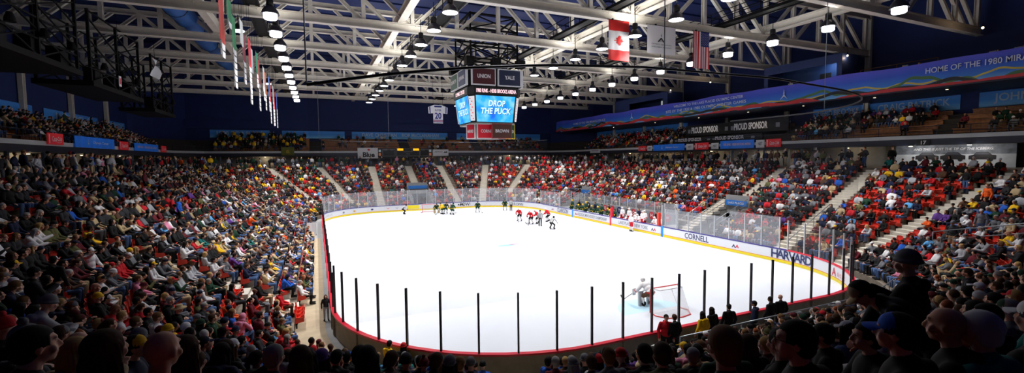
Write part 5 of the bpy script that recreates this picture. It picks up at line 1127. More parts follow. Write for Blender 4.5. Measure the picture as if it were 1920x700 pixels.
def g_beanie():
    mb = MB(); mb.ell((0, -.018, .06), (.092, .108, .098), 18, 12); mb.tube([(.094*math.cos(a*PI/10), -.018+.108*math.sin(a*PI/10), .03) for a in range(20)], .018, 8, closed=True); me = remesh(mb, .011, 'knit_hat', 2); return strands(cut(me, lambda c: c.z < .012), .0025, 30)
def g_cap():
    mb = MB(); mb.ell((0, -.014, .045), (.09, .104, .088), 18, 12); me = remesh(mb, .011, 'cap', 2); return cut(me, lambda c: c.z < .026)
def g_hood():
    mb = MB(); mb.ell((0, -.03, .02), (.11, .125, .13), 18, 12); mb.ell((0, -.05, -.1), (.12, .1, .08), 16, 10); me = remesh(mb, .012, 'hood', 2); return cut(me, lambda c: c.y > .06 and -.08 < c.z < .085 or c.y > .075)
def g_straw():
    mb = MB(); mb.lathe([(.2, .045), (.2, .052), (.105, .062), (.098, .13), (.085, .15), (.0, .152)], n=24); mb.lathe([(.0, .04), (.2, .044)], n=24, capb=False, capt=False); me = mb.mesh('straw_hat', [], True); return me
def g_helmet():
    mb = MB(); mb.ell((0, -.012, .045), (.108, .128, .108), 18, 12); mb.ell((0, -.05, -.02), (.1, .08, .07), 14, 10); me = remesh(mb, .012, 'helmet', 2); return cut(me, lambda c: c.y > .06 and c.z < .05 or c.y > .0 and c.z < -.03)
for k, f in dict(short=g_short, long=g_long, tail=g_tail, beanie=g_beanie, cap=g_cap, hood=g_hood, straw=g_straw, helmet=g_helmet).items(): GEAR[k] = f()
VISOR = MB().sheet([[V3((.075*math.sin(t), .075+.11*math.cos(t)*u_*.85-.012*(1-u_), .04-.018*u_*u_-.012*math.sin(t)**2)) for t in [-1.35+2.7*i/12 for i in range(13)]] for u_ in (0, .35, .7, 1)]).mesh('visor', [], True)
_v2 = MB().add([tuple(v.co) for v in VISOR.vertices]+[tuple(v.co-V3((0, 0, .006))) for v in VISOR.vertices], [tuple(p.vertices) for p in VISOR.polygons]+[tuple(i+len(VISOR.vertices) for i in p.vertices)[::-1] for p in VISOR.polygons]); VISOR = _v2.mesh('visor', [], True)
POM = MB().ell((0, -.02, .175), .038, 14, 10).mesh('pompom', [], True)
GLS = MB(); 
for k in (-1, 1): GLS.tube([(k*.032+.022*math.cos(a*PI/8), .098, .016+.018*math.sin(a*PI/8)) for a in range(16)], .0025, 5, closed=True); GLS.tube([(k*.054, .098, .02), (k*.078, .06, .02), (k*.082, -.01, .014)], .0025, 5)
GLS = GLS.mesh('spectacles', [], True)
# ------------------------------------------------------------------ colours
PAL = {'black': (18, 18, 20), 'charcoal': (44, 44, 48), 'navy': (24, 32, 62), 'dark green': (22, 58, 40), 'maroon': (96, 20, 34), 'red': (198, 28, 40), 'grey': (112, 114, 120), 'pale grey': (178, 180, 186), 'white': (232, 230, 232), 'beige': (188, 164, 126), 'brown': (84, 56, 38),
       'gold': (240, 190, 30), 'blue': (30, 90, 190), 'sky blue': (90, 160, 216), 'orange': (226, 92, 30), 'pink': (226, 140, 170), 'purple': (96, 58, 140), 'olive': (92, 92, 54), 'teal': (18, 104, 100), 'denim': (70, 96, 140), 'lime': (190, 230, 40),
       'skin a': (226, 176, 150), 'skin b': (206, 150, 122), 'skin c': (150, 102, 76), 'skin d': (98, 64, 48), 'hair dark': (28, 22, 20), 'hair brown': (74, 50, 34), 'hair tan': (126, 92, 58), 'hair blond': (184, 148, 92), 'hair grey': (150, 148, 146), 'hair white': (206, 204, 200), 'hair red': (140, 70, 36), 'shoe': (30, 28, 30)}
PN = list(PAL); PI_ = {n: i for i, n in enumerate(PN)}
PM = [mat('cloth_'+n.replace(' ', '_') if not n.startswith(('skin', 'hair')) else n.replace(' ', '_'), c, .8 if not n.startswith('skin') else .55, spec=.25) for n, c in PAL.items()]
_MV = {}
def setmat(o, m):
    """give o's mesh the colour m; meshes of one shape and colour are shared"""
    k = (o.data.name, m.name)
    if k not in _MV:
        me = o.data.copy(); _MV[k] = me
        if not me.materials: me.materials.append(m)
        else: me.materials[0] = m
    o.data = _MV[k]
def person(pz, loc, rot, jk, tr, hair=None, haircol='hair dark', hat=None, hatcol='black', skin='skin a', label='', group=None, scale=1., visor_back=False, glasses=False, pom=False, shoes='shoe', headyaw=0.):
    o = link('person', (BODY if (Vector(loc)-EYE).length < 9 else BODY2)[pz], None, loc); o.rotation_euler = (0, 0, rot); o.scale = (scale,)*3; setmat(o, PM[PI_[skin]]); tag(o, label, 'person', group); J = POS[pz]
    for nm, me, c in (('jacket', JACK[pz], jk), ('trousers', TROU[pz], tr), ('shoes', SHOE[pz], shoes)): setmat(link(nm, me, o), PM[PI_[c]])
    HM = Matrix.Translation(J['hd']) @ headR(J).to_4x4()
    def wear(nm, me, c, par=o, M4=HM):
        q = link(nm, me, par); q.matrix_local = M4; setmat(q, c if not isinstance(c, str) else PM[PI_[c]]); return q
    if hair: wear('hair', GEAR[hair], haircol)
    if hat:
        h = wear({'beanie': 'knit_hat', 'cap': 'cap', 'hood': 'hood', 'straw': 'straw_hat'}[hat], GEAR[hat], jk if hat == 'hood' else hatcol)
        if hat == 'cap': wear('visor', VISOR, hatcol, h, Matrix.Rotation(PI, 4, 'Z') if visor_back else Matrix.Identity(4))
        if pom: wear('pompom', POM, hatcol, h, Matrix.Identity(4))
    if glasses: wear('spectacles', GLS, M['black'])
    return o
# ------------------------------------------------------------------ low detail shapes for the mass of the crowd
def tri_arrays(me):
    me.calc_loop_triangles(); v = np.empty(len(me.vertices)*3); me.vertices.foreach_get('co', v); t = np.empty(len(me.loop_triangles)*3, np.int64); me.loop_triangles.foreach_get('vertices', t); return v.reshape(-1, 3), t.reshape(-1, 3)
def lowhead(J):
    mb = MB(); R = headR(J); A = lambda x, y, z: J['hd']+R @ V3((x, y, z)); mb.ell(A(0, -.005, .0), (.076, .095, .112), 10, 8, 0, R); mb.ell(A(0, .09, -.015), (.018, .02, .025), 6, 5, 0, R); mb.cap(J['nk']-V3((0, 0, .02)), J['hd'], .056, .05, 8)
    for k in (-1, 1): d = (J['wr', k]-J['el', k]).normalized(); mb.cap(J['wr', k], J['wr', k]+d*.1, .035, .03, 6)
    return mb
CPOSE = ['lap', 'lean', 'phone', 'clap', 'point', 'back', 'stand', 'stand_pockets', 'stand_phone']
LOD = {}
for n in CPOSE:
    J = POS[n]
    for lv, (vx, fj, ft, fh) in enumerate(((.03, 150, 110, 120), (.045, 62, 44, 46))):
        parts = []
        for lab, mb, f in ((0, jacket_mb(J, lv == 0), fj), (1, trouser_mb(J), ft), (2, lowhead(J), fh)):
            me = remesh(mb, vx, 'low', 1, f); parts.append((lab, *tri_arrays(me))); bpy.data.meshes.remove(me)
        LOD[n, lv] = parts
GL = {}
def gmb(k):
    mb = MB()
    if k == 'short': mb.ell((0, -.025, .035), (.087, .092, .092), 8, 6)
    elif k == 'long': mb.ell((0, -.03, .03), (.095, .095, .1), 8, 6); mb.ell((0, -.08, -.13), (.1, .06, .16), 8, 6)
    elif k == 'beanie': mb.ell((0, -.018, .06), (.096, .11, .1), 8, 6)
    elif k == 'cap': mb.ell((0, -.014, .05), (.092, .106, .085), 8, 6); mb.obox((0, .13, .05), (.07, 0, 0), (0, .06, -.01), (0, 0, .006))
    elif k == 'hood': mb.ell((0, -.04, .01), (.115, .115, .14), 8, 6); 
    return mb
for k in ('short', 'long', 'beanie', 'cap', 'hood'):
    me = gmb(k).mesh('g', []); GL[k] = tri_arrays(me); bpy.data.meshes.remove(me)
def assemble(n, lv, g):
    Vs, Fs, Ls = [], [], []; off = 0
    for lab, v, f in LOD[n, lv]: Vs.append(v); Fs.append(f+off); Ls.append(np.full(len(f), lab)); off += len(v)
    if g in GL:
        v, f = GL[g]; R = np.array(headR(POS[n])); Vs.append(v @ R.T+np.array(POS[n]['hd'])); Fs.append(f+off); Ls.append(np.full(len(f), 3))
    return np.concatenate(Vs), np.concatenate(Fs), np.concatenate(Ls)
def mass_mesh(name, groups, mats):
    """groups: list of (V, F, material index per face per copy, transforms (k, 4): x, y, z, rot, scale)"""
    AV, AF, AM = [], [], []; off = 0
    for V_, F_, Mi, T in groups:
        k = len(T); c, s = np.cos(T[:, 3]), np.sin(T[:, 3]); sc = T[:, 4]
        X = V_[None, :, 0]*sc[:, None]; Y = V_[None, :, 1]*sc[:, None]
        P = np.stack([X*c[:, None]-Y*s[:, None]+T[:, 0, None], X*s[:, None]+Y*c[:, None]+T[:, 1, None], V_[None, :, 2]*sc[:, None]+T[:, 2, None]], -1)
        AV.append(P.reshape(-1, 3)); AF.append((F_[None]+(np.arange(k)*len(V_))[:, None, None]+off).reshape(-1, 3)); AM.append(Mi.reshape(-1)); off += k*len(V_)
    V_, F_, Mi = np.concatenate(AV), np.concatenate(AF), np.concatenate(AM)
    me = bpy.data.meshes.new(name); me.vertices.add(len(V_)); me.vertices.foreach_set('co', V_.ravel()); me.loops.add(len(F_)*3); me.loops.foreach_set('vertex_index', F_.ravel().astype(np.int32)); me.polygons.add(len(F_)); me.polygons.foreach_set('loop_start', np.arange(len(F_), dtype=np.int32)*3);
    for m in mats: me.materials.append(m)
    me.polygons.foreach_set('material_index', Mi.astype(np.int32)); me.polygons.foreach_set('use_smooth', np.ones(len(F_), bool)); me.update(calc_edges=True); return me
# ================================================================== SEATS AND SPECTATORS
def seat_parts():
    b = MB(); b.sheet([[V3((x*.23, -.2-.05*v_+.045*x*x, .43+.42*v_-.03*v_*abs(x)**3)) for x in [i/4-1 for i in range(9)]] for v_ in (0, .33, .66, 1)]); n = len(b.v)
    b.v += [(x, y-.025, z) for x, y, z in b.v[:n]]; fs = list(b.f); b.f += [tuple(i+n for i in f)[::-1] for f in fs]; b.m += [0]*len(fs)
    rim = [i for i in range(9)]+[9*k+8 for k in range(1, 4)]+[27+i for i in range(7, -1, -1)]+[18, 9]; b.f += [(rim[i], rim[(i+1) % len(rim)], rim[(i+1) % len(rim)]+n, rim[i]+n) for i in range(len(rim))]; b.m += [0]*len(rim)
    def pan(a):
        R = Matrix.Rotation(a, 3, 'X'); h = V3((0, -.17, .41)); mb = MB(); T = []
        P = [[h+R @ V3((x*.21, .4*u_, .0-.02*math.sin(PI*u_)+.018*x*x)) for x in (-1, -.5, 0, .5, 1)] for u_ in (0, .25, .5, .75, 1)]; mb.sheet(P); n = len(mb.v); mb.v += [tuple(V3(q)-R @ V3((0, 0, .03))) for q in mb.v[:n]]; fs = list(mb.f); mb.f += [tuple(i+n for i in f)[::-1] for f in fs]; mb.m += [0]*len(fs)
        rim = list(range(5))+[9, 14, 19, 24, 23, 22, 21, 20, 15, 10, 5]; mb.f += [(rim[i], rim[(i+1) % 16], rim[(i+1) % 16]+n, rim[i]+n) for i in range(16)]; mb.m += [0]*16; return mb
    arms = [MB().prism([(-.24, .3), (.16, .36), (.16, .5), (.12, .56), (-.22, .58)], (s*.245-.012, 0, 0), (0, 1, 0), (0, 0, 1), (.024, 0, 0)) for s in (-1, 1)]
    ped = MB().box(-.05, -.2, 0, .05, -.14, .4); return b, pan, arms, ped
_b, _pan, _arms, _ped = seat_parts()
S_BACK = _b.mesh('backrest', M['seat'], True); S_DOWN = _pan(.03).mesh('seat', M['seat'], True); S_UP = _pan(.75).mesh('seat', M['seat'], True); S_ARM = [a.mesh('side_bracket', M['seat']) for a in _arms]; S_PED = _ped.mesh('pedestal', M['black'])
def seat_arrays(up):
    Vs, Fs, off = [], [], 0
    for me in (S_BACK, S_UP if up else S_DOWN, *S_ARM): v, f = tri_arrays(me); Vs.append(v); Fs.append(f+off); off += len(v)
    return np.concatenate(Vs), np.concatenate(Fs)
SEATA = [seat_arrays(0), seat_arrays(1)]
# ---- every place in the lower stand
def vnoise(x, y, s):
    return .5+.5*math.sin(x*.9+1.7*math.sin(y*.6+s))*math.cos(y*.8+1.3*math.sin(x*.5+2*s))
def minw(px): return 2.2 if px < 250 else 2.3 if px < 540 else 4.0 if px < 690 else 5.4 if px < 1020 else 4.8 if px < 1200 else 3.3 if px < 1450 else 2.8
SEATS = []                      # x, y, z, rot, row, nx, ny
for k in range(-1, NR):
    d = D0+k*DR+.6; R = ring(d, .1, 90); L = R[-1][4]; nxt = 0.
    for p in R:
        if p[4] < nxt: continue
        nxt = p[4]+.545
        x, y, nx, ny, s = p
        if k < 0 and not (x < XL and 22 < y < 62): continue
        if in_aisle(x, y) or in_vom(x, y, .5) or in_bench(x, y, D0+k*DR) or (x > XR and BENCH[0]-1 < y < BENCH[1]+1 and k < 2): continue
        SEATS.append((x, y, rowz(k) if k >= 0 else .02, math.atan2(-ny, -nx)-PI/2, k, nx, ny, s))
SA = np.array([q[:3] for q in SEATS]); px, py, w = project(SA[:, 0], SA[:, 1], SA[:, 2]+1.)
keep = (w > .3) & (px > -160) & (px < 2080) & (py < 900) & ~((np.hypot(SA[:, 0], SA[:, 1]) < 1.25))
SEATS = [q for q, kp in zip(SEATS, keep) if kp]; SA = np.array([q[:3] for q in SEATS]); px, py, w = project(SA[:, 0], SA[:, 1], SA[:, 2]+1.)
JW = dict(zip(['black', 'charcoal', 'navy', 'dark green', 'maroon', 'red', 'grey', 'pale grey', 'white', 'beige', 'brown', 'gold', 'blue', 'sky blue', 'orange', 'pink', 'purple', 'olive', 'teal'], [.30, .15, .09, .045, .045, .035, .09, .055, .08, .06, .045, .012, .016, .012, .01, .01, .008, .03, .006]))
TW = {'denim': .27, 'black': .3, 'charcoal': .14, 'beige': .16, 'navy': .06, 'grey': .07}
HATW = {'black': .28, 'navy': .16, 'grey': .14, 'white': .12, 'maroon': .08, 'red': .08, 'dark green': .07, 'gold': .04, 'pale grey': .03}
def pick(wd): k = list(wd); p = np.array([wd[a] for a in k], float); return k[rng.choice(len(k), p=p/p.sum())]
def jacket_for(x, y):
    w_ = dict(JW)
    if x > 31 and y > 56: w_.update(red=.3, maroon=.1, white=.16)
    elif x < 8 and y > 60: w_.update({'gold': .07, 'dark green': .14, 'orange': .03, 'white': .08})
    elif x > 31: w_.update(red=.055, maroon=.08, white=.09)
    return pick(w_)
def make_rec(x, y, z, rot, row, hi=False):
    g = pick({'short': .42, 'long': .25, 'tail': .06, 'beanie': .12, 'cap': .13, 'bald': .035, 'hood': .012})
    hc = pick({'hair dark': .34, 'hair brown': .3, 'hair tan': .14, 'hair blond': .1, 'hair grey': .09, 'hair white': .04, 'hair red': .03})
    return dict(x=x, y=y, z=z, rot=rot+float(rng.normal(0, .22)), row=row, pose=pick({'lap': .42, 'lean': .2, 'phone': .1, 'clap': .1, 'back': .18}), jk=jacket_for(x, y), tr=pick(TW), g=g, hc=hc, hatc=pick(HATW), skin=pick({'skin a': .55, 'skin b': .34, 'skin c': .08, 'skin d': .03}), sc=float(rng.normal(.99, .05)), label=None)
PEOPLE, SEATREC = [], []
for i, q in enumerate(SEATS):
    x, y, z, rot, k, nx, ny, s = q; P_, W_ = px[i], w[i]
    p = .95
    if x > 31: p = .92
    if y > 67.7: p = .86
    if x > 31 and 1590 < P_ < 1790 and 345 < py[i] < 455: p = .7
    if x > 31 and 1250 < P_ < 1560 and k in (3, 9): p = .75
    if x < .55 and y < 27 and k < 3: p = .55
    if x < .55 and y > 28: p = .95
    p -= .24*max(0, vnoise(x*.8, y*.8, k*.35)-.72)/.28
    occ = rng.random() < p
    if y < YN and rdist(x, y) < 15 and W_ < minw(P_): occ = False
    SEATREC.append([x, y, z, rot, k, occ])
    if occ: PEOPLE.append(make_rec(x, y, z, rot, k)); PEOPLE[-1]['seat'] = i
# ---- people who stand out in the photograph; head centre at (px, py), about w metres deep
def head_at(u, v, wg, hh):
    """the spot on the terraces where a head of height hh above its row shows at (u, v), nearest to depth wg"""
    d = FW+RT*((u-960)/FPX)+UP*((350-v)/FPX); best = None
    for i in range(-50, 81):
        w_ = wg*(1+i*.01); p = EYE+d*w_; dd = rdist(p.x, p.y); k = max(-1, min(NR-1, int((dd-D0)//DR))); fz = 0. if dd < D0 else rowz(k); e = abs(p.z-hh-fz)+.6*abs(w_-wg)/wg
        if best is None or e < best[0]: best = (e, p, k, fz, dd)
    return best
def inward(x, y):
    qx = min(max(x, XL+RC), XR-RC); qy = min(max(y, YN+RC), YF-RC); return math.atan2(qy-y, qx-x)-PI/2
SP = [ # px, py, depth, pose, turn, jacket, trousers, gear, gear colour, hair, skin, label
 (48, 655, 2.2, 'lap', -25, 'black', 'black', 'short', '', 'hair dark', 'skin a', 'person in black coat with face in profile at the bottom left corner'),
 (86, 628, 3.5, 'lap', 0, 'charcoal', 'black', 'beanie', 'grey', '', 'skin a', 'person in grey knit hat with pompom, dark coat, low at the left edge'),
 (172, 668, 2.2, 'lap', -10, 'black', 'black', 'long', '', 'hair brown', 'skin a', 'person in black with a large dark silhouette, third head from bottom left corner'),
 (283, 668, 2.3, 'lap', 0, 'black', 'black', 'bald', '', '', 'skin b', 'bareheaded person in black with shiny crown under the mustard cap'),
 (283, 640, 4.6, 'lap', -55, 'navy', 'black', 'cap', 'gold', 'short', 'skin a', 'person in mustard yellow peaked cap facing the ice, left foreground'),
 (385, 640, 3.8, 'lap', -10, 'black', 'black', 'long', '', 'hair brown', 'skin a', 'person in black coat just beyond the mustard cap, bareheaded silhouette'),
 (62, 582, 5, 'lap', -40, 'blue', 'black', 'long', '', 'hair blond', 'skin a', 'person in bright blue jacket, bareheaded, at the left edge of the crowd'),
 (104, 558, 6, 'lap', -10, 'black', 'black', 'beanie', 'red', '', 'skin a', 'person in red knit hat with pompom and black coat, left stand'),
 (130, 540, 9.5, 'lap', 0, 'black', 'black', 'beanie', 'white', '', 'skin a', 'person in cream knit hat beside the red knit hat'),
 (140, 560, 6.5, 'lean', 0, 'pale grey', 'black', 'beanie', 'grey', '', 'skin a', 'person in pale grey top and patterned grey knit hat behind the red knit hat'),
 (186, 562, 11, 'lean', -10, 'black', 'black', 'cap', 'white', 'short', 'skin a', 'person in lilac white cap and black coat looking down, left stand'),
 (212, 553, 8, 'back', 0, 'black', 'grey', 'beanie', 'gold', '', 'skin a', 'person in mustard knit hat and black coat, left stand'),
 (265, 522, 9.5, 'lap', 0, 'pink', 'black', 'short', '', 'hair tan', 'skin a', 'person in pink sweater sitting by empty red seats'),
 (101, 488, 8.5, 'stand', 60, 'black', 'black', 'cap', 'white', 'short', 'skin a', 'person standing with back turned in long black coat and white cap'),
 (66, 512, 8.5, 'stand_phone', 0, 'charcoal', 'grey', 'cap', 'charcoal', 'short', 'skin a', 'person standing in charcoal jacket and grey cap looking at hands'),
 (167, 470, 13, 'point', -25, 'white', 'denim', 'cap', 'white', 'short', 'skin a', 'person in white shirt and cap pointing towards the ice with one arm'),
 (337, 378, 22, 'stand', 0, 'blue', 'black', 'short', '', 'hair dark', 'skin a', 'person standing in bright blue shirt high in the left stand'),
 (402, 488, 12.5, 'stand_phone', -10, 'white', 'denim', 'short', '', 'hair dark', 'skin a', 'person standing in white hooded top and jeans in the left stand'),
 (353, 578, 13.3, 'lap', 0, 'black', 'black', 'straw', 'beige', '', 'skin a', 'person in round straw hat with red band'),
 (470, 592, 12.5, 'lean', 40, 'pink', 'denim', 'hood', '', '', 'skin a', 'person in pink hooded top with hood up, seen from behind'),
 (396, 602, 12, 'lap', 0, 'dark green', 'black', 'beanie', 'dark green', '', 'skin a', 'person in dark green top and striped knit hat near the pink hood'),
 (356, 608, 9, 'lap', 0, 'charcoal', 'black', 'beanie', 'gold', '', 'skin a', 'person in gold and navy knit hat with dark coat, left foreground'),
 (425, 620, 8, 'lap', -20, 'navy', 'black', 'cap', 'navy', 'short', 'skin b', 'person in navy peaked cap below the pink hood'),
 (540, 626, 11, 'lap', 10, 'grey', 'denim', 'cap', 'sky blue', 'short', 'skin a', 'person in white and blue cap at the foot of the left stand'),
 (535, 547, 13, 'lap', 0, 'red', 'brown', 'cap', 'red', 'short', 'skin b', 'person in red shirt and red cap on an end seat by the beige floor'),
 (475, 563, 15, 'back', 0, 'maroon', 'denim', 'tail', '', 'hair dark', 'skin a', 'person in maroon top with crossed denim legs over the beige floor'),
 (535, 520, 13, 'lean', 0, 'blue', 'black', 'beanie', 'navy', '', 'skin a', 'person in bright blue jacket leaning by the red seat backs'),
 (517, 487, 16, 'lap', 0, 'gold', 'denim', 'short', '', 'hair brown', 'skin a', 'person in gold and green top in the lower left stand'),
 (432, 566, 14, 'lap', 0, 'orange', 'black', 'short', '', 'hair brown', 'skin a', 'person in orange red jacket in the row of red seats'),
 (567, 668, 4.2, 'lap', 0, 'black', 'black', 'long', '', 'hair brown', 'skin a', 'bareheaded person in black, tall dark silhouette left of the near glass'),
 (514, 668, 4, 'lap', 0, 'navy', 'black', 'short', '', 'hair grey', 'skin a', 'bareheaded grey crown beside the tall dark silhouette'),
 (606, 672, 6, 'lap', 0, 'maroon', 'black', 'beanie', 'purple', '', 'skin a', 'person in purple patterned knit hat at the bottom edge'),
 (603, 641, 9, 'lap', 0, 'maroon', 'black', 'cap', 'sky blue', 'short', 'skin a', 'person in black and sky blue cap and maroon top by the near boards corner'),
 (672, 637, 9.5, 'lap', 0, 'black', 'black', 'cap', 'blue', 'short', 'skin a', 'person in bright blue cap against the near corner of the ice'),
 (655, 652, 7.3, 'lap', 0, 'black', 'black', 'cap', 'charcoal', 'short', 'skin b', 'person in black jacket and charcoal cap below the red corner of the boards'),
 (678, 690, 4, 'lap', 0, 'black', 'black', 'beanie', 'black', '', 'skin a', 'person in black knit hat, largest dark head below the near glass'),
 (714, 645, 11, 'lap', 0, 'sky blue', 'black', 'cap', 'sky blue', 'short', 'skin a', 'person in pale blue cap and jacket against the near boards'),
 (712, 663, 7, 'lap', 40, 'teal', 'black', 'cap', 'pale grey', 'short', 'skin a', 'person in grey camouflage cap and teal hooded jacket facing left'),
 (731, 645, 13, 'lap', 0, 'gold', 'black', 'short', '', 'hair dark', 'skin a', 'bareheaded person in yellow and blue jacket against the near boards'),
 (757, 650, 12, 'lap', 0, 'black', 'black', 'beanie', 'red', '', 'skin a', 'person in bright red knit hat against the white ice'),
 (772, 654, 11, 'lap', 0, 'black', 'black', 'beanie', 'black', '', 'skin a', 'person in black knit hat just beside the bright red knit hat'),
 (737, 668, 9, 'lap', 0, 'black', 'black', 'long', '', 'hair dark', 'skin a', 'bareheaded person in black below the bright red knit hat'),
 (766, 672, 7.5, 'lap', 0, 'charcoal', 'black', 'beanie', 'charcoal', '', 'skin a', 'person in charcoal knit hat and coat below the black knit hat'),
 (801, 658, 9.5, 'lap', 0, 'navy', 'black', 'short', '', 'hair dark', 'skin a', 'bareheaded person in navy jacket against a glass post'),
 (793, 686, 8.3, 'lap', 0, 'charcoal', 'black', 'beanie', 'maroon', '', 'skin a', 'person in maroon knit hat with pompom at the bottom edge'),
 (812, 690, 8, 'lap', 0, 'charcoal', 'black', 'short', '', 'hair dark', 'skin a', 'bareheaded person beside the maroon knit hat at the bottom edge'),
 (824, 680, 9, 'lap', 0, 'black', 'black', 'long', '', 'hair tan', 'skin a', 'bareheaded person in black in front of the grey knit hat'),
 (842, 686, 7, 'lap', 0, 'beige', 'black', 'beanie', 'grey', '', 'skin a', 'person in plain grey knit hat at the bottom edge below the ice'),
 (864, 680, 8, 'lap', 0, 'brown', 'black', 'short', '', 'hair tan', 'skin a', 'bareheaded person in brown between two grey heads at the bottom edge'),
 (884, 678, 9, 'lap', 0, 'charcoal', 'black', 'beanie', 'grey', '', 'skin a', 'person in pale grey knit hat beside the bare patch of plywood boards'),
 (907, 677, 13, 'lap', 0, 'blue', 'black', 'beanie', 'black', '', 'skin a', 'person in black knit hat and blue jacket, last before the bare plywood boards'),
 (1045, 664, 13, 'lap', 0, 'blue', 'black', 'cap', 'navy', 'short', 'skin a', 'person in navy cap and teal scarf, first past the bare plywood boards'),
 (1026, 670, 11, 'back', -60, 'blue', 'charcoal', 'short', '', 'hair dark', 'skin a', 'person sitting sideways with a pale shoe stretched toward the boards'),
 (1038, 672, 9.5, 'lap', 0, 'maroon', 'black', 'short', '', 'hair grey', 'skin a', 'bareheaded grey head with maroon scarf near the bare plywood boards'),
 (1053, 668, 12, 'lap', 0, 'brown', 'black', 'short', '', 'hair blond', 'skin a', 'bareheaded person in brown between two grey heads below the ice'),
 (1067, 670, 10, 'lap', 0, 'charcoal', 'black', 'short', '', 'hair grey', 'skin a', 'bareheaded person in charcoal second grey head past the plywood boards'),
 (1090, 668, 9.7, 'lap', 0, 'charcoal', 'black', 'beanie', 'grey', '', 'skin a', 'person in slate grey knit hat in the middle of the bottom crowd'),
 (1114, 657, 10.5, 'lap', 0, 'sky blue', 'black', 'cap', 'charcoal', 'short', 'skin a', 'person in pale blue jacket and charcoal cap, bottom crowd'),
 (1118, 676, 9, 'lap', 0, 'white', 'black', 'beanie', 'navy', '', 'skin a', 'person in navy knit hat with white and blue hood, bottom crowd'),
 (1148, 664, 9, 'lap', 0, 'black', 'black', 'beanie', 'pale grey', '', 'skin a', 'person in grey and white knit hat left of the large peaked cap'),
 (1153, 652, 10.5, 'lap', 0, 'purple', 'black', 'beanie', 'purple', '', 'skin a', 'person in purple knit hat in the bottom crowd'),
 (1132, 645, 12.5, 'lap', 0, 'black', 'black', 'cap', 'black', 'short', 'skin a', 'person in black cap with red edge against the near boards'),
 (1126, 690, 9, 'lap', 0, 'purple', 'black', 'beanie', 'red', '', 'skin a', 'person in red and purple knit hat at the bottom edge'),
 (1170, 680, 8, 'lap', 0, 'maroon', 'black', 'cap', 'purple', 'short', 'skin a', 'person in lilac and navy cap beside the large peaked cap'),
 (1200, 655, 5.4, 'lap', 0, 'black', 'black', 'cap', 'charcoal', 'short', 'skin a', 'person in large worn charcoal cap and dark jacket, bottom crowd'),
 (1240, 672, 6, 'lap', 0, 'black', 'black', 'tail', '', 'hair dark', 'skin a', 'bareheaded person in black, long dark back of head beside the charcoal cap'),
 (1311, 617, 9.5, 'lap', -20, 'navy', 'black', 'bald', '', '', 'skin a', 'bald person in dark navy suit jacket below the near goal'),
 (1283, 632, 9, 'lap', 0, 'charcoal', 'black', 'short', '', 'hair tan', 'skin a', 'bareheaded person in charcoal between the red jersey and the navy suit'),
 (1332, 628, 9.5, 'lap', 0, 'beige', 'black', 'short', '', 'hair tan', 'skin a', 'bareheaded person in beige beside the navy suit'),
 (1363, 622, 5.5, 'lap', 0, 'black', 'black', 'long', '', 'hair brown', 'skin a', 'bareheaded person in black, broad brown head by the pipe railing'),
 (1403, 612, 9.5, 'lap', 0, 'grey', 'black', 'beanie', 'olive', '', 'skin a', 'person in olive knit hat with pompom and grey hood by the pipe railing'),
 (1430, 612, 6, 'lap', 0, 'charcoal', 'black', 'tail', '', 'hair brown', 'skin a', 'bareheaded person in charcoal, tall brown head in front of the pipe railing'),
 (1393, 690, 2.4, 'lap', 0, 'black', 'black', 'short', '', 'hair tan', 'skin a', 'bareheaded person at the bottom edge, largest fair head under the goal'),
 (1464, 645, 3.6, 'lap', 10, 'black', 'black', 'short', '', 'hair dark', 'skin a', 'bareheaded person in black with cropped head, lower right foreground'),
 (1512, 655, 2.9, 'lap', 58, 'black', 'black', 'short', '', 'hair dark', 'skin a', 'person in black with spectacles in profile facing left, lower right foreground'),
 (1478, 590, 5.3, 'lap', 40, 'black', 'black', 'short', '', 'hair dark', 'skin a', 'bareheaded person in black turned left by the pipe railing'),
 (1528, 597, 6.5, 'lap', 0, 'denim', 'denim', 'cap', 'pale grey', 'long', 'skin a', 'person in denim jacket and pale cap with red button'),
 (1556, 578, 5.5, 'lap', 20, 'white', 'black', 'short', '', 'hair red', 'skin b', 'bareheaded person in pale top just before the bending beige cap'),
 (1553, 562, 7.5, 'lap', 0, 'blue', 'black', 'cap', 'grey', 'short', 'skin a', 'person in grey cap and bright blue jacket by the railing end'),
 (1616, 536, 4.7, 'bend', 55, 'black', 'black', 'cap', 'beige', 'short', 'skin a', 'person standing bent forward in black coat and beige flat cap holding papers'),
 (1699, 482, 5.5, 'stand_phone', 20, 'black', 'black', 'beanie', 'grey', '', 'skin a', 'person standing in black quilted coat and grey knit hat, right foreground'),
 (1640, 640, 3.4, 'lap', 60, 'black', 'black', 'short', '', 'hair dark', 'skin a', 'bareheaded person in black with face in profile under the bending beige cap'),
 (1712, 592, 3.2, 'lap', 30, 'black', 'black', 'bald', '', '', 'skin b', 'bald person in black, pale crown in the right foreground'),
 (1672, 622, 3, 'lap', 35, 'black', 'black', 'cap', 'blue', 'short', 'skin a', 'person in dark blue cap with visible ear, right foreground'),
 (1742, 548, 5, 'lap', 10, 'black', 'black', 'short', '', 'hair dark', 'skin a', 'bareheaded person in black below the standing quilted coat'),
 (1845, 540, 4.2, 'lap', 10, 'black', 'black', 'long', '', 'hair dark', 'skin a', 'bareheaded person in black in front of the corner railing'),
 (1896, 575, 4, 'lap', 40, 'teal', 'black', 'long', '', 'hair brown', 'skin a', 'person in dark teal jacket turned left at the right edge'),
 (1905, 660, 3, 'lap', 10, 'teal', 'black', 'short', '', 'hair white', 'skin a', 'person in dark teal with white crown at the bottom right corner'),
 (1851, 352, 41., 'stand', 0, 'orange', 'black', 'short', '', 'hair tan', 'skin a', 'person standing in bright orange jacket in the upper right stand'),
 (1840, 403, 32., 'stand', 30, 'grey', 'denim', 'cap', 'white', 'short', 'skin a', 'person standing in grey hooded top and white cap in the right stand'),
]
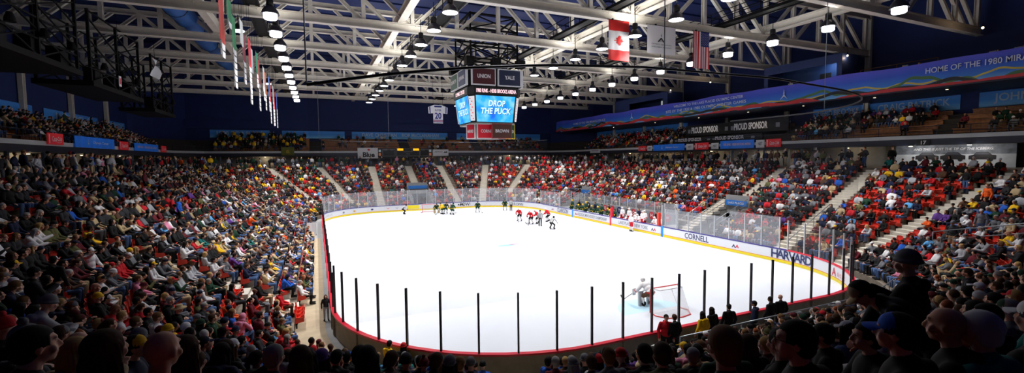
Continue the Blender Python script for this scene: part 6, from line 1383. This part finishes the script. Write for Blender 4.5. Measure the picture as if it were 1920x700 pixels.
GROUND = [ # people on the walkway behind the near boards: head px, py
 (1249, 596, 'stand', 150, 'red', 'black', 'short', '', 'hair dark', 'skin a', 'person standing on the walkway in red hockey jersey with white cuffs by the near goal'),
 (1265, 596, 'stand', 0, 'black', 'black', 'short', '', 'hair brown', 'skin a', 'person standing in black jacket with white stripe beside the red jersey'),
 (1318, 590, 'stand', 0, 'gold', 'black', 'long', '', 'hair dark', 'skin a', 'person on the walkway in yellow top, first of two dark heads by the glass'),
 (1335, 582, 'stand', 0, 'black', 'black', 'long', '', 'hair dark', 'skin a', 'person on the walkway in black, second of two dark heads by the glass'),
 (1367, 576, 'stand', -20, 'black', 'black', 'short', '', 'hair dark', 'skin b', 'person on the walkway in black suit at a double glass post'),
 (1415, 570, 'stand', 30, 'navy', 'black', 'cap', 'navy', 'short', 'skin b', 'officer in navy uniform and peaked cap at the glass'),
 (1445, 562, 'stand', 0, 'black', 'black', 'short', '', 'hair dark', 'skin c', 'person in black jacket at the glass beside the navy uniform'),
 (1464, 558, 'stand', -20, 'black', 'black', 'bald', '', '', 'skin b', 'bald person in black at the glass under the big navy lettering'),
 (612, 556, 'stand', -90, 'charcoal', 'pale grey', 'long', '', 'hair brown', 'skin a', 'child in dark top and grey leggings leaning on the red cap of the left boards'),
]
SPECIAL = []
for (u, v, wg, pz, turn, jk, tr, g, gc, hc, sk, lab) in SP:
    h = POS[pz]['hd']; e, p, k, fz, dd = head_at(u, v, wg, h.z)
    rot = inward(p.x, p.y)+math.radians(turn); bx, by = p.x-(h.x*math.cos(rot)-h.y*math.sin(rot)), p.y-(h.x*math.sin(rot)+h.y*math.cos(rot))
    hz = fz if e < .35 else p.z-h.z
    if k >= 0 and not pz.startswith('stand') and pz != 'bend':
        # sit properly on the row: centre of the hips .6 m behind the riser
        d_ = rdist(bx, by); tgt = D0+k*DR+.6; a = inward(bx, by)+PI/2; bx += math.cos(a)*(d_-tgt)*.8; by += math.sin(a)*(d_-tgt)*.8
    SPECIAL.append(dict(x=bx, y=by, z=hz, rot=rot, row=k, pose=pz, jk=jk, tr=tr, g=g, hatc=gc or 'black', hc=hc if hc.startswith('hair') else 'hair dark', hair=(hc if hc in ('short', 'long') else None), skin=sk, sc=1., label=lab, pom='pompom' in lab, gl='spectacles' in lab))
for (u, v, pz, turn, jk, tr, g, gc, hc, sk, lab) in GROUND:
    sc = .72 if 'child' in lab else 1.; h = POS[pz]['hd']; d = FW+RT*((u-960)/FPX)+UP*((350-v)/FPX); t_ = (h.z*sc-EYE.z)/d.z; p = EYE+d*t_; rot = inward(p.x, p.y)+math.radians(turn)
    if rdist(p.x, p.y) < .35: a = inward(p.x, p.y)-PI/2; p = p+V3((math.cos(a), math.sin(a), 0))*(.35-rdist(p.x, p.y))
    SPECIAL.append(dict(x=p.x, y=p.y, z=0., rot=rot, row=-1, pose=pz, jk=jk, tr=tr, g=g, hatc=gc or 'black', hc=hc if hc.startswith('hair') else 'hair dark', hair=(hc if hc in ('short', 'long') else None), skin=sk, sc=sc, label=lab, pom=False, gl=False))
sx = np.array([[q['x'], q['y'], 1 if not q['pose'].startswith('stand') else .7] for q in SPECIAL])
PEOPLE = [p for p in PEOPLE if np.min(np.hypot(sx[:, 0]-p['x'], sx[:, 1]-p['y'])/sx[:, 2]) > .5]
# standing people here and there in the stands and on the concourse
for i, p in enumerate(PEOPLE):
    if p['row'] >= 4 and rng.random() < .012 and math.hypot(p['x'], p['y']) > 14: p['pose'] = pick({'stand': .5, 'stand_pockets': .3, 'stand_phone': .2}); p['y'] += 0
for p in ring(15.3, .62, 60)+ring(16.4, 1.1, 30)+ring(17.8, 1.7, 20):
    x, y, nx, ny, s = p
    if y < 20 or rng.random() < .45 or (x > 31 and 34 < y < 43 and rdist(x, y) > 17) or (x > 31 and 14 < y < 23): continue
    r_ = make_rec(x+float(rng.normal(0, .12)), y+float(rng.normal(0, .12)), ZTOP, math.atan2(-ny, -nx)-PI/2+float(rng.normal(0, .5)), 99); r_['pose'] = pick({'stand': .5, 'stand_pockets': .3, 'stand_phone': .2}); PEOPLE.append(r_)
# upper stands
for side, secs in SECT.items():
    for (sg, t0, t1) in secs:
        for j in range(UN):
            o = 1.0+j*UR+.62; z = ZD+(j+1)*UZ; a = t0+.3
            while a < t1-.3:
                if sg == 0: x, y, rot, pr = BP[0][0]-o, a, -PI/2, .88 if a > 40 else .45
                elif sg == 2: x, y, rot, pr = a, BP[2][1]+o, PI, (.85 if a < 0 else .18 if a < 30 else .6)
                else: x, y, rot, pr = BP[4][0]+o, a, PI/2, (.3 if a < 29 else .8 if not 36 < a < 52 else .35)
                a += .56
                if sg == 4 and 21.8 < a < 29: pr = .8 if j > 1 and a > 23.8 else .25
                if sg == 4 and a < 20.5: pr = .32
                if sg == 4 and 36 < a < 52.5 and j < 3: continue
                if rng.random() < pr:
                    r_ = make_rec(x, y, z-.03, rot, 50+j)
                    if sg == 2 and a < 0 and rng.random() < .5: r_['pose'] = 'stand'; r_['jk'] = pick({'gold': .25, 'dark green': .3, 'black': .45})
                    elif rng.random() < .05 and j > 2: r_['pose'] = 'stand'
                    PEOPLE.append(r_)
# ---- how large each one shows: splat low detail points into a small depth buffer
def sub(seq, mk):
    G = {}
    for i, p in enumerate(seq): G.setdefault(mk(p), []).append(i)
    return G
BW, BHt = 640, 234
def splat(items):
    """items: (V, transforms, ids); returns pixel counts per id"""
    zb = np.full(BW*BHt, np.inf); ib = np.full(BW*BHt, -1)
    for V_, F_, T, ids in items:
        k = len(T); c, s = np.cos(T[:, 3]), np.sin(T[:, 3]); sc = T[:, 4]; P0 = V_[F_]; Q = np.concatenate([P0.mean(1), (P0[:, 0]*2+P0[:, 1])/3, (P0[:, 1]*2+P0[:, 2])/3, (P0[:, 2]*2+P0[:, 0])/3])
        X = Q[None, :, 0]*sc[:, None]; Y = Q[None, :, 1]*sc[:, None]; u, v, w_ = project(X*c[:, None]-Y*s[:, None]+T[:, 0, None], X*s[:, None]+Y*c[:, None]+T[:, 1, None], Q[None, :, 2]*sc[:, None]+T[:, 2, None])
        I = np.repeat(ids, Q.shape[0]).reshape(k, -1); ok = np.isfinite(w_) & (u >= 0) & (u < 1920) & (v >= 0) & (v < 700)
        u, v, w_, I = u[ok], v[ok], w_[ok], I[ok]; r_ = 1
        for dx in (0, 1):
            for dy in (0, 1):
                q = np.minimum((v*BHt/700).astype(int)+dy, BHt-1)*BW+np.minimum((u*BW/1920).astype(int)+dx, BW-1)
                o = np.lexsort((w_, q)); qs, first = np.unique(q[o], return_index=True); sel = o[first]; better = w_[sel] < zb[qs]; zb[qs[better]] = w_[sel][better]; ib[qs[better]] = I[sel][better]
    return np.bincount(ib[ib >= 0])
ALL = SPECIAL+PEOPLE; nS = len(SPECIAL)
def T_(p): return (p['x'], p['y'], p['z'], p['rot'], p['sc'])
items = []
cp = lambda n: n if n in CPOSE else 'stand'
for key, ix in sub(ALL, lambda p: cp(p['pose'])).items(): V_, F_, L_ = assemble(key, 1, 'short'); items.append((V_, F_, np.array([T_(ALL[i]) for i in ix]), np.array(ix)))
NB_ = len(ALL)
for up in (0, 1):
    ix = [i for i, s in enumerate(SEATREC) if s[5] != up]; items.append((*SEATA[up], np.array([(*SEATREC[i][:4], 1.) for i in ix]), np.array(ix)+NB_))
cnt = np.zeros(NB_+len(SEATREC), int); c_ = splat(items); cnt[:len(c_)] = c_
cnt[:nS] += 10**6
order = np.argsort(-cnt[:NB_], kind='stable'); HI = set(int(i) for i in order[:300]); sorder = np.argsort(-cnt[NB_:], kind='stable'); HIS = set(int(i) for i in sorder[:300])
# ---- individuals
ORDW = ['front', 'second', 'third', 'fourth', 'fifth', 'sixth', 'seventh', 'eighth', 'ninth', 'tenth', 'eleventh', 'twelfth', 'thirteenth', 'fourteenth', 'fifteenth', 'sixteenth', 'seventeenth']
def stand_of(x, y):
    if x < XL+.3 and y > 21.7: return 'left stand'
    if y < 21.7 and x < XL+RC: return 'near left corner'
    if y < YN: return 'near stand'
    if x > XR and y < 24: return 'right corner stand'
    return 'right stand' if x > XR else 'far stand'
NUMW = ['first', 'second', 'third', 'fourth', 'fifth', 'sixth', 'seventh', 'eighth', 'ninth', 'tenth', 'eleventh', 'twelfth', 'thirteenth', 'fourteenth', 'fifteenth', 'sixteenth', 'seventeenth', 'eighteenth', 'nineteenth', 'twentieth']+['twenty-'+q for q in ('first', 'second', 'third', 'fourth', 'fifth', 'sixth', 'seventh', 'eighth', 'ninth')]+['thirtieth']+['thirty-'+q for q in ('first', 'second', 'third', 'fourth', 'fifth', 'sixth', 'seventh', 'eighth', 'ninth')]+['fortieth']
POSEW = {'lap': 'hands in lap', 'lean': 'leaning forward', 'phone': 'one hand raised', 'clap': 'hands together', 'point': 'pointing', 'back': 'sitting back', 'stand': 'standing', 'stand_pockets': 'standing', 'stand_phone': 'standing', 'bend': 'bending'}
hi_list = [ALL[i] for i in sorted(HI)]; used = {}
for p in hi_list: p['st'] = stand_of(p['x'], p['y'])
def wear_word(p): return {'beanie': '%s knit hat' % p['hatc'], 'cap': '%s cap' % p['hatc'], 'hood': 'hood up', 'straw': 'straw hat'}.get(p['g'], 'bareheaded')
rows = {}
for p in hi_list: rows.setdefault((p['st'], p['row']), []).append(p)
for (st, rw), ps in rows.items():
    ps.sort(key=lambda p: math.hypot(p['x'], p['y']))
    for i, p in enumerate(ps):
        if p['label']: used[p['label'].lower()] = 1; continue
        rowp = '%s row of the %s' % (ORDW[rw+(st == 'left stand')] if rw < 15 else 'top', st); base = 'person in %s jacket, %s, %s' % (p['jk'], wear_word(p), POSEW[p['pose']])
        near_ = sorted((q for q in hi_list if q is not p), key=lambda q: math.hypot(q['x']-p['x'], q['y']-p['y']))[0]
        J_, W_ = p['jk'], wear_word(p); nth = NUMW[min(i, 39)]
        cands = ['person in %s jacket, %s, %s, %s' % (J_, W_, POSEW[p['pose']], rowp), 'person in %s jacket, %s, %s' % (J_, W_, rowp), 'person in %s jacket, %s, beside %s jacket, %s' % (J_, W_, near_['jk'], rowp), 'person in %s jacket, %s from camera, %s' % (J_, nth, rowp), '%s jacket, %s, %s from camera, %s' % (J_, W_, nth, rowp)]
        c__ = next((c for c in cands if c.lower() not in used and len(c.replace('-', 'x').split()) <= 16), cands[3])
        used[c__.lower()] = 1; p['label'] = c__
GEARMAP = {'tail': 'long'}
for p in hi_list:
    g = p['g']; hair = None; hat = None
    if g in ('short', 'long', 'tail'): hair = g
    elif g != 'bald': hat = g
    if hat == 'cap' and p.get('hair') is None: hair = 'short'
    if p.get('hair') and hat: hair = p['hair']
    if hat == 'beanie' and rng.random() < .35 and not p.get('pom'): hair = 'long'
    if hat in ('cap', 'beanie') and hair == 'short': hair = None if hat == 'beanie' else 'short'
    person(p['pose'] if p['pose'] in BODY else 'stand', (p['x'], p['y'], p['z']), p['rot'], p['jk'], p['tr'], hair, p['hc'], hat, p['hatc'], p['skin'], p['label'], 'spectators', p['sc'], visor_back=(hat == 'cap' and not p.get('pom') and p.get('seat', 0) % 5 == 1), glasses=p.get('gl', False), pom=p.get('pom', False))
# ---- the rest of the crowd
def fcol(p): return [PI_[p['jk']], PI_[p['tr']], PI_[p['skin']], PI_[p['hatc'] if p['g'] in ('beanie', 'cap') else (p['jk'] if p['g'] == 'hood' else p['hc'])]]
rest = [p for i, p in enumerate(ALL) if i not in HI]; groups = []
def lv_of(p): return 0 if math.hypot(p['x'], p['y']) < 30 else 1
for (n, lv, g), ix in sub(rest, lambda p: (cp(p['pose']), lv_of(p), GEARMAP.get(p['g'], p['g']))).items():
    V_, F_, L_ = assemble(n, lv, g); ct = np.array([fcol(rest[i]) for i in ix]); groups.append((V_, F_, ct[:, L_], np.array([T_(rest[i]) for i in ix])))
co_ = link('crowd', mass_mesh('crowd', groups, PM)); tag(co_, 'mass of distant spectators filling the lower bowl and the upper stands', 'crowd', None, 'stuff')
# ---- seats
sgroups = {}
for i in sorted(HIS):
    x, y, z, rot, k, occ = SEATREC[i]; st = stand_of(x, y)
    lab = ('%s red plastic seat in the %s row of the %s' % ('occupied' if occ else 'empty tipped-up', ORDW[k+(st == 'left stand')], st))
    t = thing('stadium_seat', lab, 'seat', (x, y, z), rot, '%s seats, %s row, %s' % ('occupied' if occ else 'empty', ORDW[k+(st == 'left stand')], st))
    link('backrest', S_BACK, t); link('seat', S_DOWN if occ else S_UP, t); link('side_bracket', S_ARM[0], t); link('side_bracket', S_ARM[1], t); link('pedestal', S_PED, t)
groups = []
for up in (0, 1):
    T = np.array([(*SEATREC[i][:4], 1.) for i in range(len(SEATREC)) if i not in HIS and SEATREC[i][5] != up]); V_, F_ = SEATA[up]; groups.append((V_, F_, np.zeros((len(T), len(F_)), int), T))
so = link('stadium_seat_mass', mass_mesh('stadium_seat_mass', groups, [M['seat']])); tag(so, 'mass of the remaining red plastic seats round the bowl', 'seats', None, 'stuff')
print('PEOPLE', len(ALL), 'SEATS', len(SEATREC), 'HI', len(HI), 'min px', cnt[order[299]], cnt[NB_+sorder[299]], 'crowd faces', len(co_.data.polygons))
# ================================================================== HOCKEY PLAYERS AND OFFICIALS
JERS = remesh((lambda J: (lambda mb: (torso(mb, J, .25, .19), limbs(mb, J, (.11, .095, .075), None, legs=False), mb.cap(J['nk']-V3((0, .02, .08)), J['nk'], .1, .08))[0] or mb)(MB()))(POS['skate']), .018, 'jersey', 3)
def mk(pz, f, nm, vx=.018): mb = MB(); f(mb, POS[pz]); return remesh(mb, vx, nm, 3)
HK = {}
for pz in ('skate', 'crouch', 'lap', 'lean', 'stand'):
    def fj(mb, J): torso(mb, J, .25, .19); limbs(mb, J, (.11, .095, .072), None, legs=False); d = (J['nk']-J['ch']).normalized(); mb.cap(J['nk']-d*.08, J['nk'], .1, .08)
    def fp(mb, J):
        mb.ell(J['pel']-V3((0, 0, .03)), (.22, .18, .16), 12, 8)
        for k in (-1, 1): mb.cap(J['hp', k], J['hp', k]+(J['kn', k]-J['hp', k])*.85, .13, .115)
    def fs(mb, J):
        for k in (-1, 1): mb.cap(J['kn', k], J['an', k]+V3((0, 0, .03)), .09, .07); mb.ell(J['kn', k]+V3((0, .03, 0)), .09, 10, 8)
    def fg(mb, J):
        for k in (-1, 1): d = (J['wr', k]-J['el', k]).normalized(); mb.cap(J['wr', k]-d*.06, J['wr', k]+d*.1, .07, .06)
    def fk(mb, J):
        for k in (-1, 1): a, t_ = J['an', k], J['to', k]; mb.cap(a+V3((0, -.04, .06)), a+V3((0, -.04, -.02)), .06, .055); mb.cap(a+V3((0, -.05, -.03)), t_, .05, .042); mb.obox((a+t_)/2+V3((0, 0, -.085)), (0, .15, 0), (.006, 0, 0), (0, 0, .03))
    HK[pz] = [mk(pz, f, n) for f, n in ((fj, 'jersey'), (fp, 'hockey_pants'), (fs, 'socks'), (fg, 'gloves'))]+[mk(pz, fk, 'skates', .012)]
strip = bpy.data.materials.new('referee_stripes'); strip.use_nodes = True; nt = strip.node_tree; b_ = nt.nodes['Principled BSDF']; tc = nt.nodes.new('ShaderNodeTexCoord'); wv = nt.nodes.new('ShaderNodeTexWave'); wv.bands_direction = 'X'; wv.inputs['Scale'].default_value = 4.0; cr = nt.nodes.new('ShaderNodeValToRGB'); cr.color_ramp.interpolation = 'CONSTANT'; cr.color_ramp.elements[0].color = (.02, .02, .02, 1); cr.color_ramp.elements[1].position = .4; cr.color_ramp.elements[1].color = (.8, .8, .82, 1)
nt.links.new(tc.outputs['Object'], wv.inputs['Vector']); nt.links.new(wv.outputs['Fac'], cr.inputs['Fac']); nt.links.new(cr.outputs['Color'], b_.inputs['Base Color'])
HELM = GEAR['helmet']
_st = MB(); _st.beam((0, 0, 0), (0, 0, 1.35), .022, .03); _st.obox((.0, .13, -.02), (0, .15, -.0), (.012, 0, 0), (0, 0, .035)); STICK = _st.mesh('hockey_stick', mat('stick_dark', (40, 34, 34), .5))
PADS = {}
def player(x, y, rot, pz, jer, pants, socks, helm, glove, label, stick=True, z=0., ref=False, goalie=False, group=None, sc=1.04):
    o = link('person', BODY2[pz], None, (x, y, z)); o.rotation_euler = (0, 0, rot); o.scale = (sc,)*3; setmat(o, PM[PI_['skin a']]); tag(o, label, 'person', group); J = POS[pz]
    jm, pm_, sm, gm, km = HK[pz]
    def put(nm, me, c, M4=None, par=o):
        q = link(nm, me, par); setmat(q, c if not isinstance(c, str) else PM[PI_[c]]); 
        if M4 is not None: q.matrix_local = M4
        return q
    if ref: put('striped_shirt', JACK[pz] if pz in JACK else jm, strip); put('trousers', TROU[pz], 'black'); put('skates', km, M['black']); put('helmet', HELM, M['black'], Matrix.Translation(J['hd']) @ headR(J).to_4x4()); return o
    jo = put('jersey', jm, jer); put('hockey_pants', pm_, pants); put('socks', sm, socks); put('gloves', gm, glove); put('skates', km, M['black']); put('helmet', HELM, helm, Matrix.Translation(J['hd']) @ headR(J).to_4x4())
    if jer == 'dark green' or jer == 'white' or jer == 'red':
        tm = 'gold' if jer == 'dark green' else ('red' if jer == 'white' else 'white'); p = J['pel']
        put('hem_stripe', HEM, tm, Matrix.Translation(p+V3((0, 0, .0))), jo)
        for k in (-1, 1):
            a, b = J['el', k], J['wr', k]; mid = a+(b-a)*.45; put('sleeve_stripe', BAND, tm, Matrix.Translation(mid) @ (b-a).to_track_quat('Z', 'Y').to_matrix().to_4x4(), jo)
    if goalie:
        for k in (-1, 1):
            a, b = J['kn', k], J['an', k]; pl = MB(); pl.obox(((a+b)/2+V3((k*.06, .1, .03))), (.15, 0, 0), (0, .05, 0), (0, .02, .38)); pl.build('leg_pad', PM[PI_['pale grey' if jer == 'white' else 'beige']], o)
        bm_ = MB().obox(J['wr', -1]+V3((0, .06, 0)), (.1, 0, 0), (0, .03, 0), (0, 0, .17)).build('blocker', PM[PI_['white']], o)
    if stick:
        Mo = Matrix.Translation((x, y, z)) @ Matrix.Rotation(rot, 4, 'Z') @ Matrix.Scale(sc, 4); a = Mo @ J['wr', -1]; dirv = (Mo.to_3x3() @ V3((-.25 if not goalie else -.1, .75, 0))).normalized(); tip = V3((a.x, a.y, 0))+dirv*.75; tip.z = .05
        d = (a-tip).normalized(); zax = d; yax = (dirv-zax*dirv.dot(zax)).normalized(); xax = yax.cross(zax); M4 = Matrix((xax, yax, zax)).transposed().to_4x4(); M4.translation = tip
        s_ = link('hockey_stick', STICK); s_.matrix_world = M4; tag(s_, 'stick held by the '+label, 'hockey stick') if len(label.split()) <= 10 else tag(s_, 'stick held by the '+' '.join(label.split()[:12]), 'hockey stick')
    return o
HEM = MB().lathe([(.235, -.03), (.24, .0), (.235, .03)], n=20, capt=False, capb=False).mesh('hem_stripe', [], True)
for v in HEM.vertices: v.co.y *= .82
BAND = MB().lathe([(.092, -.03), (.094, 0), (.092, .03)], n=14, capt=False, capb=False).mesh('sleeve_stripe', [], True)
DG = dict(jer='dark green', pants='dark green', socks='white', helm=M['blk'] if False else PM[PI_['dark green']], glove='dark green'); RD = dict(jer='red', pants='black', socks='white', helm=PM[PI_['white']], glove='black'); WH = dict(jer='white', pants='red', socks='white', helm=PM[PI_['white']], glove='white')
R_ = math.radians
player(15.75, 63.0, R_(170), 'crouch', **DG, label='crouching dark green goalie at the mouth of the far goal', goalie=True)
player(16.2, 61.4, R_(100), 'skate', **dict(DG, jer='gold'), label='player with gold and green jersey beside the far goalie')
player(16.75, 61.75, R_(200), 'skate', **DG, label='dark green player behind the gold jersey by the far goal')
player(17.25, 60.2, R_(-60), 'skate', **DG, label='dark green player reaching a stick sideways, outermost of the goal group')
player(21.25, 60.8, R_(170), 'skate', **DG, label='lone dark green player standing in the middle of the far zone')
player(25.8, 61.3, R_(150), 'skate', **DG, label='dark green player beside the black trousered linesman', stick=False)
player(26.35, 60.3, R_(160), 'stand', 'white', 'black', 'black', 'black', 'black', 'linesman in striped shirt standing beside a dark green player', ref=True, stick=False)
player(22.9, 49.8, R_(130), 'skate', **RD, label='red player nearest the centre, turned towards the scoreboard')
player(23.05, 46.9, R_(120), 'skate', **RD, label='red player in the middle of the red group')
player(23.9, 46.9, R_(60), 'skate', **RD, label='red player half hidden behind the referee')
player(23.35, 45.1, R_(170), 'stand', 'white', 'black', 'black', 'black', 'black', 'referee with orange armband standing among red players', ref=True, stick=False)
player(25.8, 47.8, R_(40), 'skate', **RD, label='red player farthest from the scoreboard, beyond the crouching linesman')
player(23.45, 42.4, R_(-60), 'crouch', 'white', 'black', 'black', 'black', 'black', 'linesman skating in a crouch away from the red players', ref=True, stick=False)
player(11.3, 64.0, R_(-100), 'crouch', 'white', 'black', 'black', 'black', 'black', 'official bent over near the yellow board advertisement', ref=True, stick=False)
player(30.05, 37.3, R_(-90), 'stand', **WH, label='white and red player standing on the ice at the bench boards', stick=False)
player(30.95, 36.6, R_(90), 'stand', **WH, label='white and red player leaning over the bench boards', stick=False, z=.36)
player(15.55, 18.0, R_(5), 'crouch', 'white', 'brown', 'white', PM[PI_['white']], 'white', label='goalie in white crouching in front of the near goal', goalie=True)
xb = XR+1.1
for i, (y, pz) in enumerate(((35.0, 'lap'), (35.55, 'lean'), (36.9, 'stand'), (37.45, 'lap'), (38.2, 'lean'), (38.8, 'lap'), (39.4, 'stand'), (40.0, 'lap'), (40.6, 'stand'), (41.1, 'lap'))):
    player(xb+(.0 if pz != 'stand' else -.35), y, R_(90), pz, **WH, label='white jersey player %s on the bench, %s from the orange red pad' % ('standing' if pz == 'stand' else 'seated', NUMW[i]), stick=False, z=.36)
for i in range(15):
    y = 42.5+i*.68; pz = ['lap', 'lean', 'lap', 'stand', 'lap'][i % 5]
    player(xb+(.0 if pz != 'stand' else -.35), y, R_(90), pz, **dict(DG, helm=PM[PI_['gold' if i % 3 else 'dark green']]), label='dark green jersey player %s on the bench, %s from the red centre pad' % ('standing' if pz == 'stand' else 'seated', NUMW[i]), stick=False, z=.36)
for i, (x, y, jk, lab) in enumerate(((XR+1.75, 36.2, 'black', 'coach in black standing behind the white jerseys near the orange red pad'), (XR+1.75, 39.0, 'navy', 'coach in navy standing behind the middle of the white jerseys'), (XR+1.75, 40.9, 'charcoal', 'coach in charcoal standing behind the white jerseys near the centre pad'), (XR+1.75, 47.4, 'navy', 'coach in navy standing behind the dark green jerseys'), (XR+1.75, 44.5, 'black', 'coach in black behind the dark green bench near the centre pad'), (XR+1.75, 51.2, 'black', 'coach in black at the far end of the dark green bench'))):
    person('stand_pockets', (x, y, .36), R_(90), jk, 'black', 'short', 'hair dark', None, 'black', 'skin a', lab)
# reporters on the press balcony
for i, (x, y, pz, jk, hc, lab) in enumerate(((BX+1.35, 12.6, 'lap', 'black', 'hair brown', 'reporter in black at the laptop nearest the camera on the press balcony'), (BX+1.5, 14.3, 'stand_pockets', 'black', 'hair white', 'reporter in black standing with hands on hips on the press balcony'),
        (BX+1.35, 15.9, 'lap', 'charcoal', 'hair brown', 'reporter in charcoal at the third laptop on the press balcony'), (BX+1.35, 17.3, 'lap', 'black', 'hair dark', 'reporter in black at the fourth laptop on the press balcony'), (BX+1.35, 22.4, 'lap', 'black', 'hair tan', 'reporter in black next to the brown railing'), (BX+1.35, 23.6, 'lap', 'charcoal', 'hair brown', 'reporter in charcoal next to the brown railing'),
        (50.9, 34.8, 'stand', 'white', 'hair dark', 'person in white shirt standing inside the broadcast booth'), (50.9, 31.5, 'lap', 'navy', 'hair dark', 'person in navy seated inside the broadcast booth'), (50.9, 30.3, 'lap', 'black', 'hair dark', 'person in black seated inside the broadcast booth'),
        (50.3, 43.2, 'stand', 'black', 'hair dark', 'person in black standing above the welcome lettering'), (50.3, 45.3, 'lap', 'white', 'hair blond', 'person in white seated above the welcome lettering'), (50.3, 50.2, 'lap', 'charcoal', 'hair dark', 'person in charcoal seated beside the press cabin'))):
    person(pz, (x, y, 14.75), R_(90), jk, 'black', 'short', hc, None, 'black', 'skin a', lab)
chair_m = mat('grey_chair', (60, 62, 68), .6)
